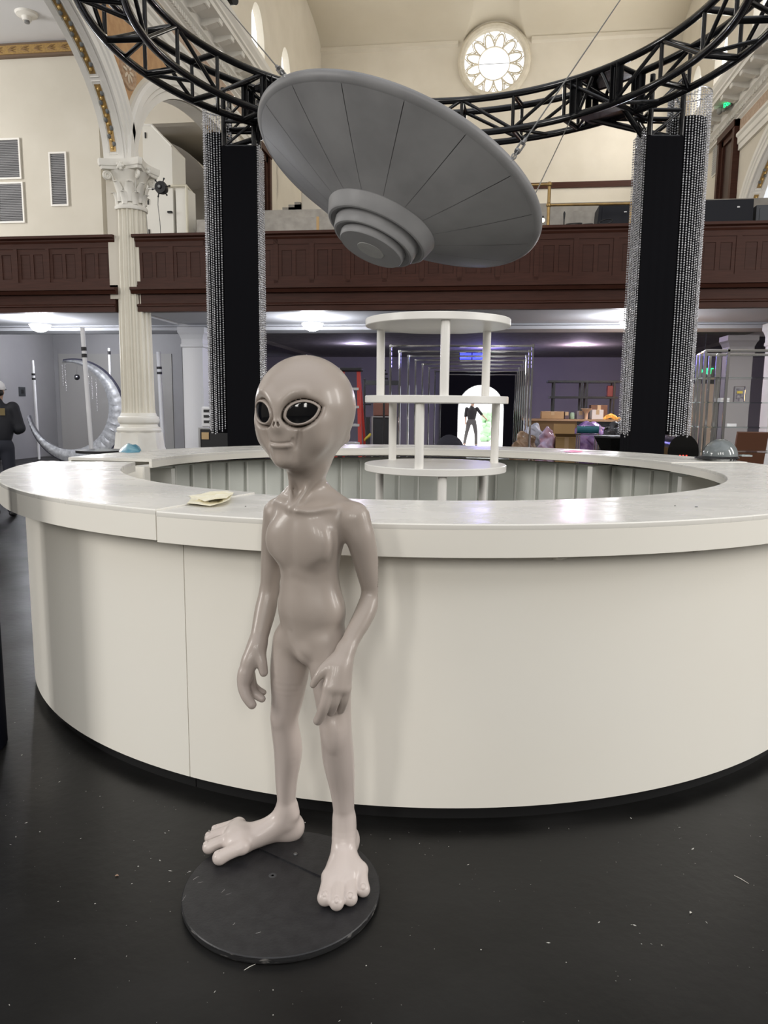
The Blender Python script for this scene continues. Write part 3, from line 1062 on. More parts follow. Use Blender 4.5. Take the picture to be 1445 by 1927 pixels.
def bar_top(label, a0, a1, dz=0.0):
    am = (a0 + a1) / 2
    t = thing('counter_top', label, 'counter', (BC.x + 2.1 * math.cos(am), BC.y + 2.1 * math.sin(am), Z_TOP - T_TOP), group='white tops of the round bar')
    n = max(6, int((a1 - a0) / 0.02))
    z1, z0 = Z_TOP + dz, Z_TOP + dz - 0.02
    m = MB()
    prof = [(R_HOLE, z0), (R_TOP - 0.001, z0), (R_TOP, z0 + 0.003), (R_TOP, z1 - 0.004), (R_TOP - 0.004, z1), (R_HOLE + 0.003, z1), (R_HOLE, z1 - 0.003)]
    vs, fs = [], []
    c = len(prof)
    for k in range(n + 1):
        a = a0 + (a1 - a0) * k / n
        vs += [(BC.x + r * math.cos(a), BC.y + r * math.sin(a), z) for r, z in prof]
    for k in range(n):
        for j in range(c):
            fs.append((k * c + j, (k + 1) * c + j, (k + 1) * c + (j + 1) % c, k * c + (j + 1) % c))
    fs += [tuple(range(c)), tuple(n * c + j for j in range(c))[::-1]]
    m.add(vs, fs).build('top_board', M_BART, t, 30, True)
    arc_panel(MB(), R_TOP - 0.022, R_TOP - 0.0005, Z_TOP + dz - T_TOP, z0, a0, a1).build('apron', M_BAR, t, 30, True)
    arc_panel(MB(), R_HOLE + 0.0005, R_HOLE + 0.02, Z_TOP + dz - 0.062, z0, a0, a1).build('inner_apron', M_BAR, t, 30, True)
    return t


bar_top('left part of the white counter top with paper scraps at its seam', A_END, A_SEAM_TOP - 0.001, 0.006)
bar_top('front white counter top running behind the alien to the right edge', A_SEAM_TOP + 0.001, A_JOIN + 2 * PI)
bar_top('rear white counter top on which the grey hard hat stands', A_JOIN, A_BACK, 0.004)

# ---- round three-tier shelf in the middle ------------------------------------------------
sh = thing('round_shelf', 'white three-tier round shelf on slim posts inside the bar', 'shelf', (onY(820, 800, BC.y).x, BC.y, 0))
M_SH = mat('shelf_white', (0.78, 0.765, 0.73), 0.35, col2=(0.75, 0.735, 0.70), scale=4)
RS = 0.456
for z, hole in ((1.99, True), (1.515, False), (1.085, False)):
    m = MB().lathe([(0.0, 0), (RS - 0.004, 0), (RS, 0.004), (RS, 0.041), (RS - 0.004, 0.045), (0.0, 0.045)], 72, (0, 0, z))
    m.build('shelf_board', M_SH, sh, 40)
for z0, z1, angs in ((1.56, 1.99, (160, -80, 40)), (1.13, 1.515, (140, -100, 20)), (0.0, 1.085, (160, -80, 40))):
    for a in angs:
        a = math.radians(a)
        MB().cyl((0.405 * math.cos(a), 0.405 * math.sin(a), z0), (0.405 * math.cos(a), 0.405 * math.sin(a), z1), 0.027, n=20).build('post', M_SH, sh, 40)

# ---- things on the counter -----------------------------------------------------------------
ZC = Z_TOP + 0.0045


def paper(label, name, cx, cy, pts, z, m, cat, lift=0.006, seed=1, thick=0.0008):
    rnd = random.Random(seed)
    t = tag(None or bpy.data.objects.new('x', None), None) if False else None
    n = len(pts)
    P = [onZ(a, b, z) for a, b in pts]
    c = sum(P, Vector()) / n
    mb = MB()
    rings = [1.0, 0.66, 0.33]
    vs = []
    for r in rings:
        for p in P:
            q = c + (p - c) * r
            vs.append((q.x, q.y, z + 0.001 + (rnd.random() ** 2) * lift))
    vs.append((c.x, c.y, z + 0.002 + lift * 0.3))
    fs = []
    for i in range(len(rings) - 1):
        for k in range(n):
            l = (k + 1) % n
            fs.append((i * n + k, i * n + l, (i + 1) * n + l, (i + 1) * n + k))
    b = (len(rings) - 1) * n
    fs += [(b + k, b + (k + 1) % n, len(vs) - 1) for k in range(n)]
    N = len(vs)
    vs2 = [(v[0], v[1], v[2] + thick) for v in vs]
    mb.add(vs, fs)
    mb.add(vs2, [tuple(reversed(f)) for f in fs])
    mb.f += [(k, (k + 1) % n, N + (k + 1) % n, N + k) for k in range(n)]
    o = mb.build(name, m)
    return tag(o, label, cat)


M_YP = mat('yellowed_paper', (0.78, 0.72, 0.50), 0.8, col2=(0.84, 0.80, 0.66), scale=14)
paper('torn yellowed paper scrap on the counter left of the alien', 'paper_scrap', 0, 0,
      [(352, 948), (360, 938), (355, 934), (375, 931), (395, 927), (428, 925), (440, 933), (432, 945), (420, 950), (395, 953), (370, 951)], Z_TOP + 0.006, M_YP, 'paper', 0.014, 4)
paper('second yellowed paper scrap lying partly on the first beside the alien', 'paper_scrap', 0, 0,
      [(366, 937), (384, 932), (405, 930), (418, 928), (436, 931), (426, 939), (405, 943), (385, 944)], Z_TOP + 0.020, M_YP, 'paper', 0.008, 9)
paper('thin red card lying on the far counter top', 'card', 0, 0, [(1060, 850), (1075, 847.5), (1097, 848.5), (1094, 851), (1075, 852)], ZC + 0.0005, mat('red_card', (0.55, 0.03, 0.07), 0.4), 'card', 0.003, 2)

# hard hat
hp = onZ(1354, 866, ZC)
hh = thing('hard_hat', 'shiny grey hard hat lying on the rear counter top', 'helmet', (hp.x, hp.y, ZC), YAW)
M_HAT = mat('hat_grey_gloss', (0.16, 0.18, 0.185), 0.12, col2=(0.20, 0.22, 0.225), scale=9, coat=0.4)
s_ = hp.length / 1397 * 1.0
rx, ry, rz = 0.122, 0.110, 0.125
vs, fs = [], []
NU, NV = 48, 14
for i in range(NV + 1):
    tt = (PI / 2) * i / NV
    for k in range(NU):
        a = 2 * PI * k / NU
        ridge = 1.0 + 0.035 * math.exp(-(math.sin(a) / 0.14) ** 2) * math.sin(tt) + 0.02 * math.exp(-((abs(math.sin(a)) - 0.42) / 0.10) ** 2) * math.sin(tt)
        vs.append((rx * math.sin(tt) * math.cos(a) * ridge, ry * math.sin(tt) * math.sin(a) * ridge, 0.030 + rz * math.cos(tt) * ridge))
for i in range(NV):
    for k in range(NU):
        l = (k + 1) % NU
        fs.append((i * NU + k, i * NU + l, (i + 1) * NU + l, (i + 1) * NU + k))
MB().add(vs, fs).build('shell', M_HAT, hh, 50)
br = MB()
pr = []
vs, fs = [], []
for k in range(NU):
    a = 2 * PI * k / NU
    ext = 0.012 + 0.045 * max(0, -math.cos(a)) ** 2
    for e_, z in ((0.0, 0.032), (ext, 0.022 - 0.006 * (ext > 0.03)), (ext, 0.016 - 0.006 * (ext > 0.03)), (0.0, 0.026)):
        vs.append(((rx + e_) * math.cos(a), (ry + e_) * math.sin(a), z))
for k in range(NU):
    l = (k + 1) % NU
    for j in range(4):
        fs.append((k * 4 + j, l * 4 + j, l * 4 + (j + 1) % 4, k * 4 + (j + 1) % 4))
br.add(vs, fs).build('brim', mat('hat_brim_dark', (0.02, 0.02, 0.022), 0.25), hh, 50)
hb_ = MB().lathe([(0.100, 0.0), (0.112, 0.0), (0.115, 0.012), (0.112, 0.024), (0.100, 0.024)], 40, shape=lambda a: 1.0).build('head_band', mat('band_grey', (0.45, 0.46, 0.45), 0.6, col2=(0.25, 0.25, 0.25), scale=40), hh, 50)
for k in range(5):
    MB().box((0.114 * math.cos(-0.3 - 0.25 * k), 0.114 * math.sin(-0.3 - 0.25 * k), 0.012), (0.010, 0.012, 0.016), -0.3 - 0.25 * k).build('clip', M_BLACK, hb_)

# chips and marks
for (px, py, w) in ((1310, 954, 0.010), (1270, 952, 0.006), (462, 953, 0.005)):
    p = onZ(px, py, Z_TOP + 0.001)
    o = MB().box((p.x, p.y, Z_TOP + 0.0015), (w, w * 0.35, 0.002), 0.3).build('debris_crumb', mat('crumb_dark', (0.03, 0.03, 0.03), 0.8))
    tag(o, {1310: 'tiny dark crumb on the right of the front counter top', 1270: 'tiny dark crumb further left on the front counter', 462: 'tiny dark speck on the counter left of the alien'}[px], 'debris')

# ================================================================== RING TRUSS, TOWERS, SAUCER
M_TRUSS = mat('truss_black_gloss', (0.006, 0.006, 0.007), 0.22, spec=0.5, coat=0.3)
M_CLOTH = mat('black_cloth', (0.005, 0.005, 0.0065), 0.95, spec=0.1)
RC = Vector((-0.45, 5.78, 0))
RO, RI, ZB, ZT = 2.43, 2.12, 4.18, 4.50
ring = thing('ring_truss', 'large black circular box truss hanging above the bar', 'truss', (RC.x, RC.y, ZB))


def rp(r, a, z):
    return Vector((r * math.cos(a), r * math.sin(a), z - ZB))


for r, z in ((RO, ZB), (RI, ZB), (RO, ZT), (RI, ZT)):
    MB().tube([rp(r, 2 * PI * k / 120, z) for k in range(120)], 0.031, 10, closed=True).build('chord', M_TRUSS, ring, 60)


def ring_angle(px, lo, hi):
    """where on the ring the line of sight through a pixel column meets it"""
    best = None
    for k in range(400):
        a = math.radians(lo + (hi - lo) * k / 399)
        d = RC + Vector((2.27 * math.cos(a), 2.27 * math.sin(a), 4.35)) - CAMP
        x = IMG_W / 2 + FPX * d.dot(RT) / d.dot(FW)
        if best is None or abs(x - px) < best[0]:
            best = (abs(x - px), a)
    return best[1]


BL, BR = ring_angle(522, 95, 170), ring_angle(1140, 10, 85)
NB = 26
for k in range(NB):
    a0 = 2 * PI * k / NB + 0.05
    a1 = 2 * PI * (k + 1) / NB + 0.05
    am = (a0 + a1) / 2
    seg = [(rp(RI, a0, ZB), rp(RI, a0, ZT)), (rp(RO, a0, ZB), rp(RO, a0, ZT)), (rp(RI, a0, ZB), rp(RO, a0, ZB)), (rp(RI, a0, ZT), rp(RO, a0, ZT)),
           (rp(RI, a0, ZB), rp(RI, a1, ZT)) if k % 2 else (rp(RI, a0, ZT), rp(RI, a1, ZB)),
           (rp(RO, a0, ZB), rp(RO, a1, ZT)) if k % 2 else (rp(RO, a0, ZT), rp(RO, a1, ZB)),
           (rp(RI, am, ZB), rp(RO, a1, ZB)) if k % 2 else (rp(RO, am, ZB), rp(RI, a1, ZB))]
    for i, (p, q) in enumerate(seg):
        MB().cyl(p, q, 0.026 if i in (2, 3) else 0.017, n=8).build('brace', M_TRUSS, ring, 60)
# corner blocks where the ring meets the towers
for ab in (BL, BR):
    for da in (-0.115, -0.085, 0.085, 0.115):
        for r in (RI, RO):
            M = Matrix.Rotation(ab + da, 4, 'Z')
            b = MB().box((r, 0, 0.15), (0.014, 0.058, 0.33))
            b.box((r - 0.03, 0, 0.15), (0.05, 0.008, 0.31))
            b.v = [tuple(M @ Vector(v)) for v in b.v]
            b.build('end_plate', M_TRUSS, ring)
    for z in (-0.012, 0.302):
        M = Matrix.Rotation(ab, 4, 'Z')
        b = MB().box(((RI + RO) / 2, 0, z), (0.30, 0.40, 0.012))
        b.v = [tuple(M @ Vector(v)) for v in b.v]
        b.build('gusset_plate', M_TRUSS, ring)
    for s in (-1, 1):
        M = Matrix.Rotation(ab, 4, 'Z')
        b = MB().cyl((RO, s * 0.17, 0.02), (RI, -s * 0.17, 0.28), 0.016, n=8)
        b.v = [tuple(M @ Vector(v)) for v in b.v]
        b.build('brace', M_TRUSS, ring, 60)
        b = MB().cyl((RI, s * 0.19, 0.02), (RI, s * 0.05, 0.29), 0.018, n=8)
        b.v = [tuple(M @ Vector(v)) for v in b.v]
        b.build('brace', M_TRUSS, ring, 60)

M_BEAD = mat('crystal_bead', (0.92, 0.92, 0.95), 0.16, 0.35, col2=(0.66, 0.65, 0.68), scale=60, spec=0.9)


def tower(label, blabel, x, y, w, side, hx, hr, hz, zbot, ab):
    t = thing('truss_tower', label, 'tower', (x, y, 0), YAW)
    # cloth sleeve with slight folds
    poly, N = [], 48
    rnd = random.Random(int(x * 100))
    for k in range(N):
        q = k / N * 4
        i, f = int(q), q - int(q)
        c = [(-1, -1), (1, -1), (1, 1), (-1, 1)]
        p0, p1 = c[i], c[(i + 1) % 4]
        px, py = p0[0] + (p1[0] - p0[0]) * f, p0[1] + (p1[1] - p0[1]) * f
        d = 1 + 0.02 * math.sin(k * 2.1) * (1 if 0.1 < f < 0.9 else 0)
        poly.append((px * w / 2 * d, py * w / 2 * d))
    MB().prism(poly, 2, 0.02, 3.97).build('cloth_sleeve', M_CLOTH, t, 30)
    MB().bb((-0.3, -0.3, 0), (0.3, 0.3, 0.02)).build('base_plate', M_TRUSS, t)
    h = 0.145
    for sx in (-1, 1):
        for sy in (-1, 1):
            MB().cyl((sx * h, sy * h, 3.975), (sx * h, sy * h, 4.50), 0.025, n=10).build('chord', M_TRUSS, t, 60)
    for z0, z1 in ((3.97, 4.2), (4.2, 4.48)):
        for s in (-1, 1):
            MB().cyl((-h, s * h, z0), (h, s * h, z1), 0.013, n=8).build('brace', M_TRUSS, t, 60)
            MB().cyl((s * h, -h, z0), (s * h, h, z1), 0.013, n=8).build('brace', M_TRUSS, t, 60)
            MB().cyl((-h, s * h, z0), (h, s * h, z0), 0.018, n=8).build('brace', M_TRUSS, t, 60)
            MB().cyl((s * h, -h, z0), (s * h, h, z0), 0.018, n=8).build('brace', M_TRUSS, t, 60)
    # arm that carries the ring
    I = Matrix.Rotation(-YAW, 3, 'Z')
    for s in (-1, 1):
        for z in (4.0, 4.17):
            e = RC + Vector((2.28 * math.cos(ab + s * 0.08), 2.28 * math.sin(ab + s * 0.08), 4.19)) - Vector((x, y, 0))
            e = I @ e
            st = Vector((s * h * (1 if True else -1), 0, z))
            MB().cyl(st, e, 0.022 if z > 4.1 else 0.028, n=10).build('arm', M_TRUSS, t, 60)
    # bead curtain: a hoop on the outer side, strands all round, plus a row down the inner side
    b = thing('bead_curtain', blabel, 'bead curtain', (x, y, zbot), YAW)
    cx = hx
    MB().tube([(cx + hr * math.cos(2 * PI * k / 32), 0.02 + hr * 0.95 * math.sin(2 * PI * k / 32), hz - zbot) for k in range(32)], 0.006, 6, closed=True).build('hoop', M_STEEL, b, 60)
    hp = MB()
    for k in range(3):
        a = PI * k / 3
        hp.cyl((cx + hr * math.cos(a), 0.02 + hr * .95 * math.sin(a), hz - zbot), (cx - hr * math.cos(a), 0.02 - hr * .95 * math.sin(a), hz - zbot), 0.003, n=5)
    hp.build('hoop_spokes', M_STEEL, b)
    MB().lathe([(hr * 0.86, 0.2), (hr * 0.86, hz - zbot - 0.02)], 24, (cx, 0.02, -0.22)).build('inner_cloth', M_CLOTH, b, 50)
    V, F = [], []
    rnd = random.Random(5)
    spots = []
    n = int(2 * PI * hr / 0.027)
    for k in range(n):
        a = 2 * PI * k / n
        spots.append((cx + hr * math.cos(a), 0.02 + hr * 0.95 * math.sin(a), hz))
    for k in range(14):                                     # inner side row
        spots.append((-side * (w / 2 + 0.010 + 0.014 * (k % 2)), -0.14 + 0.30 * k / 13, hz - 0.35))
    for (sx, sy, top) in spots:
        z = top
        ph = rnd.random() * 0.03
        end = zbot - rnd.random() * 0.05 + 0.02
        drift = (rnd.random() - 0.5) * 0.012
        while z > end:
            r = 0.0088 * (0.9 + 0.2 * rnd.random())
            q = len(V)
            dx = drift * (top - z) / 3
            rot = rnd.random() * 1.5
            c, s = math.cos(rot) * r, math.sin(rot) * r
            zz = z - ph - zbot
            V += [(sx + dx + c, sy + s, zz), (sx + dx - s, sy + c, zz), (sx + dx - c, sy - s, zz), (sx + dx + s, sy - c, zz), (sx + dx, sy, zz + r * 1.15), (sx + dx, sy, zz - r * 1.15)]
            F += [(q, q + 1, q + 4), (q + 1, q + 2, q + 4), (q + 2, q + 3, q + 4), (q + 3, q, q + 4), (q + 1, q, q + 5), (q + 2, q + 1, q + 5), (q + 3, q + 2, q + 5), (q, q + 3, q + 5)]
            z -= 0.0225
    me = bpy.data.meshes.new('strands')
    me.from_pydata(V, [], F)
    o = link_mesh('strands', me, M_BEAD, b)
    o['kind'] = 'stuff'
    return t


tower('black cloth-wrapped truss tower left of the saucer', 'silver bead curtain hanging on the left black tower', -2.445, 7.53, 0.33, -1, -0.245, 0.135, 4.36, 1.22, BL)
tower('black cloth-wrapped truss tower right of the saucer', 'silver bead curtain hanging on the right black tower', 1.565, 7.67, 0.33, 1, 0.27, 0.19, 4.40, 1.26, BR)

# ---- flying saucer -------------------------------------------------------------------------
M_UFO = mat('saucer_grey_paint', (0.205, 0.205, 0.21), 0.42, col2=(0.255, 0.255, 0.26), scale=3, bump=0.03, bscale=40, rough2=0.52)
M_UFOD = mat('saucer_seam_dark', (0.10, 0.10, 0.105), 0.6)
M_UFOL = mat('saucer_pale_centre', (0.30, 0.30, 0.295), 0.55, col2=(0.34, 0.34, 0.33), scale=12)
UC = onY(750, 346, 5.6)
vdir = (UC - CAMP).normalized()
UR = (UC - CAMP).dot(FW) * 283 / FPX
dd = RT * -0.389 + UP * -0.921
dd = (dd - vdir * dd.dot(vdir)).normalized()
un = (-vdir * 0.438 + dd * 0.899).normalized()
uq = Vector((0, 0, -1)).rotation_difference(un)
ufo = bpy.data.objects.new('flying_saucer', None)
COL.objects.link(ufo)
ufo.location = UC
ufo.rotation_mode = 'QUATERNION'
ufo.rotation_quaternion = uq
tag(ufo, 'tilted grey flying saucer prop hanging below the ring truss', 'flying saucer')
S = UR


def sc(prof):
    return [(r * S, -z * S) for r, z in prof]


hull = [(0.972, 0.030), (0.90, 0.066), (0.80, 0.112), (0.70, 0.158), (0.60, 0.202), (0.50, 0.245), (0.43, 0.274), (0.35, 0.304)]
NP = 16
for k in range(NP):
    a0, a1 = 2 * PI * (k + 0.3) / NP + 0.0025, 2 * PI * (k + 1.3) / NP - 0.0025
    MB().lathe(sc(hull), 10, a0=a0, a1=a1).build('hull_panel', M_UFO, ufo, 50)
MB().lathe(sc([(r - 0.004, z - 0.004) for r, z in hull]), 96).build('hull_core', M_UFOD, ufo, 50)
MB().lathe(sc([(0.965, 0.036), (0.985, 0.026), (0.998, 0.010), (1.0, -0.004), (0.994, -0.018), (0.975, -0.030), (0.90, -0.055), (0.55, -0.14), (0.42, -0.17), (0.36, -0.26), (0.22, -0.33), (0.0, -0.35)]), 128).build('rim_and_top', M_UFO, ufo, 40)
MB().lathe(sc([(0.335, 0.28), (0.375, 0.292), (0.378, 0.300), (0.350, 0.378), (0.340, 0.388), (0.325, 0.390), (0.318, 0.384), (0.30, 0.372), (0.27, 0.372)]), 96).build('lower_ring', M_UFO, ufo, 35)
MB().lathe(sc([(0.26, 0.36), (0.292, 0.372), (0.294, 0.378), (0.282, 0.440), (0.275, 0.450), (0.262, 0.452), (0.255, 0.446), (0.23, 0.438)]), 96).build('middle_ring', M_UFO, ufo, 35)
MB().lathe(sc([(0.20, 0.43), (0.226, 0.440), (0.228, 0.446), (0.222, 0.482), (0.216, 0.489), (0.10, 0.491), (0.0, 0.491)]), 96).build('bottom_cap', M_UFO, ufo, 35)
MB().lathe(sc([(0.095, 0.490), (0.092, 0.494), (0.0, 0.495)]), 48).build('centre_disc', M_UFOL, ufo, 35)


def rim_pt(px, py):
    """point of the saucer rim nearest to a pixel"""
    best = None
    for k in range(720):
        a = 2 * PI * k / 720
        p = UC + uq @ Vector((S * 0.99 * math.cos(a), S * 0.99 * math.sin(a), 0.0))
        d = p - CAMP
        z = d.dot(FW)
        q = (IMG_W / 2 + FPX * d.dot(RT) / z - px) ** 2 + (IMG_H / 2 - FPX * d.dot(UP) / z - py) ** 2
        if best is None or q < best[0]:
            best = (q, p)
    return best[1]


M_WIRE = mat('steel_wire', (0.30, 0.30, 0.30), 0.35, 0.9)


def hanging_wire(name, label, a, b, buckle):
    t = thing(name, label, 'cable', tuple(a))
    d = (b - a).normalized()
    o = a.copy()
    m = MB()
    start = a + d * (0.24 if buckle else 0.0)
    MB().cyl(start - o, b - o, 0.0045, n=6).build('wire', M_WIRE, t)
    if buckle:
        side = d.cross(vdir).normalized()
        for i, (u, r) in enumerate(((0.02, 0.020), (0.055, 0.018), (0.09, 0.018))):
            c = a + d * u - o
            s2 = side if i % 2 else d.cross(side).normalized()
            MB().tube([c + d * (r * 1.5 * math.cos(2 * PI * k / 12)) + s2 * (r * 0.8 * math.sin(2 * PI * k / 12)) for k in range(12)], 0.0045, 5, closed=True).build('chain_link', M_WIRE, t, 60)
        for s in (-1, 1):
            MB().cyl(a + d * 0.11 + side * (0.014 * s) - o, a + d * 0.21 + side * (0.014 * s) - o, 0.006, n=6).build('turnbuckle_bar', M_WIRE, t)
        MB().cyl(a + d * 0.10 - o, a + d * 0.12 - o, 0.018, n=8).build('turnbuckle_end', M_WIRE, t)
        MB().cyl(a + d * 0.20 - o, a + d * 0.25 - o, 0.012, n=8).build('thimble', M_WIRE, t)
    return t


ra = rim_pt(941, 320)
top = onY(1167, 0, 6.2)
hanging_wire('suspension_wire', 'thin steel wire with turnbuckle from the right rim of the saucer', ra, ra + (top - ra) * 2.2, True)
rb = rim_pt(556, 190)
top = onY(415, 0, 6.4)
hanging_wire('suspension_wire', 'thin steel wire with turnbuckle from the left rim of the saucer', rb, rb + (top - rb) * 1.9, True)
rc_ = rim_pt(998, 372)
hanging_wire('suspension_wire', 'thin slack wire between the right truss block and the saucer rim', rc_, RC + Vector((RI * math.cos(BR + 0.12), RI * math.sin(BR + 0.12), ZB - 0.02)), False)

# ------------------------------------------------------------------ the alien statue
def smin(a, b, k):
    h = np.clip(0.5 + 0.5 * (b - a) / k, 0, 1)
    return b * (1 - h) + a * h - k * h * (1 - h)


class Field:
    """signed distance field on a grid; shapes are blended in one after another"""

    def __init__(self, lo, hi, h):
        self.lo, self.h = np.array(lo, np.float32), h
        self.n = [int(math.ceil((hi[i] - lo[i]) / h)) + 1 for i in range(3)]
        self.d = np.ones(self.n, np.float32)
        self.ax = [self.lo[i] + h * np.arange(self.n[i], dtype=np.float32) for i in range(3)]

    def win(self, lo, hi, pad):
        s = []
        for i in range(3):
            a = max(0, int((lo[i] - pad - self.lo[i]) / self.h))
            b = min(self.n[i], int((hi[i] + pad - self.lo[i]) / self.h) + 2)
            s.append(slice(a, max(a, b)))
        return tuple(s), [self.ax[0][s[0]][:, None, None], self.ax[1][s[1]][None, :, None], self.ax[2][s[2]][None, None, :]]

    def op(self, s, q, k, mode):
        d = self.d[s]
        if mode == 'add':
            self.d[s] = smin(d, q, k)
        else:
            self.d[s] = -smin(-d, q, k)

    def cone(self, a, b, ra, rb, k=0.02, mode='add', flat=None):
        """round cone between two points"""
        a, b = np.array(a, np.float32), np.array(b, np.float32)
        r = max(ra, rb)
        s, (X, Y, Z) = self.win(np.minimum(a, b) - r, np.maximum(a, b) + r, 0.05)
        v = b - a
        L2 = float(v @ v)
        t = np.clip(((X - a[0]) * v[0] + (Y - a[1]) * v[1] + (Z - a[2]) * v[2]) / L2, 0, 1)
        dx, dy, dz = X - a[0] - t * v[0], Y - a[1] - t * v[1], Z - a[2] - t * v[2]
        q = np.sqrt(dx * dx + dy * dy + dz * dz) - (ra + (rb - ra) * t)
        self.op(s, q, k, mode)

    def chain(self, pts, rs, k=0.02, mode='add', sub=5):
        """round tube along a smooth curve through the points, blended in as one shape"""
        P = np.array(pts, float)
        R = np.array(rs, float)
        if len(P) > 2:
            Q, S = [], []
            for i in range(len(P) - 1):
                p0, p3 = P[max(i - 1, 0)], P[min(i + 2, len(P) - 1)]
                r0, r3 = R[max(i - 1, 0)], R[min(i + 2, len(P) - 1)]
                for j in range(sub):
                    t = j / sub
                    c = (-0.5 * t + t * t - 0.5 * t ** 3, 1 - 2.5 * t * t + 1.5 * t ** 3, 0.5 * t + 2 * t * t - 1.5 * t ** 3, -0.5 * t * t + 0.5 * t ** 3)
                    Q.append(c[0] * p0 + c[1] * P[i] + c[2] * P[i + 1] + c[3] * p3)
                    S.append(c[0] * r0 + c[1] * R[i] + c[2] * R[i + 1] + c[3] * r3)
            Q.append(P[-1])
            S.append(R[-1])
            P, R = np.array(Q), np.array(S)
        m = R.max()
        s, (X, Y, Z) = self.win(P.min(0) - m, P.max(0) + m, 0.05)
        best = None
        for i in range(len(P) - 1):
            a, v = P[i].astype(np.float32), (P[i + 1] - P[i]).astype(np.float32)
            t = np.clip(((X - a[0]) * v[0] + (Y - a[1]) * v[1] + (Z - a[2]) * v[2]) / float(v @ v), 0, 1)
            dx, dy, dz = X - a[0] - t * v[0], Y - a[1] - t * v[1], Z - a[2] - t * v[2]
            q = np.sqrt(dx * dx + dy * dy + dz * dz) - (np.float32(R[i]) + np.float32(R[i + 1] - R[i]) * t)
            best = q if best is None else np.minimum(best, q)
        self.op(s, best, k, mode)

    def ell(self, c, r, R=None, k=0.02, mode='add'):
        """ellipsoid with axes given by the rows of R"""
        c = np.array(c, np.float32)
        R = np.eye(3, dtype=np.float32) if R is None else np.array(R, np.float32)
        m = np.array([math.sqrt(sum((R[j][i] * r[j]) ** 2 for j in range(3))) for i in range(3)])
        s, (X, Y, Z) = self.win(c - m, c + m, 0.05)
        dx, dy, dz = X - c[0], Y - c[1], Z - c[2]
        p = [(R[j][0] * dx + R[j][1] * dy + R[j][2] * dz) for j in range(3)]
        k0 = np.sqrt((p[0] / r[0]) ** 2 + (p[1] / r[1]) ** 2 + (p[2] / r[2]) ** 2)
        k1 = np.sqrt((p[0] / r[0] ** 2) ** 2 + (p[1] / r[1] ** 2) ** 2 + (p[2] / r[2] ** 2) ** 2) + 1e-6
        q = k0 * (k0 - 1) / k1
        self.op(s, q, k, mode)

    def func(self, lo, hi, fn, k, mode='add', pad=0.02):
        s, (X, Y, Z) = self.win(np.array(lo), np.array(hi), pad)
        self.op(s, fn(X, Y, Z), k, mode)

    def smooth(self, n):
        for _ in range(n):
            for ax in range(3):
                d = np.moveaxis(self.d, ax, 0)
                e = d.copy()
                e[1:-1] = 0.5 * d[1:-1]
                e[1:-1] += 0.25 * d[:-2]
                e[1:-1] += 0.25 * d[2:]
                self.d = np.moveaxis(e, 0, ax)

    def mesh(self):
        """surface nets"""
        d = self.d
        nx, ny, nz = d.shape
        ins = d < 0
        cnt = np.zeros((nx - 1, ny - 1, nz - 1), np.int8)
        for i in (0, 1):
            for j in (0, 1):
                for l in (0, 1):
                    cnt += ins[i:nx - 1 + i, j:ny - 1 + j, l:nz - 1 + l]
        act = (cnt > 0) & (cnt < 8)
        ci = np.argwhere(act)
        idx = np.full(act.shape, -1, np.int32)
        idx[act] = np.arange(len(ci))
        acc = np.zeros((len(ci), 3), np.float64)
        num = np.zeros(len(ci))
        corner = [(i, j, l) for i in (0, 1) for j in (0, 1) for l in (0, 1)]
        val = {c: d[ci[:, 0] + c[0], ci[:, 1] + c[1], ci[:, 2] + c[2]] for c in corner}
        for c in corner:
            for ax in range(3):
                if c[ax] == 0:
                    e = list(c)
                    e[ax] = 1
                    v0, v1 = val[c], val[tuple(e)]
                    m = (v0 < 0) != (v1 < 0)
                    t = np.where(m, v0 / np.where(m, v0 - v1, 1), 0)
                    p = np.tile(np.array(c, float), (len(ci), 1))
                    p[:, ax] += t
                    acc[m] += p[m]
                    num[m] += 1
        V = self.lo + (ci + acc / num[:, None]) * self.h
        F = []
        for ax in range(3):
            o1, o2 = (ax + 1) % 3, (ax + 2) % 3
            sl0 = [slice(None)] * 3
            sl1 = [slice(None)] * 3
            sl0[ax], sl1[ax] = slice(0, -1), slice(1, None)
            ch = ins[tuple(sl0)] != ins[tuple(sl1)]
            E = np.argwhere(ch)
            E = E[(E[:, o1] > 0) & (E[:, o2] > 0) & (E[:, o1] < act.shape[o1]) & (E[:, o2] < act.shape[o2])]
            sg = ins[tuple(sl0)][E[:, 0], E[:, 1], E[:, 2]]
            q = []
            for a_, b_ in ((1, 1), (0, 1), (0, 0), (1, 0)):
                c = E.copy()
                c[:, o1] -= a_
                c[:, o2] -= b_
                q.append(idx[c[:, 0], c[:, 1], c[:, 2]])
            q = np.stack(q, 1)
            q[~sg] = q[~sg][:, ::-1]
            F.append(q)
        return V, np.concatenate(F)


def np_mesh(name, V, F, m, parent):
    me = bpy.data.meshes.new(name)
    me.vertices.add(len(V))
    me.vertices.foreach_set('co', V.astype(np.float32).ravel())
    me.loops.add(F.size)
    me.loops.foreach_set('vertex_index', F.astype(np.int32).ravel())
    me.polygons.add(len(F))
    me.polygons.foreach_set('loop_start', np.arange(0, F.size, F.shape[1], dtype=np.int32))
    me.polygons.foreach_set('loop_total', np.full(len(F), F.shape[1], np.int32))
    me.polygons.foreach_set('use_smooth', np.ones(len(F), bool))
    me.update(calc_edges=True)
    me.validate()
    return link_mesh(name, me, m, parent)


ALIEN_BASE = Vector((-0.307, 2.11, 0.0))          # in the camera-heading frame (x right, y away)
A_YAW = Matrix.Rotation(YAW, 3, 'Z')
A_ROOT = A_YAW @ ALIEN_BASE
DISC_TOP = 0.0235


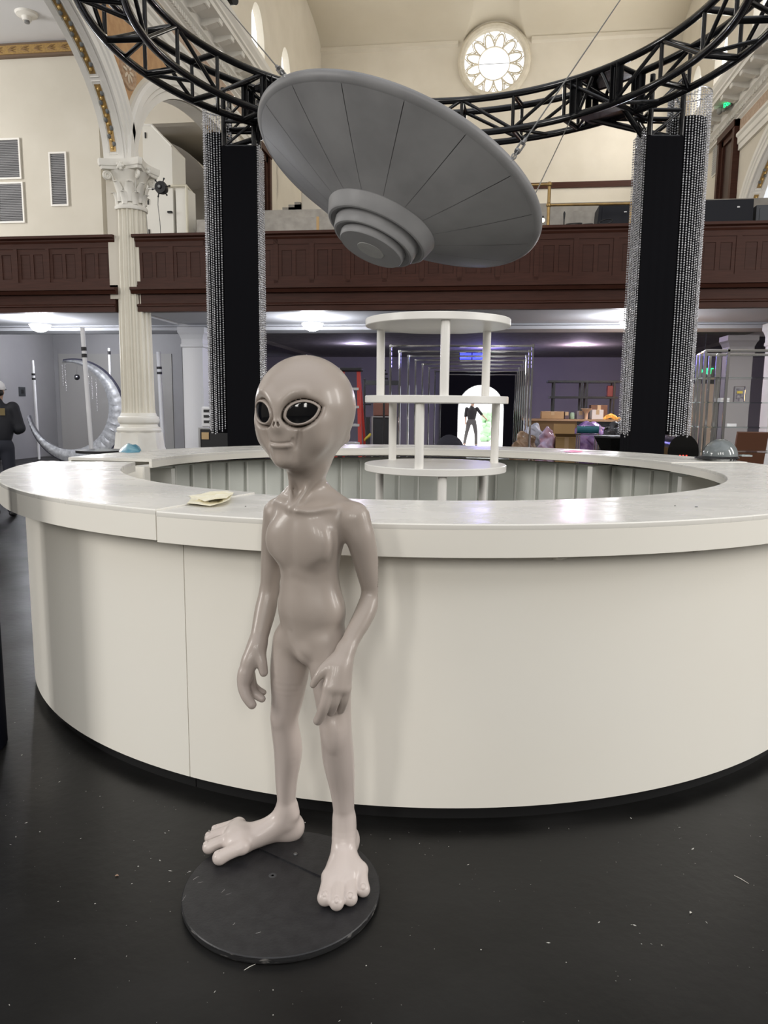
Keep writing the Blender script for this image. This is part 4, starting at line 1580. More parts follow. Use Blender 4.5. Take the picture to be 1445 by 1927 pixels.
def AJ(px, py, D):
    """statue point seen at a pixel, D metres ahead of the camera, in the statue's own frame"""
    p = A_YAW.transposed() @ (ray(px, py))
    p = p * (D / p.y)
    return np.array([p.x - ALIEN_BASE.x, p.y - ALIEN_BASE.y, p.z + CAM_H])


def basis(yaw, pitch=0.0, roll=0.0):
    """rows: left side, front, up of a body part that looks yaw radians to the picture's left of the camera"""
    F = np.array([-math.sin(yaw) * math.cos(pitch), -math.cos(yaw) * math.cos(pitch), math.sin(pitch)])
    L = np.array([math.cos(yaw), -math.sin(yaw), 0.0])
    U = np.cross(L, F) * -1
    if U[2] < 0:
        U = -U
    c, s = math.cos(roll), math.sin(roll)
    L, U = L * c + U * s, U * c - L * s
    return np.stack([L, F, U])


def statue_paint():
    """grey body colour with a height ramp, paler towards the legs and feet"""
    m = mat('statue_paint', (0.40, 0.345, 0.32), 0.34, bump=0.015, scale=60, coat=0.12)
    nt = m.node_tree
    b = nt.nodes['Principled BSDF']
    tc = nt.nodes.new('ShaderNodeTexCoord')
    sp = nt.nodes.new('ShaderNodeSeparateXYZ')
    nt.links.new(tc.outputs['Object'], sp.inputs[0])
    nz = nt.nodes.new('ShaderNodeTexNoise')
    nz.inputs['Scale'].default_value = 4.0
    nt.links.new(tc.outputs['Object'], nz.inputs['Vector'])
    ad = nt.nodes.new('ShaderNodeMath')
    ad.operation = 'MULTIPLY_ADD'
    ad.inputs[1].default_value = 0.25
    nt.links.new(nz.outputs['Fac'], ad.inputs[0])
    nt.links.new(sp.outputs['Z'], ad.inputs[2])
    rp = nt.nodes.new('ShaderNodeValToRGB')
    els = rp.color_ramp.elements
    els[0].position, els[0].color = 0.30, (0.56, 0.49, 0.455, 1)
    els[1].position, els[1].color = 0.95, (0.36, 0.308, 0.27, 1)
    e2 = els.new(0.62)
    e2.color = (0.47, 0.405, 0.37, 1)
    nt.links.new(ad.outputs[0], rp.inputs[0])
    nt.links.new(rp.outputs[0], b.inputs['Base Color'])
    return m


def build_alien():
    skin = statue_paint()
    eyem = mat('statue_eye_black', (0.004, 0.004, 0.005), 0.06, spec=0.6)
    dark = mat('statue_nostril_dark', (0.02, 0.018, 0.018), 0.6)
    root = thing('alien_statue', 'glossy grey alien statue with big black eyes standing on a round black base', 'statue', tuple(A_ROOT), YAW)
    FD = Field((-0.32, -0.26, 0.0), (0.29, 0.36, 1.72), 0.0026)
    TB = basis(math.radians(27))
    L, Fr, U = TB

    # torso ------------------------------------------------------------
    chest = AJ(579, 1012, 2.235)
    belly = AJ(587, 1150, 2.23)
    FD.ell(chest + U * 0.006, (0.118, 0.084, 0.122), TB, 0.03)
    FD.ell(AJ(581, 968, 2.242), (0.108, 0.068, 0.058), TB, 0.05)
    FD.ell(AJ(583, 1090, 2.235), (0.094, 0.076, 0.13), TB, 0.045)
    FD.ell(belly, (0.111, 0.083, 0.090), TB, 0.05)
    FD.ell(AJ(587, 1200, 2.235), (0.106, 0.080, 0.072), TB, 0.04)
    for s in (1, -1):
        FD.ell(chest + L * (0.054 * s) + Fr * 0.056 - U * 0.006, (0.058, 0.028, 0.064), TB, 0.034)         # pectorals
        FD.chain([chest + Fr * 0.100 + L * (0.022 * s) - U * 0.084, chest + Fr * 0.092 + L * (0.060 * s) - U * 0.090,
                  chest + Fr * 0.068 + L * (0.098 * s) - U * 0.066], [0.003, 0.005, 0.002], 0.028, 'sub')
        FD.chain([chest + Fr * 0.092 + L * (0.004 * s) - U * 0.112, chest + Fr * 0.086 + L * (0.050 * s) - U * 0.122],
                 [0.003, 0.002], 0.024, 'sub')
    FD.chain([chest + Fr * 0.105 + U * 0.060, chest + Fr * 0.108 - U * 0.01, chest + Fr * 0.101 - U * 0.07], [0.003, 0.004, 0.003], 0.028, 'sub')

    # legs ---------------------------------------------------------------
    FD.chain([AJ(550, 1205, 2.275), AJ(545, 1260, 2.27), AJ(541, 1310, 2.268), AJ(535, 1355, 2.268), AJ(542, 1410, 2.285),
              AJ(539, 1465, 2.31), AJ(539, 1512, 2.335), AJ(540, 1545, 2.345)],
             [0.062, 0.062, 0.052, 0.0445, 0.0465, 0.037, 0.0295, 0.027], 0.028)
    FD.ell(AJ(524, 1352, 2.243), (0.020, 0.014, 0.026), TB, 0.02)
    FD.chain([AJ(615, 1210, 2.20), AJ(622, 1265, 2.18), AJ(627, 1320, 2.155), AJ(632, 1378, 2.135), AJ(637, 1430, 2.155),
              AJ(644, 1485, 2.185), AJ(647, 1530, 2.205), AJ(648, 1565, 2.21)],
             [0.062, 0.062, 0.054, 0.0485, 0.0485, 0.0385, 0.0325, 0.029], 0.028)
    FD.ell(AJ(626, 1386, 2.104), (0.018, 0.010, 0.028), TB, 0.034)
    FD.chain([AJ(625, 1420, 2.115), AJ(645, 1520, 2.178)], [0.004, 0.004], 0.022)                          # shin
    # groin
    FD.ell(AJ(585, 1222, 2.20), (0.038, 0.056, 0.046), TB, 0.02)
    FD.chain([AJ(541, 1190, 2.168), AJ(556, 1222, 2.150), AJ(578, 1250, 2.14)], [0.002, 0.004, 0.005], 0.018, 'sub')
    FD.chain([AJ(642, 1190, 2.10), AJ(622, 1222, 2.105), AJ(597, 1249, 2.12)], [0.002, 0.004, 0.005], 0.018, 'sub')

    # feet -----------------------------------------------------------------
    nails = []

    def foot(heel, instep, toes, big, radii):
        heel = np.array(heel)
        mid = sum(np.array(t) for t in toes) / len(toes)
        fwd = mid - heel
        fwd[2] = 0
        ln = np.linalg.norm(fwd)
        fwd /= ln
        up = np.array([0, 0, 1.0])
        side = np.array([fwd[1], -fwd[0], 0])
        R = np.stack([side, fwd, up])
        hb = heel * np.array([1, 1, 0.0]) + up * DISC_TOP
        FD.ell(hb + fwd * 0.038 + up * 0.032, (0.037, 0.042, 0.042), R, 0.02)                              # heel
        FD.chain([instep[0] - fwd * 0.006, hb + fwd * 0.034 + up * 0.050], [0.024, 0.036], 0.026)
        FD.chain([hb + fwd * 0.03 + up * 0.032, hb + fwd * ln * 0.5 + up * 0.032, hb + fwd * ln * 0.70 + up * 0.030], [0.035, 0.038, 0.036], 0.025)
        FD.chain(instep, radii, 0.034)
        last = instep[-1]
        for i, t in enumerate(toes):
            t = np.array(t, float)
            c = 1.08 if i == big else 0.98
            cen = last * 0.6 + (hb + fwd * ln * 0.56 + (t - mid) * 0.55 + up * 0.046) * 0.4
            root_ = t - fwd * 0.098 - (t - mid) * 0.16
            root_[2] = DISC_TOP + 0.040
            b2 = t - fwd * 0.050 - (t - mid) * 0.05
            b2[2] = DISC_TOP + 0.031
            tip = t - fwd * 0.023
            tip[2] = DISC_TOP + 0.0225 * c
            FD.chain([cen, root_], [0.033, 0.0250], 0.026)
            FD.chain([root_, b2, tip], [0.0225, 0.0200 * c, 0.0225 * c], 0.0075)
            nl = tip + up * 0.0190 * c + fwd * 0.011
            Rn = np.stack([side, fwd * 0.90 - up * 0.43, up * 0.90 + fwd * 0.43])
            nails.append((nl, up, fwd, Rn))

    def G(px, py, z=DISC_TOP):
        p = A_YAW.transposed() @ ray(px, py)
        p = p * ((z - CAM_H) / p.z)
        return np.array([p.x - ALIEN_BASE.x, p.y - ALIEN_BASE.y, z])
    foot(G(566, 1572), [AJ(540, 1520, 2.338), AJ(522, 1546, 2.335), AJ(484, 1572, 2.31), AJ(440, 1590, 2.275)], [G(400, 1629), G(380, 1608), G(384, 1590), G(396, 1577)], 0, [0.022, 0.034, 0.035, 0.031])
    foot(G(652, 1588), [AJ(648, 1542, 2.205), AJ(647, 1592, 2.187), AJ(645, 1635, 2.135)], [G(611, 1713), G(633, 1722), G(659, 1713), G(683, 1696)], 0, [0.022, 0.039, 0.041])
    FD.ell(AJ(552, 1532, 2.335), (0.016, 0.016, 0.016), None, 0.02)

    # neck and shoulders ----------------------------------------------------
    FD.chain([AJ(585, 850, 2.225), AJ(578, 890, 2.235), AJ(577, 925, 2.245), AJ(578, 962, 2.255)], [0.060, 0.046, 0.046, 0.060], 0.03)
    FD.chain([AJ(596, 922, 2.268), AJ(630, 948, 2.25), AJ(666, 972, 2.20)], [0.034, 0.034, 0.038], 0.045)
    FD.chain([AJ(556, 928, 2.275), AJ(540, 942, 2.285), AJ(521, 962, 2.30)], [0.032, 0.029, 0.034], 0.03)
    FD.chain([AJ(602, 880, 2.195), AJ(580, 918, 2.186), AJ(556, 950, 2.172)], [0.010, 0.007, 0.006], 0.022)    # neck tendons
    FD.chain([AJ(548, 890, 2.205), AJ(546, 920, 2.20), AJ(547, 948, 2.186)], [0.008, 0.006, 0.005], 0.018)
    FD.chain([AJ(557, 960, 2.156), AJ(585, 962, 2.149), AJ(618, 957, 2.160), AJ(645, 955, 2.20)], [0.003, 0.003, 0.003, 0.003], 0.026)  # collar bones
    FD.chain([AJ(546, 958, 2.178), AJ(534, 948, 2.215), AJ(522, 944, 2.26)], [0.004, 0.004, 0.003], 0.024)
    FD.ell(AJ(552, 951, 2.150), (0.008, 0.008, 0.014), None, 0.014, 'sub')

    # left arm (right in the picture) --------------------------------------
    FD.chain([AJ(667, 975, 2.195), AJ(678, 1010, 2.195), AJ(688, 1055, 2.208), AJ(701, 1118, 2.225)], [0.044, 0.0435, 0.0385, 0.0290], 0.024)
    FD.chain([AJ(699, 1116, 2.225), AJ(687, 1152, 2.19), AJ(665, 1195, 2.145), AJ(650, 1226, 2.113)], [0.0285, 0.0315, 0.0275, 0.0250], 0.012)
    FD.chain([AJ(707, 1125, 2.232), AJ(680, 1180, 2.16)], [0.012, 0.008], 0.02)
    # left hand: back of the hand towards the camera
    FD.chain([AJ(650, 1224, 2.113), AJ(640, 1255, 2.082), AJ(636, 1292, 2.062)], [0.0255, 0.029, 0.026], 0.02)
    FD.chain([AJ(628, 1255, 2.075), AJ(620, 1295, 2.05)], [0.022, 0.0185], 0.018)
    FD.chain([AJ(650, 1250, 2.095), AJ(650, 1296, 2.075)], [0.021, 0.018], 0.018)
    FD.chain([AJ(619, 1292, 2.05), AJ(611, 1325, 2.042), AJ(604, 1345, 2.052), AJ(598, 1356, 2.06)], [0.0185, 0.0165, 0.0158, 0.0145], 0.006)
    FD.chain([AJ(635, 1295, 2.055), AJ(629, 1322, 2.055), AJ(622, 1340, 2.075)], [0.0165, 0.0150, 0.0135], 0.005)
    FD.chain([AJ(650, 1295, 2.07), AJ(647, 1318, 2.075), AJ(641, 1336, 2.095)], [0.0165, 0.0145, 0.0125], 0.005)
    FD.chain([AJ(633, 1240, 2.09), AJ(611, 1258, 2.068), AJ(599, 1272, 2.06), AJ(589, 1289, 2.062)], [0.020, 0.0165, 0.0130, 0.0105], 0.010)

    # right arm (left in the picture) ---------------------------------------
    FD.chain([AJ(521, 965, 2.30), AJ(516, 1000, 2.315), AJ(512, 1050, 2.335), AJ(507, 1112, 2.345)], [0.040, 0.0395, 0.0355, 0.0295], 0.02)
    FD.chain([AJ(507, 1108, 2.345), AJ(500, 1145, 2.325), AJ(491, 1185, 2.29), AJ(484, 1215, 2.265)], [0.0295, 0.0345, 0.030, 0.0265], 0.012)
    FD.chain([AJ(484, 1212, 2.265), AJ(470, 1243, 2.245), AJ(461, 1275, 2.235)], [0.0270, 0.027, 0.0225], 0.018)
    FD.chain([AJ(461, 1268, 2.235), AJ(458, 1290, 2.225), AJ(464, 1311, 2.215), AJ(474, 1326, 2.21)], [0.0225, 0.0195, 0.0170, 0.0150], 0.010)
    FD.chain([AJ(467, 1272, 2.26), AJ(471, 1294, 2.262), AJ(481, 1307, 2.26), AJ(493, 1315, 2.25)], [0.020, 0.0170, 0.0145, 0.0125], 0.006)
    FD.chain([AJ(470, 1268, 2.285), AJ(476, 1289, 2.30), AJ(486, 1298, 2.305), AJ(496, 1303, 2.30)], [0.018, 0.0145, 0.0120, 0.0105], 0.006)
    FD.chain([AJ(485, 1218, 2.258), AJ(492, 1244, 2.238), AJ(496, 1266, 2.23)], [0.022, 0.0170, 0.0135], 0.014)

    # head --------------------------------------------------------------
    HYAW = math.radians(23.5)
    HB = basis(HYAW, -0.03)
    hl, hf, hu = HB
    hc = AJ(576, 767, 2.215)

    def Hd(l, f, u):
        return hc + hl * l + hf * f + hu * u
    FD.ell(hc + hu * 0.004, (0.144, 0.160, 0.148), HB, 0.02)
    FD.ell(Hd(0, 0.056, -0.070), (0.098, 0.092, 0.088), HB, 0.05)
    FD.ell(Hd(0, 0.082, -0.118), (0.060, 0.062, 0.056), HB, 0.045)     # jaw
    FD.ell(Hd(0, -0.025, -0.080), (0.090, 0.085, 0.07), HB, 0.05)      # back of the jaw
    FD.chain([Hd(0, 0.02, -0.09), Hd(0, 0.01, -0.13), AJ(582, 872, 2.225)], [0.066, 0.058, 0.052], 0.04)
    FD.ell(Hd(0.004, 0.110, -0.074), (0.047, 0.042, 0.043), HB, 0.03)      # muzzle
    FD.chain([Hd(0, 0.146, 0.012), Hd(0, 0.154, -0.018), Hd(0, 0.158, -0.045)], [0.012, 0.011, 0.014], 0.026)
    FD.ell(Hd(0, 0.132, -0.146), (0.028, 0.018, 0.018), HB, 0.025)     # chin
    for s in (1, -1):
        FD.ell(Hd(0.070 * s, 0.085, -0.042), (0.038, 0.040, 0.038), HB, 0.03)
        FD.ell(Hd(0.075 * s, 0.082, -0.085), (0.028, 0.028, 0.026), HB, 0.034)                             # cheek
        FD.chain([Hd(0.012 * s, 0.152, -0.005), Hd(0.020 * s, 0.153, 0.026), Hd(0.045 * s, 0.145, 0.047), Hd(0.068 * s, 0.130, 0.050)],
                 [0.005, 0.007, 0.006, 0.002], 0.026)                                                          # brow
        FD.ell(Hd(0.050 * s, 0.139, -0.080), (0.004, 0.008, 0.024), basis(HYAW, -0.03, -0.25 * s), 0.024, 'sub')                                                          # smile fold
        FD.ell(Hd(0.094 * s, -0.070, -0.092), (0.014, 0.012, 0.020), basis(HYAW, 0.6), 0.010)               # ear bud
        FD.chain([Hd(0.112 * s, -0.052, -0.093), Hd(0.104 * s, -0.066, -0.112)], [0.003, 0.003], 0.006, 'sub')

    FD.smooth(3)
    for nl, up, fwd, Rn in nails:
        FD.ell(nl, (0.0108, 0.0135, 0.0056), Rn, 0.001, 'sub')
        FD.ell(nl - up * 0.0022 - fwd * 0.0012, (0.0076, 0.0100, 0.0058), Rn, 0.001)

    for s in (1, -1):
        FD.ell(Hd(0.0068 * s, 0.168, -0.041), (0.0040, 0.016, 0.0074), basis(HYAW, -0.03, 0.30 * s), 0.001, 'sub')  # nostril

    # eyes: almond with a lid rim
    eyes = []
    for s in (1, -1):
        ec = Hd(0.0590 * s, 0.1260, -0.009)
        n = hl * (0.50 * s) + hf * 0.865 + hu * 0.04
        n /= np.linalg.norm(n)
        a = np.cross(hu, n)
        a /= np.linalg.norm(a)
        a = a * (1 if a @ hl * s > 0 else -1)                          # outwards along the eye
        t = hu - n * (hu @ n)
        t /= np.linalg.norm(t)
        th = 0.27
        a2 = a * math.cos(th) + t * math.sin(th)
        t2 = t * math.cos(th) - a * math.sin(th)

        def almond(X, Y, Z, grow, ec=ec, a2=a2, t2=t2, n=n):
            dx, dy, dz = X - ec[0], Y - ec[1], Z - ec[2]
            p = dx * a2[0] + dy * a2[1] + dz * a2[2]
            q = dx * t2[0] + dy * t2[1] + dz * t2[2]
            r = dx * n[0] + dy * n[1] + dz * n[2]
            W_, Hh = 0.0450, 0.0260
            R = (W_ * W_ + Hh * Hh) / (2 * Hh)
            o = R - Hh
            d = np.maximum(np.sqrt(p * p + (q + o) ** 2), np.sqrt(p * p + (q - o) ** 2)) - R
            pp = p + 0.010
            rounder = np.sqrt((pp / 1.25) ** 2 + q * q) - 0.0265
            return smin(d, rounder, 0.006) - grow, r, p, q
        eyes.append((ec, a2, t2, n, almond))
        lo, hi = ec - 0.09, ec + 0.09

        def lid(X, Y, Z, al=almond):
            d, r, p, q = al(X, Y, Z, 0.0042)
            return np.maximum(np.maximum(d, r - (0.0195 - 3.6 * (p * p + q * q))), -0.03 - r)

        def groove(X, Y, Z, al=almond):
            d, r, p, q = al(X, Y, Z, 0.0095)
            return np.maximum(np.abs(d) - 0.0014, np.abs(r) - 0.04)

        def hole(X, Y, Z, al=almond):
            d, r, p, q = al(X, Y, Z, 0.0)
            return np.maximum(d, -0.025 - r)
        FD.func(lo, hi, groove, 0.014, 'sub', 0.0)
        FD.func(lo, hi, lid, 0.006, 'add', 0.0)
        FD.func(lo, hi, hole, 0.003, 'sub', 0.0)
    # mouth: a thin smiling cut and a lower lip, laid on the surface
    mp = []
    for i in range(11):
        l = -0.040 + 0.0080 * i
        u = -0.094 + 2.6 * l * l
        f = 0.20
        for _ in range(80):                                            # march inwards to the skin
            p = Hd(l, f, u)
            g = [int(round((p[q] - FD.lo[q]) / FD.h)) for q in range(3)]
            if FD.d[g[0], g[1], g[2]] < 0.001:
                break
            f -= 0.0015
        mp.append((l, f, u))
    fs = np.array([m[1] for m in mp])
    fs = np.convolve(np.pad(fs, 1, mode='edge'), [0.25, 0.5, 0.25], 'valid')
    lip = [Hd(m[0], f - 0.0035, m[2] - 0.0075) for m, f in zip(mp, fs)][1:-1]
    FD.chain(lip, [0.003] + [0.0055] * (len(lip) - 2) + [0.003], 0.008, sub=2)
    FD.chain([Hd(m[0], f + 0.001, m[2]) for m, f in zip(mp, fs)], [0.0022] + [0.0030] * 9 + [0.0022], 0.0025, 'sub', sub=2)
    for s in (0, -1):
        FD.ell(Hd(mp[s][0], fs[s] + 0.002, mp[s][2]), (0.004, 0.006, 0.008), HB, 0.008, 'sub')

    # flat soles
    FD.d[:, :, FD.ax[2] < DISC_TOP + 0.001] = 1.0
    V, Fc = FD.mesh()
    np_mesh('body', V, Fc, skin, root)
    for ec, a2, t2, n, al in eyes:
        E = Field(ec - 0.075, ec + 0.075, 0.002)

        def ball(X, Y, Z):
            d, r, p, q = al(X, Y, Z, 0.0008)
            return np.maximum(np.maximum(d, r - (0.0155 - 3.0 * (p * p + q * q))), -0.02 - r)
        E.func(ec - 0.075, ec + 0.075, ball, 1e-4)
        V, Fc = E.mesh()
        o = np_mesh('eye', V, Fc, eyem, root)
        o['label'] = 'glossy black almond eye'
    # base -----------------------------------------------------------------
    return root


ALIEN = build_alien()


def build_alien_base():
    black = mat('base_black_paint', (0.012, 0.012, 0.014), 0.42, col2=(0.02, 0.02, 0.022), scale=30, bump=0.05, bscale=120)
    edge = mat('base_scuffed_edge', (0.016, 0.016, 0.017), 0.6, col2=(0.22, 0.21, 0.20), scale=22, stretch=(1, 1, 4), ramp=(0.60, 0.74), bump=0.2)
    scuff = mat('base_white_scuff', (0.30, 0.29, 0.28), 0.8)
    bolt = mat('base_bolt_steel', (0.18, 0.18, 0.18), 0.4, 0.8)
    c = A_YAW @ Vector((-0.304, 2.110, 0))
    root = thing('round_platform', 'round black plywood platform with scuffed edge under the alien statue', 'platform', (c.x, c.y, 0), YAW)
    r = 0.302
    MB().lathe([(r - 0.012, 0.0), (r - 0.002, 0.003), (r, 0.008), (r, 0.021)], 96).build('edge', edge, root, 40)
    MB().lathe([(r, 0.0205), (r - 0.003, 0.0235), (0.0, 0.0235)], 96).build('top', black, root, 40)

    def L(px, py):
        p = A_YAW.transposed() @ onZ(px, py, 0.024)
        return Vector((p.x + 0.304, p.y - 2.110, 0.0235))
    # the flat plate between the feet
    a, b = L(488, 1598), L(603, 1650)
    a2, b2 = L(560, 1572), L(640, 1600)
    pl = MB()
    vs = [a, b, b2, a2]
    pl.add([tuple(v) for v in vs] + [(v.x, v.y, v.z + 0.0042) for v in vs], [(0, 3, 2, 1), (4, 5, 6, 7), (0, 1, 5, 4), (1, 2, 6, 5), (2, 3, 7, 6), (3, 0, 4, 7)])
    p = pl.build('plate', black, root)
    q = L(556, 1610)
    MB().lathe([(0.0075, 0), (0.0075, 0.003), (0.005, 0.005), (0, 0.005)], 6, (q.x, q.y, 0.0277)).build('bolt', bolt, p, 30)
    h = L(513, 1647)
    MB().lathe([(0.013, 0.0), (0.011, 0.0012), (0.006, 0.0012), (0.004, 0.0), (0.0, 0.0)], 16, (h.x, h.y, 0.0235)).build('drilled_hole', scuff_dark(), root, 60)
    rnd = random.Random(3)
    for (x, y, w, l, an) in ((368, 1652, .004, .022, .9), (377, 1660, .003, .016, .3), (420, 1676, .003, .018, 1.2), (430, 1682, .002, .02, 0.6),
                             (356, 1640, .008, .012, .2), (486, 1755, .003, .015, .5), (440, 1738, .003, .01, 1.0), (346, 1690, .002, .03, 1.4)):
        q = L(x, y)
        pts = []
        for k in range(6):
            t = k / 5 - 0.5
            pts.append((t * l, (rnd.random() - .5) * w))
        poly = [(px, py + w * 0.3 * (1 - abs(px) * 2 / l)) for px, py in pts] + [(px, py - w * 0.3) for px, py in reversed(pts)]
        M = Matrix.Translation((q.x, q.y, 0.0236)) @ Matrix.Rotation(an, 4, 'Z')
        m = MB()
        m.add([(px, py, 0) for px, py in poly], [tuple(range(len(poly)))], M)
        m.build('scuff', scuff, root)
    return root


def scuff_dark():
    return mat('base_scuff_dark', (0.05, 0.05, 0.052), 0.7)


build_alien_base()

# ================================================================== BACKGROUND THINGS
M_CHROME = mat('polished_chrome', (0.58, 0.58, 0.60), 0.07, 1.0)
M_BRASS = mat('aged_brass', (0.40, 0.27, 0.11), 0.35, 0.85, col2=(0.30, 0.20, 0.09), scale=12)
M_CARD = mat('brown_cardboard', (0.34, 0.20, 0.10), 0.85, col2=(0.38, 0.23, 0.12), scale=8)
M_CASE = mat('case_black', (0.010, 0.010, 0.012), 0.5)
M_CLEAR = mat('clear_acrylic', (0.95, 0.97, 1.0), 0.03, trans=1.0, ior=1.3)
M_TINT = mat('shelf_glass', (0.75, 0.85, 0.83), 0.03, trans=1.0, ior=1.1)


def one(name, label, cat, mb, m, loc, smooth=None, group=None):
    """a thing that is a single mesh, given in world coordinates"""
    t = tag(bpy.data.objects.new('tmp', None), None)
    bpy.data.objects.remove(t)
    L = Vector(loc)
    mb.v = [(v[0] - L.x, v[1] - L.y, v[2] - L.z) for v in mb.v]
    o = mb.build(name, m, None, smooth)
    o.location = L
    return tag(o, label, cat, group)


# ---- people -----------------------------------------------------------------------------
def person(label, loc, rz, J, mats, extras):
    """J: joints in a frame facing -Y; clothes are shells grown from the same skeleton"""
    t = thing('person', label, 'person', loc, rz)
    H = 0.012

    def field():
        return Field((-0.6, -0.55, 0.0), (0.6, 0.55, 1.9), H)
    a = {k: np.array(v, float) for k, v in J.items()}
    chest, pel = a['chest'], a['pelvis']

    def torso(F, g):
        F.ell(chest, (0.175 + g, 0.115 + g, 0.20 + g), None, 0.05)
        F.ell((chest + pel) / 2, (0.145 + g, 0.105 + g, 0.18 + g), None, 0.06)

    def arms(F, g, full=True):
        for s in 'LR':
            F.chain([a['sh' + s], a['el' + s]], [0.055 + g, 0.043 + g], 0.03)
            if full:
                F.chain([a['el' + s], a['wr' + s]], [0.042 + g, 0.030 + g], 0.02)

    def hips(F, g):
        F.ell(pel, (0.155 + g, 0.115 + g, 0.12 + g), None, 0.05)
        for s in 'LR':
            F.chain([a['hip' + s], a['kn' + s], a['an' + s]], [0.085 + g, 0.058 + g, 0.042 + g * 1.6], 0.03)
    B = field()
    torso(B, -0.012)
    arms(B, -0.006)
    hips(B, -0.014)
    B.chain([chest + (0, 0, 0.16), a['head'] - (0, 0, 0.10)], [0.055, 0.055], 0.03)
    B.ell(a['head'], (0.075, 0.095, 0.115), None, 0.02)
    B.ell(a['head'] + (0, -0.085, -0.02), (0.016, 0.02, 0.022), None, 0.015)
    for s, sg in (('L', 1), ('R', -1)):
        B.ell(a['head'] + (0.075 * sg, 0.01, -0.01), (0.012, 0.02, 0.03), None, 0.008)
        B.ell(a['wr' + s] + a['hand' + s] * 0.5, (0.028, 0.035, 0.045), None, 0.02)
        d = a['hand' + s]
        for f in range(4):
            o = np.array([0.0, 0.018 * (f - 1.5), 0.0])
            B.chain([a['wr' + s] + d * 0.6 + o, a['wr' + s] + d * 1.45 + o], [0.011, 0.009], 0.006)
        B.chain([a['wr' + s] + d * 0.3, a['wr' + s] + d * 0.9 + (0, -0.05, 0)], [0.012, 0.010], 0.008)
        B.chain([a['an' + s], a['an' + s] + (0, -0.10, -0.045)], [0.04, 0.035], 0.03)
    V, F = B.mesh()
    np_mesh('body', V, F, mats['skin'], t)
    C = field()
    torso(C, 0.012 + extras.get('loose', 0))
    arms(C, 0.010 + extras.get('loose', 0), extras.get('long', True))
    C.chain([chest + (0, 0, 0.17), chest + (0, 0, 0.215)], [0.085, 0.070], 0.03)
    C.d[:, :, C.ax[2] < a['pelvis'][2] - 0.06] = 1.0
    V, F = C.mesh()
    np_mesh(extras.get('top', 'jacket'), V, F, mats['top'], t)
    C = field()
    hips(C, 0.008)
    C.d[:, :, C.ax[2] > pel[2] + 0.08] = 1.0
    C.d[:, :, C.ax[2] < 0.07] = 1.0
    V, F = C.mesh()
    np_mesh('trousers', V, F, mats['legs'], t)
    for s in 'LR':
        m = MB()
        p = a['an' + s]
        m.sphere((p[0], p[1] - 0.055, 0.05), (0.05, 0.13, 0.05), 14, 8)
        m.v = [(v[0], v[1], max(v[2], 0.004)) for v in m.v]
        m.build('shoe', mats['shoe'], t, 50)
    h = a['head']
    if extras.get('cap'):
        m = MB().lathe([(0.088, 0.0), (0.094, 0.03), (0.085, 0.075), (0.05, 0.112), (0.0, 0.122)], 24, (0, 0, 0), shape=lambda q: 1.0 + 0.14 * abs(math.sin(q)))
        m.v = [(v[0] + h[0], v[1] + h[1], v[2] + h[2] + 0.02) for v in m.v]
        c = m.build('cap', mats['cap'], t, 50)
        m = MB()
        m.sphere((h[0], h[1] - 0.13, h[2] + 0.025), (0.075, 0.085, 0.010), 14, 6)
        m.build('visor', mats['hair'], c, 50)
        m = MB()
        m.sphere((h[0], h[1] + 0.02, h[2] - 0.015), (0.084, 0.095, 0.060), 14, 8)
        m.build('hair', mats['hair'], t, 50)
    else:
        m = MB()
        m.sphere((h[0], h[1] + 0.018, h[2] + 0.025), (0.083, 0.096, 0.105), 16, 10)
        m.build('hair', mats['hair'], t, 50)
    return t


skin_a = mat('person_skin', (0.45, 0.28, 0.20), 0.6)
pl_ = onZ(4, 972, 0)
J1 = dict(chest=(0, 0, 1.27), pelvis=(0, 0.01, 0.95), head=(0, -0.04, 1.63),
          shL=(0.185, 0, 1.42), elL=(0.25, -0.02, 1.16), wrL=(0.16, -0.24, 1.12), handL=(-0.05, -0.06, 0.0),
          shR=(-0.185, 0, 1.42), elR=(-0.25, -0.02, 1.16), wrR=(-0.16, -0.24, 1.12), handR=(0.05, -0.06, 0.0),
          hipL=(0.085, 0, 0.90), knL=(0.10, -0.02, 0.49), anL=(0.11, 0.02, 0.09), hipR=(-0.085, 0, 0.90), knR=(-0.10, -0.02, 0.49), anR=(-0.11, 0.02, 0.09))
p1 = person('person in white cap and black jacket seen from behind at the left edge', (pl_.x + 0.03, pl_.y, 0), PI + 0.3, J1,
            dict(skin=skin_a, top=mat('jacket_black', (0.010, 0.011, 0.016), 0.7), legs=mat('trousers_navy', (0.016, 0.018, 0.028), 0.8), shoe=M_BLACK,
                 cap=mat('cap_white', (0.75, 0.75, 0.77), 0.7), hair=mat('hair_dark', (0.012, 0.010, 0.009), 0.6)), dict(cap=True, loose=0.016))
mk = MB()
for k in range(9):
    mk.box((0.03, 0.152 - 0.004 * abs(k - 5), 1.36 - 0.042 * k), (0.035, 0.006, 0.026))
mk.build('back_print', mat('print_white', (0.75, 0.75, 0.75), 0.7), p1)
em = MB().box((-0.10, 0.146, 1.37), (0.07, 0.006, 0.09))
em.build('emblem', mat('emblem_gold', (0.16, 0.12, 0.05), 0.7), p1)

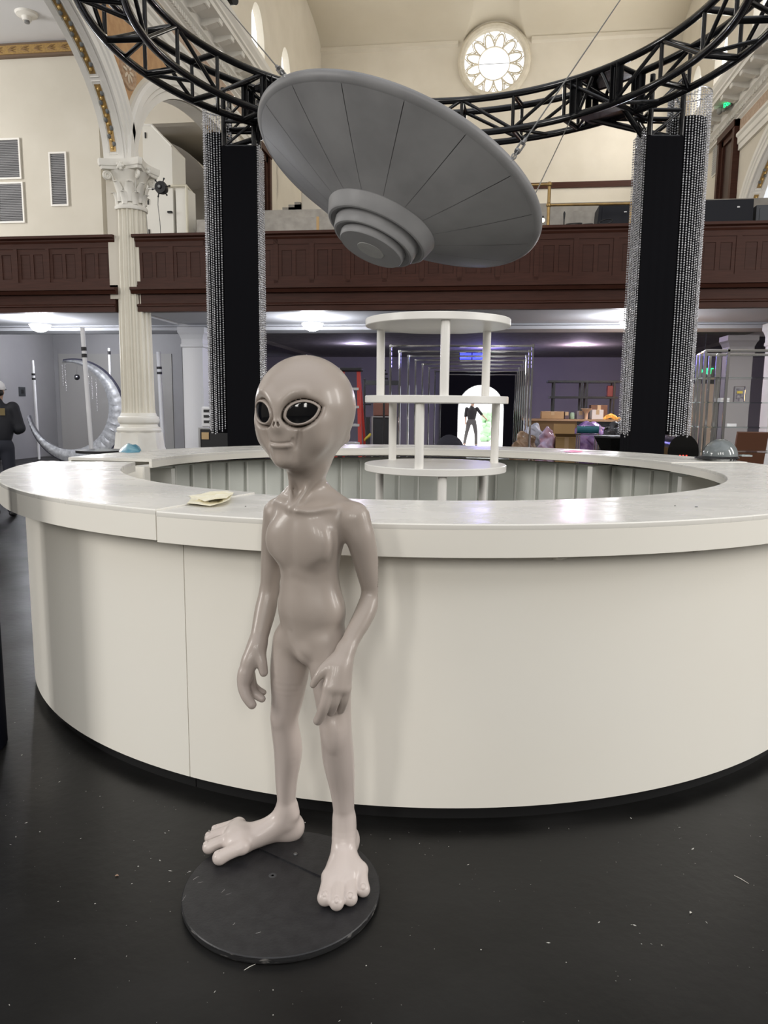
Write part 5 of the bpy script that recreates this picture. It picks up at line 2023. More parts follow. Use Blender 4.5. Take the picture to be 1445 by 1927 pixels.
pd_ = onZ(886, 841, -0.02)
J2 = dict(chest=(0, 0, 1.28), pelvis=(0, 0.0, 0.96), head=(0.02, -0.02, 1.64),
          shL=(0.19, 0, 1.43), elL=(0.36, 0.0, 1.22), wrL=(0.53, -0.03, 1.05), handL=(0.05, 0, -0.05),
          shR=(-0.19, 0, 1.42), elR=(-0.23, 0.02, 1.15), wrR=(-0.22, -0.05, 0.91), handR=(0.0, -0.01, -0.07),
          hipL=(0.09, 0, 0.92), knL=(0.17, -0.05, 0.50), anL=(0.19, 0.02, 0.10), hipR=(-0.09, 0, 0.92), knR=(-0.18, -0.02, 0.52), anR=(-0.24, 0.12, 0.12))
person('person in dark shirt and grey trousers walking outside the bright doorway', (pd_.x, pd_.y, -0.02), 0.1, J2,
       dict(skin=skin_a, top=mat('shirt_dark', (0.02, 0.018, 0.018), 0.8), legs=mat('trousers_grey', (0.10, 0.095, 0.09), 0.8), shoe=M_BLACK,
            cap=None, hair=mat('hair_dark', (0.012, 0.010, 0.009), 0.6)), dict(top='shirt', long=False))

# ---- outside the door: parked car hint, hedge, facade ----------------------------------------
fac = thing('street_building', 'pale sunlit building across the street behind the doorway', 'building', (0, 45, 0))
MB().bb((-14, 0, 0), (14, 6, 11)).build('wall', mat('far_facade', (0.72, 0.72, 0.72), 0.9), fac)
for k in range(8):
    for j in range(3):
        w = MB().bb((-11 + 3 * k, -0.06, 1.2 + 3.2 * j), (-9.6 + 3 * k, -0.01, 3.0 + 3.2 * j)).build('window', mat('far_window', (0.42, 0.47, 0.50), 0.2), fac)
hd = MB()
rnd = random.Random(11)
for k in range(40):
    hd.sphere((rnd.random() * 0.25, rnd.random() * 0.4, 0.1 + rnd.random() * 1.1), 0.10 + 0.1 * rnd.random(), 8, 5)
one('hedge_bush', 'small green bush outside the doorway beside the walking person', 'bush', hd, mat('bush_green', (0.30, 0.50, 0.30), 0.8), (0, 0, 0), 60).location = (0.0, 32.5, 0)

# ---- chrome portals -------------------------------------------------------------------------
rnd = random.Random(2)
for i, Y in enumerate((11.3, 12.4, 13.6, 14.8, 16.2, 17.8, 19.5, 21.5)):
    cx = -0.36 + (Y - 11.3) * 0.017
    names = ['first and largest chrome portal frame nearest the bar', 'second chrome portal frame behind the largest one', 'third chrome portal frame from the bar',
             'fourth chrome portal frame from the bar', 'fifth chrome portal frame from the bar', 'sixth chrome portal frame from the bar',
             'seventh chrome portal frame from the bar', 'last and smallest chrome portal frame before the dark doorway']
    t = thing('portal_frame', names[i], 'frame', (cx, Y, 0), group='chrome portals leading to the doorway')
    hw, h = 1.05, 2.38
    for s in (-1, 1):
        MB().bbev((s * hw - 0.016, -0.016, 0.0), (s * hw + 0.016, 0.016, h), 0.005).build('post', M_CHROME, t)
        MB().bb((s * hw - 0.12, -0.2, 0.0), (s * hw + 0.12, 0.2, 0.015)).build('foot_plate', M_STEEL, t)
        MB().bbev((s * hw - 0.024, -0.024, h - 0.024), (s * hw + 0.024, 0.024, h + 0.024), 0.006).build('corner', M_CHROME, t)
    MB().bbev((-hw, -0.016, h - 0.016), (hw, 0.016, h + 0.016), 0.005).build('top_bar', M_CHROME, t)
# ceiling tube lights and blue panels over the passage
for i, Y in enumerate((15.5, 18.5, 21.8, 24.2)):
    t = thing('tube_light', ['nearest tube light over the chrome portals', 'second tube light over the chrome portals', 'third tube light over the chrome portals', 'farthest tube light over the dark doorway'][i],
              'lamp', (0.05, Y, 3.30), group='tube lights above the portals')
    MB().bb((-0.62, -0.06, 0.05), (0.62, 0.06, 0.12)).build('housing', M_WHITE, t)
    MB().cyl((-0.58, 0, 0.02), (0.58, 0, 0.02), 0.025, n=10).build('tube', mat('lit_tube', (1, 1, 1), 0.5, emit=(0.92, 0.95, 1.0), estr=9.0), t)
for i, (px, py, Y) in enumerate(((876, 672, 24.6), (900, 672, 24.6))):
    p = onY(px, py, Y)
    t = thing('blue_light_panel', ['left blue lit panel above the dark doorway', 'right blue lit panel above the dark doorway'][i], 'light panel', (p.x, Y, p.z - 0.12), group='blue panels above the doorway')
    MB().bb((-0.20, 0, 0), (0.20, 0.05, 0.26)).build('frame', M_CASE, t)
    MB().bb((-0.185, -0.008, 0.015), (0.185, 0.0, 0.245)).build('screen', mat('lit_blue', (0.02, 0.02, 0.4), 0.4, emit=(0.03, 0.04, 1.0), estr=3.5), t)
d = bpy.data.lights.new('blue_glow', 'POINT')
d.energy, d.color, d.shadow_soft_size = 55, (0.30, 0.26, 1.0), 0.3
o = bpy.data.objects.new('blue_glow', d)
COL.objects.link(o)
o.location = (0.0, 22.5, 2.9)

# ---- crescent moon prop -------------------------------------------------------------------------
MY = 15.3
mc, mi = onY(142, 775, MY), onY(128.6, 764.5, MY)
kpx = (onY(242, 775, MY) - onY(142, 775, MY)).length / 100
RO_, RI_ = 91 * kpx, 77 * kpx
moon = thing('moon_prop', 'large silver crescent moon prop with pleated fabric left of the column', 'stage prop', (mc.x, MY, 0.0))
ddx, ddz = mi.x - mc.x, mi.z - mc.z
base_a = math.atan2(-ddz, -ddx)                            # direction of the thickest part
M_SIL = mat('silver_satin', (0.42, 0.43, 0.46), 0.42, 0.25, col2=(0.60, 0.61, 0.64), scale=18)
vs, fs = [], []
N = 130
span = 2.42
for k in range(N + 1):
    a = base_a - span + 2 * span * k / N
    po = Vector((RO_ * math.cos(a), 0, RO_ * math.sin(a)))
    # inner edge along the same ray from the outer centre
    ux, uz = math.cos(a), math.sin(a)
    b_ = ux * ddx + uz * ddz
    disc = b_ * b_ - (ddx * ddx + ddz * ddz - RI_ * RI_)
    ri = min(RO_ * 0.995, b_ + math.sqrt(max(disc, 0)))
    fold = 0.022 * (1 if k % 2 else -1) * (0.65 + 0.35 * math.sin(k * 1.7))
    for q in range(5):
        u = q / 4
        r = RO_ + (ri - RO_) * u
        bulge = 0.05 * math.sin(PI * u) + 0.02
        vs.append((r * ux, -bulge - fold * (0.35 + 0.65 * math.sin(PI * u)), mc.z + r * uz))
c5 = 5
fs = [(k * c5 + q, k * c5 + q + 1, (k + 1) * c5 + q + 1, (k + 1) * c5 + q) for k in range(N) for q in range(4)]
MB().add(vs, fs).build('fabric_cover', M_SIL, moon, 80)
ed = MB()
ed.tube([((RO_ + 0.005) * math.cos(base_a - span + 2 * span * k / 80), 0.02, mc.z + (RO_ + 0.005) * math.sin(base_a - span + 2 * span * k / 80)) for k in range(81)], 0.03, 6)
ed.build('rim', mat('moon_rim_blue', (0.10, 0.10, 0.15), 0.5), moon, 60)
bk = MB()
vs2 = [(v[0], 0.06, v[2]) for v in vs]
bk.add(vs2, [tuple(reversed(f)) for f in fs]).build('back_board', mat('moon_back', (0.25, 0.25, 0.27), 0.7), moon)
MB().bb((-0.9, 0.0, 0.0), (0.9, 0.5, 0.04)).build('stand', M_CASE, moon)
for s in (-0.45, 0.35):
    MB().bb((s, 0.03, 0.04), (s + 0.05, 0.08, 0.45)).build('support', M_CASE, moon)
db = onY(147, 710, MY)
t = thing('mirror_ball', 'tiny mirror ball hanging inside the crescent moon', 'mirror ball', (db.x, MY - 0.05, db.z))
MB().sphere((0, 0, 0), 0.065, 14, 10).build('ball', M_CHROME, t)
MB().cyl((0, 0, 0.06), (0.02, 0, onY(147, 686, MY).z - db.z), 0.004, n=5).build('string', M_WIRE, t)
rnd = random.Random(8)
for i, (px, y0, y1) in enumerate(((121, 688, 728), (126, 686, 737), (176, 710, 752), (184, 714, 775), (170, 703, 735))):
    m = MB()
    z0, z1 = onY(px, y0, MY).z, onY(px, y1, MY).z
    z = z0
    x = onY(px, y0, MY).x
    while z > z1:
        m.sphere((x + (rnd.random() - .5) * 0.01, MY - 0.08, z), 0.012, 6, 4)
        z -= 0.035
    one('crystal_string', ['leftmost crystal string under the upper tip of the moon', 'longer crystal string beside the upper tip of the moon', 'short crystal string right of the white pole inside the moon',
                           'longest crystal string inside the moon near its pleats', 'crystal string hanging just right of the mirror ball'][i], 'ornament', m, M_BEAD, (x, MY - 0.08, z1), 60, 'crystal strings on the moon')


# ---- light poles, tall pole, high tables ---------------------------------------------------------
def pole(label, px0, py0, px1, py1, Y, r, foot):
    a, b = onY(px0, py0, Y), onY(px1, py1, Y)
    t = thing('white_pole', label, 'pole', (b.x, Y, 0))
    MB().cyl((a.x - b.x, 0, a.z), (0, 0, max(0.02, b.z)), r, n=12).build('tube', M_PIL, t, 50)
    L = Vector((a.x - b.x, 0, a.z)) - Vector((0, 0, b.z))
    for f in (0.17, 0.225):
        c = Vector((0, 0, b.z)) + L * (1 - f)
        MB().cyl(c - L.normalized() * 0.025, c + L.normalized() * 0.025, r * 1.25, n=12).build('black_band', M_CASE, t, 50)
    if b.z > 0.03:
        MB().cyl((0, 0, 0.02), (0, 0, b.z + 0.01), r * 0.9, n=10).build('lower_tube', M_PIL, t, 50)
    MB().lathe([(0.16, 0), (0.16, 0.012), (0.05, 0.02), (r, 0.05), (r, 0.06)], 20).build('foot', M_CASE, t, 40)
    return t


pole('tall white pole with black bands standing before the crescent moon', 155, 617, 172, 845, 9.9, 0.030, 0)
pole('white pole leaning by the left wall behind the capped person', 61, 678, 72, 832, 17.5, 0.035, 0)
pole('short white pole behind the moon just left of the column', 205, 655, 207, 700, 18.8, 0.03, 0)
pole('white pole right of the fluted column', 298, 662, 307, 838, 15.5, 0.045, 0)


def high_table(label, px0, px1, py, Y):
    a, b = onY(px0, py, Y), onY(px1, py, Y)
    r = (b.x - a.x) / 2
    t = thing('high_table', label, 'table', ((a.x + b.x) / 2, Y, 0))
    z = a.z
    MB().lathe([(0, z - 0.03), (r, z - 0.03), (r, z), (0, z)], 40).build('top', M_CASE, t, 40)
    MB().cyl((0, 0, 0.02), (0, 0, z - 0.03), 0.04, n=14).build('stem', M_CASE, t, 50)
    MB().lathe([(0.28, 0), (0.28, 0.015), (0.05, 0.03), (0.04, 0.06)], 24).build('base', M_CASE, t, 40)
    return (a.x + b.x) / 2, z, r


tx, tz, tr_ = high_table('black round high table behind the bar at the left', 148, 232, 846, 8.3)
cl = MB()
rnd = random.Random(4)
P = [onZ(x, y, 1.125) for x, y in ((224, 850), (228, 843), (240, 840), (252, 842), (262, 840), (266, 847), (262, 851), (240, 852))]
c = sum(P, Vector()) / len(P)
vs = [(p.x, p.y, 1.124) for p in P] + [((c + (p - c) * 0.6).x, (c + (p - c) * 0.6).y, 1.150 + 0.03 * rnd.random()) for p in P] + [(c.x, c.y, 1.155)]
n = len(P)
cl.add(vs, [(k, (k + 1) % n, n + (k + 1) % n, n + k) for k in range(n)] + [(n + k, n + (k + 1) % n, 2 * n) for k in range(n)] + [tuple(range(n))[::-1]])
one('blue_cloth', 'crumpled blue plastic bag on the rear counter below the column', 'bag', cl, mat('blue_plastic', (0.06, 0.28, 0.42), 0.25, col2=(0.20, 0.45, 0.55), scale=20), (c.x, c.y, 1.124), 70)

# socket plate on the far left wall
sp = onX(41, 737, -12.1)
t = thing('wall_plate', 'dark square wall plate on the grey wall beside the capped person', 'wall plate', (-12.1, sp.y, sp.z))
MB().bbev((0, -0.14, -0.12), (0.02, 0.14, 0.12), 0.006).build('plate', mat('plate_dark', (0.04, 0.045, 0.05), 0.5), t)
MB().bb((0.02, -0.05, -0.05), (0.03, 0.05, 0.05)).build('switch', M_CASE, t)


# ---- cases, ladder, stands at the left rear --------------------------------------------------------
def road_case(label, x0, x1, y, d, z0, z1, orange=False, m=None):
    t = thing('road_case', label, 'case', ((x0 + x1) / 2, y, z0))
    w, h = x1 - x0, z1 - z0
    MB().bb((-w / 2 + 0.012, 0.012, 0.01), (w / 2 - 0.012, d - 0.012, h - 0.01)).build('body', m or M_CASE, t)
    for sx in (-1, 1):
        for yy in (0.0, d):
            MB().bb((sx * w / 2 - sx * 0.03, yy - 0.003, 0), (sx * w / 2, yy + 0.003, h)).build('edge_strip', M_STEEL, t)
    for zz in (0.0, h):
        MB().bb((-w / 2, -0.004, zz - 0.012), (w / 2, 0.006, zz + 0.012)).build('edge_strip', M_STEEL, t)
    MB().bb((-0.09, -0.008, h * 0.42), (0.09, 0.0, h * 0.58)).build('latch_plate', M_STEEL, t)
    MB().bb((-0.06, -0.014, h * 0.46), (0.06, -0.008, h * 0.54)).build('handle', M_CASE, t)
    if orange:
        MB().bb((0.16, -0.006, h * 0.62), (0.30, -0.001, h * 0.74)).build('sticker', mat('sticker_orange', (0.65, 0.14, 0.04), 0.6), t)
        MB().bb((-w / 2 + 0.05, -0.006, h * 0.86), (-w / 2 + 0.16, -0.001, h * 0.95)).build('sticker', mat('sticker_tan', (0.5, 0.35, 0.18), 0.6), t)
    return t


a, b = onY(373, 806, 10.5), onY(420, 845, 10.5)
road_case('black road case with metal edges and orange sticker under the left bead curtain', a.x, a.x + 0.80, 10.5, 0.6, 0.0, a.z, True)
q = onY(385, 790, 10.6)
t = thing('control_box', 'white electronic box standing on the road case', 'device', (q.x, 10.8, a.z + 0.012))
MB().bbev((-0.09, -0.1, 0), (0.09, 0.1, 0.30), 0.015).build('housing', M_PIL, t)
for k in range(3):
    MB().bb((-0.05, -0.106, 0.06 + 0.08 * k), (0.05, -0.1, 0.10 + 0.08 * k)).build('slot', M_CASE, t)

# red step ladder
LY = 12.2
r0, r1 = onY(672, 700, LY), onY(677, 830, LY)
lt, zt_ = onY(660, 692, LY), onY(660, 692, LY).z
lad = thing('step_ladder', 'red step ladder with silver rungs and black top right of the alien head', 'ladder', (lt.x, LY, 0))
M_RED = mat('ladder_red', (0.42, 0.035, 0.025), 0.45)
for s in (-1, 1):
    MB().add([(s * x_ + dx, dy + dy2, z) for (x_, dy, z) in ((0.13, 0.0, zt_ - 0.05), (0.24, -0.35, 0.0)) for dx, dy2 in ((-0.03, -0.02), (0.03, -0.02), (0.03, 0.02), (-0.03, 0.02))],
             [(0, 1, 2, 3), (4, 7, 6, 5), (0, 4, 5, 1), (1, 5, 6, 2), (2, 6, 7, 3), (3, 7, 4, 0)]).build('side_rail', M_RED, lad)
    MB().add([(s * x_ + dx, dy + dy2, z) for (x_, dy, z) in ((0.13, 0.06, zt_ - 0.05), (0.22, 0.55, 0.0)) for dx, dy2 in ((-0.02, -0.015), (0.02, -0.015), (0.02, 0.015), (-0.02, 0.015))],
             [(0, 1, 2, 3), (4, 7, 6, 5), (0, 4, 5, 1), (1, 5, 6, 2), (2, 6, 7, 3), (3, 7, 4, 0)]).build('rear_rail', M_RED, lad)
MB().bbev((-0.19, -0.06, zt_ - 0.06), (0.19, 0.14, zt_), 0.015).build('top_cap', M_CASE, lad)
for k in range(6):
    f = (k + 1) / 7
    z = (zt_ - 0.05) * (1 - f)
    MB().bb((-(0.13 + 0.11 * f), -0.35 * f - 0.04, z - 0.02), (0.13 + 0.11 * f, -0.35 * f + 0.05, z + 0.02)).build('rung', mat('ladder_alu', (0.62, 0.62, 0.63), 0.35, 0.7), lad)

# stands and posts right of the ladder
hz = onY(692, 795, 11.6)
t = thing('hazard_post', 'yellow and black striped post between ladder and shelf', 'post', (hz.x, 11.6, 0))
zz0 = onY(692, 785, 11.6).z
MB().cyl((0, 0, 0.02), (0, 0, zz0), 0.035, n=12).build('tube', M_CASE, t, 50)
for k in range(6):
    m = MB()
    z = 0.25 + k * 0.20
    m.tube([(0.038 * math.cos(a_), 0.038 * math.sin(a_), z + 0.10 * a_ / PI) for a_ in [-PI * q_ / 8 for q_ in range(9)]], 0.022, 5)
    if z < zz0 - 0.1:
        m.build('yellow_stripe', mat('hazard_yellow', (0.50, 0.40, 0.05), 0.6), t, 50)
MB().lathe([(0.2, 0), (0.2, 0.02), (0.04, 0.04), (0.035, 0.06)], 20).build('foot', M_CASE, t, 40)


def stand(label, px, py, Y, cross=None):
    p = onY(px, py, Y)
    t = thing('equipment_stand', label, 'stand', (p.x, Y, 0))
    MB().cyl((0, 0, 0.3), (0, 0, p.z), 0.018, n=8).build('pole', M_CASE, t, 50)
    for k in range(3):
        a_ = 2 * PI * k / 3 + 0.4
        MB().cyl((0, 0, 0.5), (0.4 * math.cos(a_), 0.4 * math.sin(a_), 0.012), 0.012, n=6).build('leg', M_CASE, t, 50)
    if cross:
        for (dz, w) in cross:
            MB().cyl((-w, 0, p.z + dz), (w, 0, p.z + dz), 0.015, n=6).build('crossbar', M_CASE, t, 50)
    return t


stand('thin black stand with a crossbar right of the red ladder', 686, 713, 13.3, [(-0.45, 0.12), (0.0, 0.02)])
st_ = stand('slim stand with clamps seen through the upper shelf tier', 723, 697, 12.8, [(0.0, 0.03), (-0.06, 0.06), (-0.14, 0.07)])
a, b = onY(702, 758, 14.0), onY(722, 783, 14.0)
one('wooden_crate', 'reddish brown crate on a dark case behind the left shelf post', 'crate', MB().bbev((a.x, 14.0, b.z), (b.x + 0.1, 14.5, a.z), 0.015), mat('crate_red_brown', (0.12, 0.045, 0.03), 0.7), (a.x, 14.0, b.z))
road_case('dark case under the reddish crate behind the left shelf post', a.x - 0.02, b.x + 0.25, 13.95, 0.6, 0.0, b.z - 0.013)
a, b = onY(712, 716, 15.0), onY(752, 725, 15.0)
t = thing('drape_rail', 'black horizontal board behind the upper shelf tier at the left', 'board', ((a.x + b.x) / 2, 15.0, 0))
MB().bb((a.x - (a.x + b.x) / 2 - 0.3, 0, b.z), (b.x - (a.x + b.x) / 2, 0.06, a.z)).build('board', M_CASE, t)
for s in (-1, 1):
    MB().bb((s * 0.2 - 0.02, 0.01, 0), (s * 0.2 + 0.02, 0.05, b.z)).build('leg', M_CASE, t)
# dark cloth bag on the floor before the portals
bg = onY(845, 820, 12.9)
F_ = Field((-0.55, -0.35, 0.0), (0.55, 0.35, 1.3), 0.02)
zt2 = onY(845, 812, 12.9).z
F_.ell((0, 0, zt2 * 0.45), (0.30, 0.24, zt2 * 0.5), None, 0.05)
F_.ell((0.12, -0.03, zt2 * 0.5), (0.17, 0.20, zt2 * 0.40), None, 0.06)
F_.ell((-0.16, 0, zt2 * 0.35), (0.15, 0.2, zt2 * 0.35), None, 0.04)
F_.d[:, :, F_.ax[2] < 0.01] = 1
V, F = F_.mesh()
bo = np_mesh('cloth_bag', V, F, mat('dark_bag', (0.016, 0.015, 0.024), 0.8, bump=0.8, scale=9), None)
bo.location = (bg.x, 12.9, 0)
tag(bo, 'lumpy dark cloth bag beside the bright doorway', 'bag')

# ---- shelving, table and clutter at the right rear ---------------------------------------------------
SY = 15.5
a, b = onY(1036, 716, SY), onY(1165, 716, SY)
zs = [onY(1100, 718, SY).z, onY(1100, 748, SY).z, onY(1100, 790, SY).z]
t = thing('shelf_rack', 'black metal shelving unit against the rear wall left of the right tower', 'shelf', ((a.x + b.x) / 2, SY, 0))
hw = (b.x - a.x) / 2
for i, z in enumerate(zs + [0.3]):
    MB().bb((-hw - (0.05 if i == 0 else 0), 0, z - 0.02), (hw + (0.05 if i == 0 else 0), 0.45, z + 0.02)).build('shelf_board', M_CASE, t)
for x in (-hw + 0.08, -0.04, 0.06, hw - 0.08):
    for y in (0.02, 0.40):
        MB().bb((x - 0.018, y, 0), (x + 0.018, y + 0.035, zs[0])).build('upright', M_CASE, t)
red = onY(1152, 740, SY)
one('red_box', 'small dark red box on the shelving unit', 'box', MB().bbev((red.x - 0.09, SY + 0.05, zs[1] + 0.02), (red.x + 0.07, SY + 0.25, zs[1] + 0.24), 0.01), mat('box_red', (0.20, 0.02, 0.02), 0.5), (red.x, SY + 0.15, zs[1] + 0.02))

TY2 = 13.8
a, b = onY(985, 788, TY2), onY(1182, 788, TY2)
t = thing('folding_table', 'long table with boxes on it below the black shelving', 'table', ((a.x + b.x) / 2, TY2, 0))
hw = (b.x - a.x) / 2
zt3 = a.z
MB().bb((-hw, 0, zt3 - 0.035), (hw, 0.75, zt3)).build('top', mat('table_wood', (0.30, 0.17, 0.09), 0.6, col2=(0.36, 0.21, 0.12), scale=5), t)
MB().bb((-hw + 0.02, 0.03, 0.5), (-hw + 0.95, 0.05, zt3 - 0.035)).build('front_board', mat('board_brown', (0.14, 0.075, 0.03), 0.7), t)
MB().bb((-hw + 0.95, 0.03, 0.5), (hw - 0.02, 0.05, zt3 - 0.035)).build('skirt', M_CASE, t)
for sx in (-1, 1):
    for y in (0.05, 0.68):
        MB().bb((sx * (hw - 0.08) - 0.025, y, 0), (sx * (hw - 0.08) + 0.025, y + 0.04, zt3 - 0.035)).build('leg', M_CASE, t)


def tbox(label, px0, px1, py0, py1, m, Y=TY2 + 0.15, d=0.3, name='cardboard_box', cat='box', z0=None, flaps=False):
    p, q = onY(px0, py0, Y), onY(px1, py1, Y)
    zb = zt3 if z0 is None else z0
    t = thing(name, label, cat, ((p.x + q.x) / 2, Y + d / 2, zb))
    w, h = q.x - p.x, p.z - zb
    MB().bbev((-w / 2, -d / 2, 0.0), (w / 2, d / 2, h), 0.006).build('body', m, t)
    MB().bb((-0.03, -d / 2 - 0.002, h * 0.5), (0.03, -d / 2, h)).build('tape', mat('tape_tan', (0.42, 0.28, 0.16), 0.4), t)
    if flaps:
        MB().add([(-w / 2, -d / 2, h), (w / 2, -d / 2, h), (w / 2 + 0.03, -d / 2 - 0.12, h + 0.05), (-w / 2 - 0.03, -d / 2 - 0.12, h + 0.05)], [(0, 1, 2, 3)]).build('flap', m, t)
        MB().add([(-w / 2, d / 2, h), (w / 2, d / 2, h), (w / 2, d / 2 + 0.03, h + 0.18), (-w / 2, d / 2 + 0.03, h + 0.18)], [(0, 1, 2, 3)]).build('flap', m, t)
    return t


tbox('long flat cardboard box at the left end of the long table', 1019, 1061, 774, 787, M_CARD)
tbox('small dark box next to the flat cardboard box on the table', 1063, 1070, 775, 787, mat('box_dark_mauve', (0.10, 0.06, 0.07), 0.6))
tbox('pale box with black front in the middle of the table', 1086, 1099, 773, 787, mat('box_mauve', (0.25, 0.20, 0.23), 0.6))
tbox('white plastic tray box right of the horn on the table', 1114, 1135, 771, 787, mat('tray_white', (0.60, 0.52, 0.48), 0.4))
tbox('brown carton stacked at the back of the table', 1112, 1142, 762, 787, mat('carton_dark', (0.13, 0.06, 0.035), 0.8), TY2 + 0.45, 0.25)
gb = onY(1076, 787, TY2 + 0.2)
one('green_bottle', 'pale green can leaning on the long table', 'can', MB().lathe([(0, 0), (0.04, 0), (0.045, 0.01), (0.045, 0.10), (0.03, 0.12), (0.0, 0.12)], 16, (gb.x, TY2 + 0.2, zt3)), mat('can_green', (0.25, 0.32, 0.22), 0.5), (gb.x, TY2 + 0.2, zt3), 40)
hn = onY(1103, 787, TY2 + 0.08)
one('funnel_lamp', 'pale funnel-shaped shade standing on the long table', 'funnel', MB().lathe([(0, 0), (0.03, 0.0), (0.03, 0.10), (0.05, 0.14), (0.10, 0.19), (0.095, 0.195), (0.0, 0.15)], 18, (hn.x, TY2 + 0.1, zt3)), mat('funnel_cream', (0.60, 0.38, 0.25), 0.5), (hn.x, TY2 + 0.1, zt3), 50)
rp_ = MB()
r_ = onY(1157, 787, TY2 + 0.12)
pts = [(r_.x - 0.18 + 0.36 * k / 24, TY2 + 0.12 + 0.06 * math.sin(k * 0.9), zt3 + 0.022 + 0.07 * max(0, math.sin(PI * k / 14)) * (1 if k < 18 else 0.2)) for k in range(25)]
rp_.tube(pts, 0.02, 8)
rp_.tube([(p[0], p[1] + 0.05, max(zt3 + 0.02, p[2] - 0.04)) for p in pts], 0.02, 8)
one('gold_rope', 'golden coiled rope light on the right end of the table', 'rope', rp_, mat('rope_gold', (0.60, 0.33, 0.08), 0.5, emit=(1.0, 0.5, 0.12), estr=0.35), (r_.x, TY2 + 0.12, zt3), 60)
d = bpy.data.lights.new('warm_lamp_light', 'POINT')
d.energy, d.color, d.shadow_soft_size = 16, (1.0, 0.52, 0.22), 0.1
o = bpy.data.objects.new('warm_lamp_light', d)
COL.objects.link(o)
o.location = (r_.x + 0.55, TY2 + 0.3, zt3 + 0.45)
# things on the floor before the table
FY = 11.2
zf = lambda px, py, Y=FY: onY(px, py, Y).z
tbox('open cardboard box with white inside before the long table', 1046, 1086, 822, 845, mat('cardboard_tan', (0.33, 0.21, 0.095), 0.85), FY, 0.4, z0=0.0, flaps=True)
tbox('upright tan carton behind the open cardboard box', 1049, 1077, 804, 845, mat('cardboard_ochre', (0.30, 0.18, 0.06), 0.85), FY + 0.8, 0.3, z0=0.0)


def bag(label, px, py, Y, rx, ry, col, col2, seed, name='plastic_bag'):
    p = onY(px, py, Y)
    h = p.z
    rnd = random.Random(seed)
    F_ = Field((-0.6, -0.5, 0.0), (0.6, 0.5, h + 0.15), 0.02)
    F_.ell((0, 0, h * 0.5), (rx, ry, h * 0.52), None, 0.05)
    for k in range(6):
        a_ = 2 * PI * rnd.random()
        F_.ell((rx * 0.6 * math.cos(a_), ry * 0.6 * math.sin(a_), h * (0.3 + 0.55 * rnd.random())), (rx * 0.45, ry * 0.4, h * 0.16), None, 0.03)
    F_.d[:, :, F_.ax[2] < 0.012] = 1
    V, F = F_.mesh()
    W_ = V.copy()
    W_[:, 0] += 0.020 * np.sin(V[:, 2] * 31 + V[:, 1] * 23 + seed) + 0.012 * np.sin(V[:, 1] * 47 + seed * 2)
    W_[:, 1] += 0.020 * np.sin(V[:, 0] * 37 + V[:, 2] * 19 + seed)
    W_[:, 2] += 0.018 * np.sin(V[:, 0] * 41 + V[:, 1] * 29 + seed) * np.clip(V[:, 2] * 4, 0, 1)
    V = W_
    o = np_mesh(name, V, F, mat(name + str(seed), col, 0.25, col2=col2, scale=7, bump=1.0, bscale=12), None)
    o.location = (p.x, Y, 0)
    return tag(o, label, 'bag')


bag('bluish white plastic bag at the foot of the chrome portals', 1005, 800, 12.1, 0.22, 0.2, (0.30, 0.30, 0.36), (0.45, 0.46, 0.55), 1)
bag('brown paper sack beside the chrome portals', 985, 815, 11.7, 0.18, 0.18, (0.16, 0.10, 0.06), (0.30, 0.20, 0.13), 2, 'paper_sack')
bag('pink and lilac plastic bag left of the open cardboard box', 1030, 806, 11.35, 0.14, 0.18, (0.42, 0.20, 0.24), (0.48, 0.40, 0.58), 3)
bag('purple and blue fabric bundle in front of the table', 1110, 796, 12.6, 0.40, 0.25, (0.12, 0.07, 0.22), (0.35, 0.20, 0.42), 4, 'fabric_bundle')
bag('shiny black plastic bag right of the purple bundle', 1162, 796, 11.9, 0.30, 0.25, (0.012, 0.012, 0.014), (0.09, 0.09, 0.10), 5)
# clear acrylic stool
sx_ = onY(1104, 845, 10.2)
t = thing('acrylic_stool', 'clear acrylic stool with teal roll behind the far counter', 'stool', (sx_.x, 10.2, 0))
zt4 = onY(1104, 816, 10.2).z
MB().bbev((-0.14, -0.14, zt4 - 0.03), (0.14, 0.14, zt4), 0.008).build('seat', M_CLEAR, t)
for sx in (-1, 1):
    for sy in (-1, 1):
        MB().cyl((sx * 0.12, sy * 0.12, 0), (sx * 0.12, sy * 0.12, zt4 - 0.03), 0.014, n=8).build('leg', M_CLEAR, t, 50)
MB().lathe([(0.115, 0.45), (0.13, 0.45), (0.13, 0.47), (0.115, 0.47), (0.115, 0.45)], 24).build('foot_ring', M_CLEAR, t, 50)
one('teal_roll', 'shiny teal roll lying on the acrylic stool', 'roll', MB().cyl((sx_.x - 0.14, 10.2, zt4 + 0.052), (sx_.x + 0.14, 10.2, zt4 + 0.052), 0.05, n=20), mat('teal_satin', (0.03, 0.12, 0.16), 0.25, 0.3), (sx_.x, 10.2, zt4), 40)
# black faceted planter table
fp = onY(1150, 845, 9.6)
t = thing('faceted_table', 'black faceted pedestal table left of the right tower', 'table', (fp.x, 9.6, 0))
zt5 = onY(1150, 820, 9.6).z
rr = (onY(1187, 820, 9.6).x - onY(1113, 820, 9.6).x) / 2
MB().lathe([(0.20, 0.0), (0.14, 0.35), (0.10, 0.62), (rr * 0.55, zt5 - 0.19), (rr * 0.97, zt5 - 0.02)], 6, a0=0.3, a1=0.3 + 2 * PI).build('pedestal', mat('black_gloss', (0.006, 0.006, 0.006), 0.12, coat=0.5), t)
MB().lathe([(rr, zt5 - 0.02), (rr, zt5), (0.0, zt5)], 6, a0=0.3, a1=0.3 + 2 * PI).build('top', M_CASE, t)
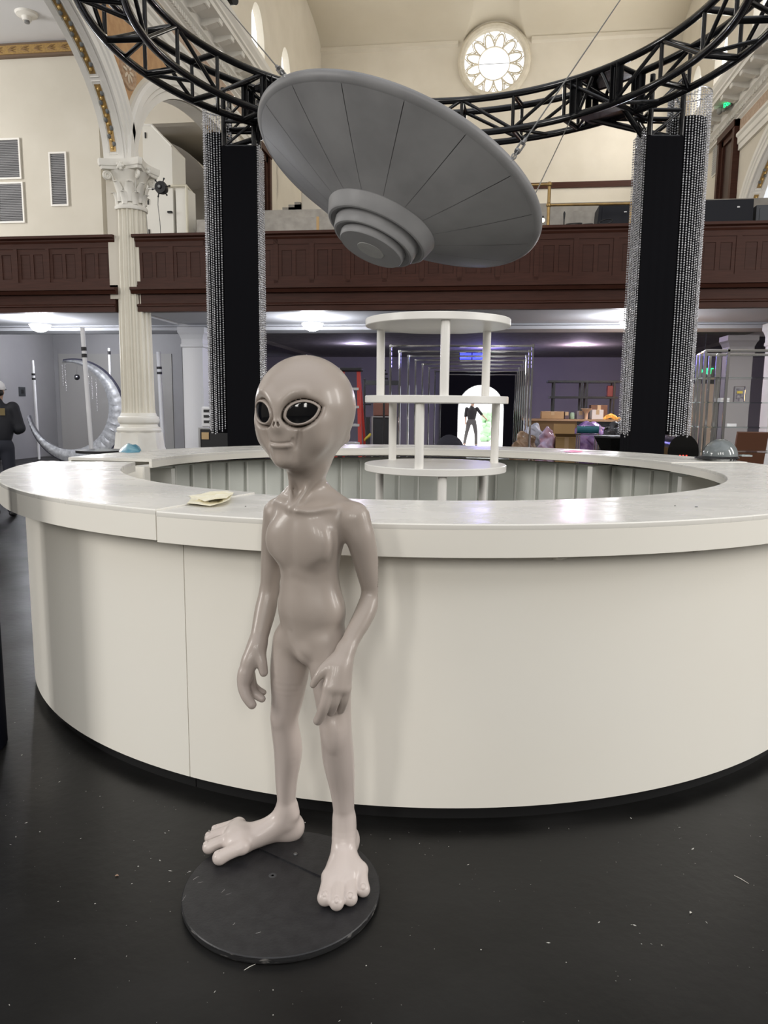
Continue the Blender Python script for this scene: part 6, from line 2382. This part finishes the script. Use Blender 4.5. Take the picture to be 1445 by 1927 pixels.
# rounded black case with red lights
rc2 = onY(1283, 858, 9.0)
t = thing('rounded_case', 'rounded black case with small red lights right of the right tower', 'case', (rc2.x - 0.04, 9.0, 0))
zc = onY(1283, 816, 9.0).z
pr_ = [(-0.17, 0.0), (0.17, 0.0), (0.17, zc - 0.22)] + [(0.17 * math.cos(a_), zc - 0.20 + 0.20 * math.sin(a_)) for a_ in [PI * k / 12 for k in range(13)]] + [(-0.17, zc - 0.22)]
MB().prism(pr_, 1, -0.2, 0.2).build('shell', mat('black_gloss', (0.006, 0.006, 0.006), 0.12, coat=0.5), t, 40)
for k in range(3):
    MB().bb((-0.04 + 0.035 * k, -0.206, zc - 0.27), (-0.025 + 0.035 * k, -0.2, zc - 0.235)).build('red_light', mat('led_red', (0.3, 0, 0), 0.5, emit=(1, 0.05, 0.03), estr=2.0), t)

# ---- chrome display rack with glass shelves -------------------------------------------------------
M_RACK = mat('bright_chrome', (0.90, 0.90, 0.90), 0.16, 1.0)
RY = 9.2
tops = [(1312, 9.9), (1318, 9.6), (1326, 9.2), (1335, 9.9), (1349, 9.6), (1354, 10.1), (1369, 9.2)]
t = thing('display_rack', 'chrome display rack with glass shelves at the right edge', 'rack', (onY(1390, 700, RY).x, RY, 0))
o = t.location.copy()
ztop = onY(1369, 660, RY).z
for px, Y in tops:
    p = onY(px, 690, Y)
    MB().bbev((p.x - 0.016 - o.x, Y - 0.016 - o.y, 0), (p.x + 0.016 - o.x, Y + 0.016 - o.y, ztop + (0.03 if px == 1369 else 0)), 0.004).build('post', M_RACK, t)
xr = onY(1369, 690, RY).x
for k in range(2):
    MB().bbev((xr + 1.0 - o.x, 9.2 + 0.5 * k - o.y - 0.016, 0), (xr + 1.032 - o.x, 9.2 + 0.5 * k - o.y + 0.016, ztop), 0.004).build('post', M_RACK, t)
x0 = onY(1312, 690, 9.9).x
x1 = onY(1326, 690, 9.2).x
MB().bbev((x1 - o.x, -0.016, ztop - 0.016), (xr + 1.03 - o.x, 0.016, ztop + 0.016), 0.004).build('top_rail', M_RACK, t)
MB().bbev((x0 - o.x, 0.684, ztop - 0.016), (xr + 1.03 - o.x, 0.716, ztop + 0.016), 0.004).build('top_rail', M_RACK, t)
MB().cyl((x1 - o.x, 0, ztop), (x0 - o.x, 0.70, ztop), 0.014, n=8).build('top_rail', M_RACK, t, 50)
for py in (711, 758, 805, 852):
    z = onY(1420, py, RY).z
    MB().bb((xr - o.x - 0.25, -0.01, z - 0.006), (xr + 1.0 - o.x, 0.46, z + 0.006)).build('glass_shelf', M_TINT, t)


def rack_item(label, px0, px1, py0, py, name, cat, m, Y=RY + 0.12, d=0.12):
    z = onY(1420, py, RY).z + 0.006
    p, q = onY(px0, py0, Y), onY(px1, py0, Y)
    t = thing(name, label, cat, ((p.x + q.x) / 2, Y + d / 2, z))
    w, h = q.x - p.x, max(0.02, p.z - z)
    MB().bbev((-w / 2, -d / 2, 0), (w / 2, d / 2, h), 0.003).build('body', m, t)
    return t, w, h


t, w, h = rack_item('acrylic leaflet holder with dark printed leaflet on the second glass shelf', 1383, 1403, 727, 758, 'leaflet_holder', 'holder', M_CLEAR, d=0.05)
MB().bb((-w * 0.38, -0.036, 0.01), (w * 0.30, -0.031, h * 0.86)).build('leaflet', mat('leaflet_print', (0.06, 0.05, 0.07), 0.5, col2=(0.30, 0.28, 0.30), scale=30), t)
MB().bb((-w * 0.30, -0.040, h * 0.55), (w * 0.22, -0.036, h * 0.70)).build('yellow_title', mat('print_yellow', (0.55, 0.42, 0.08), 0.5), t)
t, w, h = rack_item('small white box on the second glass shelf', 1356, 1373, 749, 758, 'white_box', 'box', M_PIL)
MB().bb((-w / 2 - 0.002, -0.064, h * 0.45), (w / 2 + 0.002, -0.060, h * 0.55)).build('lid_line', mat('line_grey', (0.3, 0.3, 0.3), 0.6), t)
rack_item('white label card on the third glass shelf', 1368, 1386, 797, 805, 'label_card', 'card', M_PIL, d=0.02)
rack_item('flat white carton on the lowest glass shelf', 1396, 1416, 858, 862, 'white_carton', 'box', M_PIL)
ch = onY(1420, 850, 12.0)
t = thing('brown_chair', 'dark brown seat with slanted back behind the display rack', 'chair', (ch.x, 12.0, 0))
MB().box((0, 0, 0.5), (0.45, 0.45, 0.08)).build('seat', mat('chair_brown', (0.10, 0.04, 0.02), 0.5), t)
MB().box((0, 0.22, 0.85), (0.45, 0.06, 0.6), M=Matrix.Rotation(0.25, 4, 'X')).build('backrest', mat('chair_brown', (0.10, 0.04, 0.02), 0.5), t)
for sx in (-1, 1):
    for sy in (-1, 1):
        MB().cyl((sx * 0.2, sy * 0.2, 0), (sx * 0.2, sy * 0.2, 0.47), 0.02, n=8).build('leg', M_CASE, t, 50)

# door with pale panels behind the rack
a, b = onY(1293, 722, 19.0), onY(1352, 722, 19.0)
dr_ = struct(thing('door_1', None, None, ((a.x + b.x) / 2, 19.0, 0)))
hw = (b.x - a.x) / 2
MB().bb((-hw, 0, 0), (hw, 0.06, a.z)).build('leaf', mat('door_beige', (0.52, 0.42, 0.33), 0.6, col2=(0.46, 0.37, 0.29), scale=3), dr_)
m = MB()
m.bb((-hw - 0.12, -0.03, 0), (-hw, 0.08, a.z + 0.12)).bb((hw, -0.03, 0), (hw + 0.14, 0.08, a.z + 0.12)).bb((-hw, -0.03, a.z), (hw, 0.08, a.z + 0.12))
m.build('frame', M_CASE, dr_)
for z0_, z1_ in ((0.2, 0.9), (1.0, a.z - 0.30)):
    MB().bb((-hw + 0.08, -0.012, z0_), (hw - 0.08, 0.0, z1_)).build('panel', mat('door_beige', (0.52, 0.42, 0.33), 0.6), dr_)


# ---- exit signs ---------------------------------------------------------------------------------------
def text_mesh(body, size, extr=0.004):
    cu = bpy.data.curves.new('txt', 'FONT')
    cu.body, cu.size, cu.extrude = body, size, extr
    cu.align_x, cu.align_y = 'CENTER', 'CENTER'
    o = bpy.data.objects.new('txt', cu)
    COL.objects.link(o)
    bpy.context.view_layer.update()
    me = bpy.data.meshes.new_from_object(o.evaluated_get(bpy.context.evaluated_depsgraph_get()))
    bpy.data.objects.remove(o)
    bpy.data.curves.remove(cu)
    return me


def exit_sign(label, loc, rz, s):
    t = thing('exit_sign', label, 'sign', loc, rz)
    MB().bbev((-0.19 * s, 0, -0.11 * s), (0.19 * s, 0.05 * s, 0.11 * s), 0.006).build('housing', mat('sign_housing', (0.10, 0.11, 0.10), 0.5), t)
    me = text_mesh('EXIT', 0.17 * s)
    o = link_mesh('lettering', me, mat('exit_green', (0.0, 0.35, 0.10), 0.5, emit=(0.02, 1.0, 0.25), estr=2.2), t)
    o.rotation_euler = (PI / 2, 0, 0)
    o.location = (0, -0.006, 0)
    return t


p = onY(1325, 699, 18.4)
es = exit_sign('green lit exit sign seen through the chrome rack posts', (p.x, 18.4, p.z), 0, 1.15)
MB().cyl((0, 0.03, 0.12), (0, 0.03, 3.42 - p.z), 0.012, n=8).build('stem', M_CASE, es)
p = onX(1397, 195, XR)
t = exit_sign('green exit sign on the right wall above the dark door frame', (p.x - 0.35, p.y, p.z), -PI / 2 + 0.35, 0.8)
MB().cyl((0, 0.05, 0.1), (0.25, 0.4, 0.16), 0.02, n=8).build('arm', M_WHITE, t)
MB().sphere((-0.25, -0.02, -0.06), (0.09, 0.07, 0.09), 10, 7).build('emergency_lamp', mat('lamp_grey', (0.25, 0.25, 0.24), 0.5), t, 50)
MB().sphere((-0.12, 0.0, -0.08), (0.05, 0.05, 0.05), 10, 7).build('emergency_lamp', mat('lamp_grey', (0.25, 0.25, 0.24), 0.5), t, 50)

# ---- on the balcony: brass rails, cases, microphone stand, cable ------------------------------------------
BY = 12.6
a0_, a1_ = onY(1034, 347, BY), onY(1034, 386, BY)
b0_ = onY(1188, 383, BY)
t = thing('brass_rail', 'brass pipe railing on the balcony right of the saucer', 'railing', (a0_.x, BY, 3.2))
o = t.location.copy()
MB().cyl((0, 0, 0), (0, 0, a0_.z - 3.2), 0.026, n=12).build('post', M_BRASS, t, 50)
MB().cyl((b0_.x - o.x, 0, 0), (b0_.x - o.x, 0, b0_.z - 3.2), 0.026, n=12).build('post', M_BRASS, t, 50)
MB().cyl((0, 0, a1_.z - 3.2), (b0_.x - o.x, 0, b0_.z - 3.2), 0.022, n=12).build('rail', M_BRASS, t, 50)
l0 = onY(955, 352, BY)
MB().cyl((0, 0, a0_.z - 3.2), (l0.x - 0.4 - o.x, 0, a0_.z - 3.2 - 0.01), 0.022, n=12).build('rail', M_BRASS, t, 50)
for x, z in ((0, a0_.z), (0, a1_.z), (b0_.x - o.x, b0_.z)):
    MB().sphere((x, 0, z - 3.2), (0.042, 0.042, 0.042), 12, 8).build('joint', M_BRASS, t, 50)


def bal_case(label, px0, px1, py0, Y, d, m=None, slope=0.0):
    p, q = onY(px0, py0, Y), onY(px1, py0, Y)
    t = thing('speaker_case', label, 'case', ((p.x + q.x) / 2, Y, 3.2))
    w, h = q.x - p.x, p.z - 3.2
    m = m or mat('case_navy_black', (0.006, 0.007, 0.012), 0.75)
    MB().add([(-w / 2, 0, 0), (w / 2, 0, 0), (w / 2, d, 0), (-w / 2, d, 0), (-w / 2 + slope, 0, h), (w / 2 - 0.02, 0, h), (w / 2 - 0.02, d, h), (-w / 2 + slope, d, h)],
             [(0, 3, 2, 1), (4, 5, 6, 7), (0, 1, 5, 4), (1, 2, 6, 5), (2, 3, 7, 6), (3, 0, 4, 7)]).build('cabinet', m, t)
    MB().bb((-w / 2 + slope + 0.05, -0.012, 0.05), (w / 2 - 0.06, 0.0, h - 0.05)).build('front_cover', m, t)
    MB().bb((w * 0.2, -0.02, h - 0.13), (w * 0.2 + 0.04, -0.012, h - 0.11)).build('badge', M_STEEL, t)
    return t


bal_case('black speaker with slanted side behind the brass rail', 1116, 1200, 386, 13.1, 0.5, None, 0.10)
bal_case('wide black case on the balcony right of the right tower', 1310, 1421, 377, 13.1, 0.5)
bal_case('grey case at the right edge of the balcony', 1424, 1480, 386, 13.2, 0.5, mat('case_grey', (0.06, 0.065, 0.075), 0.6))
bal_case('black case hidden mostly behind the right tower curtain', 1206, 1300, 386, 13.15, 0.5)
ms = onY(1062, 398, 12.5)
t = thing('microphone_stand', 'thin black microphone on a stand behind the balcony rail', 'microphone', (ms.x, 12.5, 3.2))
MB().cyl((0, 0, 0.02), (0, 0, ms.z - 3.2 - 0.1), 0.010, n=8).build('pole', M_CASE, t, 50)
MB().tube([(0, 0, ms.z - 3.2 - 0.12), (0, 0, ms.z - 3.2 - 0.03), (0, 0, ms.z - 3.2)], [0.012, 0.018, 0.008], 8).build('microphone', M_CASE, t, 50)
MB().lathe([(0.15, 0), (0.15, 0.02), (0.02, 0.03)], 16).build('foot', M_CASE, t, 40)
for i, (px, s) in enumerate(((1080, 1), (1106, 0.6), (1140, 0.8))):
    p = onY(px, 420, 12.05)
    cb = MB()
    cb.tube([(p.x + 0.12 * s * math.cos(a_), 12.06 + 0.03 * math.sin(a_), 4.235 + 0.05 * s * (1 + math.sin(a_ + 0.4)) * (1 if i == 2 else 0.35)) for a_ in [2 * PI * k / 20 for k in range(20)]], 0.008, 6, closed=True)
    one('cable_coil', ['flat black cable coil on the balcony rail beside the microphone', 'small black cable coil on the balcony rail left of the speaker', 'upright black cable coil on the balcony rail before the speaker'][i],
        'cable', cb, M_CASE, (p.x, 12.06, 4.225), 60, 'cable coils on the balcony rail')
bp_ = onY(1020, 425, 11.93)
t = thing('small_bulb', 'small glowing bulb clipped to the balcony rail by the saucer', 'bulb', (bp_.x, 11.84, 4.26))
MB().sphere((0, -0.02, 0.0), 0.03, 10, 7).build('glass', mat('lit_bulb_warm', (1, .9, .6), 0.5, emit=(1.0, 0.80, 0.45), estr=6.0), t, 50)
MB().cyl((0, -0.02, 0.02), (0, 0.0, 0.06), 0.014, n=8).build('socket', M_CASE, t)
wp = onY(598, 408, 12.5)
one('wooden_post', 'thin pale wooden post on the balcony beside the stair', 'post', MB().bb((wp.x - 0.02, 12.48, 3.2), (wp.x + 0.02, 12.52, wp.z)), mat('pale_wood', (0.50, 0.33, 0.15), 0.6), (wp.x, 12.5, 3.2))

# ---- behind the left arcade: white cupboard, tube frame, spotlight ------------------------------------------
CY = 15.3
pts = [(268, 440), (268, 237), (285, 237), (323, 277), (326, 440)]
P = [onY(a_, b_, CY) for a_, b_ in pts]
cup = thing('white_cupboard', 'tall white cupboard with sloping top behind the arch right of the column', 'cupboard', (P[0].x, CY, P[0].z - 0.9))
poly = [(p.x, p.z) for p in P]
poly[0] = (poly[0][0], 3.56)
poly[-1] = (poly[-1][0], 3.56)
cup.location.z = 3.56
m = MB()
m.prism(poly, 1, CY, CY + 0.7)
m.build('body', mat('cupboard_white', (0.74, 0.72, 0.66), 0.6), cup, None, True)
edg = MB()
edg.tube([(P[1].x, CY, P[1].z + 0.02), (P[2].x, CY, P[2].z + 0.02), (P[3].x, CY, P[3].z + 0.02)], 0.025, 6)
edg.build('top_edge', M_WHITE, cup, None, True)
for px, py in ((274, 255), (279, 380), (281, 437)):
    p = onY(px, py, CY)
    MB().bb((p.x - 0.012, CY - 0.02, p.z - 0.055), (p.x + 0.012, CY, p.z + 0.055)).build('hinge', M_CASE, cup, None, True)
p = onY(322, 400, CY)
MB().box((p.x - 0.01, CY - 0.04, p.z), (0.09, 0.06, 0.035)).build('latch', M_CASE, cup, None, True)
a, b = onY(326, 353, CY), onY(350, 353, CY)
bx = thing('white_booth', 'small white booth with pale tube frame beside the tall cupboard', 'booth', ((a.x + b.x) / 2, CY, 3.56))
MB().bb((a.x + 0.04, CY + 0.02, 3.56), (b.x, CY + 0.5, a.z)).build('body', mat('cupboard_white', (0.74, 0.72, 0.66), 0.6), bx, None, True)
e = onY(361, 365, CY + 0.4)
fr_ = MB()
fr_.tube([(a.x - 0.35, CY - 0.03, a.z + 0.02), (b.x + 0.02, CY - 0.03, a.z + 0.02), (e.x, CY + 0.4, a.z + 0.0)], 0.028, 8)
fr_.tube([(b.x + 0.02, CY - 0.03, a.z + 0.02), (b.x + 0.02, CY - 0.03, 3.56)], 0.028, 8)
fr_.tube([(e.x, CY + 0.4, a.z), (e.x, CY + 0.4, 3.56)], 0.028, 8)
fr_.build('tube_frame', mat('tube_cream', (0.66, 0.62, 0.50), 0.5), bx, 50, True)

sy = 11.75
p = onY(303, 353, sy)
t = thing('wheel_spotlight', 'black round spotlight with knobbed rim right of the column capital', 'spotlight', tuple(p))
MB().lathe([(0.0, -0.06), (0.03, -0.06), (0.035, -0.045), (0.09, -0.04), (0.10, 0.0), (0.085, 0.08), (0.05, 0.16), (0.0, 0.17)], 24, M=Matrix.Rotation(-PI / 2, 4, 'X') @ Matrix.Scale(1, 4)).build('can', M_CASE, t, 40)
for k in range(6):
    a_ = 2 * PI * k / 6 + 0.15
    MB().tube([(0.09 * math.cos(a_), 0, 0.09 * math.sin(a_)), (0.125 * math.cos(a_), 0, 0.125 * math.sin(a_)), (0.135 * math.cos(a_), 0, 0.135 * math.sin(a_)), (0.155 * math.cos(a_), 0, 0.155 * math.sin(a_))], [0.008, 0.008, 0.014, 0.012], 8).build('knob', M_CASE, t, 50)
MB().lathe([(0, 0), (0.022, 0), (0.022, 0.01), (0, 0.01)], 14, M=Matrix.Translation((0, -0.07, 0)) @ Matrix.Rotation(PI / 2, 4, 'X')).build('lens_cap', mat('lens_grey', (0.25, 0.25, 0.25), 0.4), t, 40)
MB().cyl((-0.24, 0.05, 0.0), (0.0, 0.05, 0.0), 0.012, n=8).build('bracket', M_WHITE, t, 50)
zb_ = onY(297, 438, sy).z - p.z
MB().tube([(-0.06, 0.03, -0.05), (-0.07, 0.02, -0.25), (-0.05, 0.03, -0.5), (-0.045, 0.03, zb_)], 0.005, 5).build('cable', M_CASE, t, 50)
# bar clamped above the capital and black downpipe on the column's side
p = onY(278, 415, 12.45)
one('black_pipe', 'thin black pipe running down the right side of the fluted column', 'pipe', MB().cyl((p.x - 0.02, 12.5, 3.3), (onY(270, 372, 12.45).x - 0.02, 12.5, onY(270, 372, 12.45).z), 0.03, n=8), M_CASE, (p.x, 12.5, 3.3), 50)

# small spotlights along the left cornice
for i, (px, py) in enumerate(((405, 30), (418, 38), (428, 56), (436, 72))):
    X = XL + 0.70
    p = onX(px, py, X)
    t = thing('cornice_spotlight', ['first black spotlight on the left cornice, nearest', 'second black spotlight on the left cornice', 'third black spotlight on the left cornice', 'fourth black spotlight on the left cornice, farthest'][i],
              'spotlight', (X - 0.05, p.y, 9.19), group='spotlights on the left cornice')
    MB().cyl((0, 0, 0.0), (0, 0, 0.12), 0.02, n=8).build('yoke', M_CASE, t, 50)
    MB().tube([(-0.12, 0.1, 0.12), (0.0, 0.02, 0.16), (0.16, -0.08, 0.12)], [0.06, 0.075, 0.085], 12).build('can', M_CASE, t, 50)
    MB().box((0.17, -0.06, 0.20), (0.10, 0.20, 0.008), 0.3).build('barn_door', M_CASE, t)
    MB().cyl((0.0, -0.10, 0.14), (0.0, 0.12, 0.14), 0.015, n=8).build('knob', M_CASE, t, 50)

# ---- third tower, only its edge shows at the left -----------------------------------------------------------
e = onZ(15, 1392, 0.0)
hd = Vector((e.y, -e.x, 0)).normalized()
cx, cy = e.x - hd.x * 0.20, e.y - hd.y * 0.20
t = thing('truss_tower', 'black cloth-wrapped tower whose edge shows at the left border', 'tower', (cx, cy, 0), YAW)
MB().lathe([(0.20, 0.004), (0.20, 3.97), (0.15, 3.98)], 28).build('cloth_sleeve', mat('navy_cloth', (0.006, 0.007, 0.013), 0.95, spec=0.1), t, 40)
for sx in (-1, 1):
    for sy_ in (-1, 1):
        MB().cyl((sx * 0.145, sy_ * 0.145, 3.9), (sx * 0.145, sy_ * 0.145, 4.5), 0.025, n=8).build('chord', M_TRUSS, t, 50)

# ---- floor litter ------------------------------------------------------------------------------------------
rnd = random.Random(21)
V, F = [], []
for k in range(1300):
    x, y = -2.2 + 4.6 * rnd.random(), 1.15 + 2.6 * rnd.random() ** 0.8
    if (x - BC.x) ** 2 + (y - BC.y) ** 2 < 2.36 ** 2 or (x - A_ROOT.x) ** 2 + (y - A_ROOT.y) ** 2 < 0.33 ** 2:
        continue
    r = 0.0007 + 0.0026 * rnd.random() ** 4
    a_ = rnd.random() * 6.28
    l = r * (1 + 3 * rnd.random() ** 3)
    q = len(V)
    c, s = math.cos(a_), math.sin(a_)
    V += [(x + c * l, y + s * l, 0.0004), (x - s * r, y + c * r, 0.0004), (x - c * l, y - s * l, 0.0004), (x + s * r, y - c * r, 0.0004), (x, y, 0.0004 + r * 0.7)]
    F += [(q, q + 1, q + 4), (q + 1, q + 2, q + 4), (q + 2, q + 3, q + 4), (q + 3, q, q + 4)]
me = bpy.data.meshes.new('floor_litter')
me.from_pydata(V, [], F)
o = link_mesh('floor_litter', me, mat('litter_pale', (0.42, 0.41, 0.38), 0.8))
tag(o, 'tiny pale flakes and dust scattered on the black floor', 'litter', kind='stuff')
for i, (px, py, l, an, lab) in enumerate(((470, 1820, 0.035, 0.7, 'thin pale straw lying on the floor left of the round base'), (1395, 1655, 0.05, -1.0, 'thin pale sliver lying on the floor at the right'),
                                          (220, 1649, 0.010, 0.2, 'small tan chip on the floor left of the base'), (1300, 1719, 0.007, 0.4, 'bright white crumb on the floor at the right'))):
    p = onZ(px, py, 0.001)
    m = MB()
    w = 0.0012 if l > 0.02 else 0.003
    m.tube([(-l / 2, 0, w), (0, w, w * 1.2), (l / 2, 0, w)], [w * 0.5, w, w * 0.4], 6)
    o = m.build('floor_scrap', mat('scrap_pale' if i != 2 else 'scrap_tan', (0.55, 0.53, 0.48) if i != 2 else (0.30, 0.20, 0.14), 0.7))
    o.location = (p.x, p.y, 0)
    o.rotation_euler = (0, 0, an + YAW)
    tag(o, lab, 'scrap')
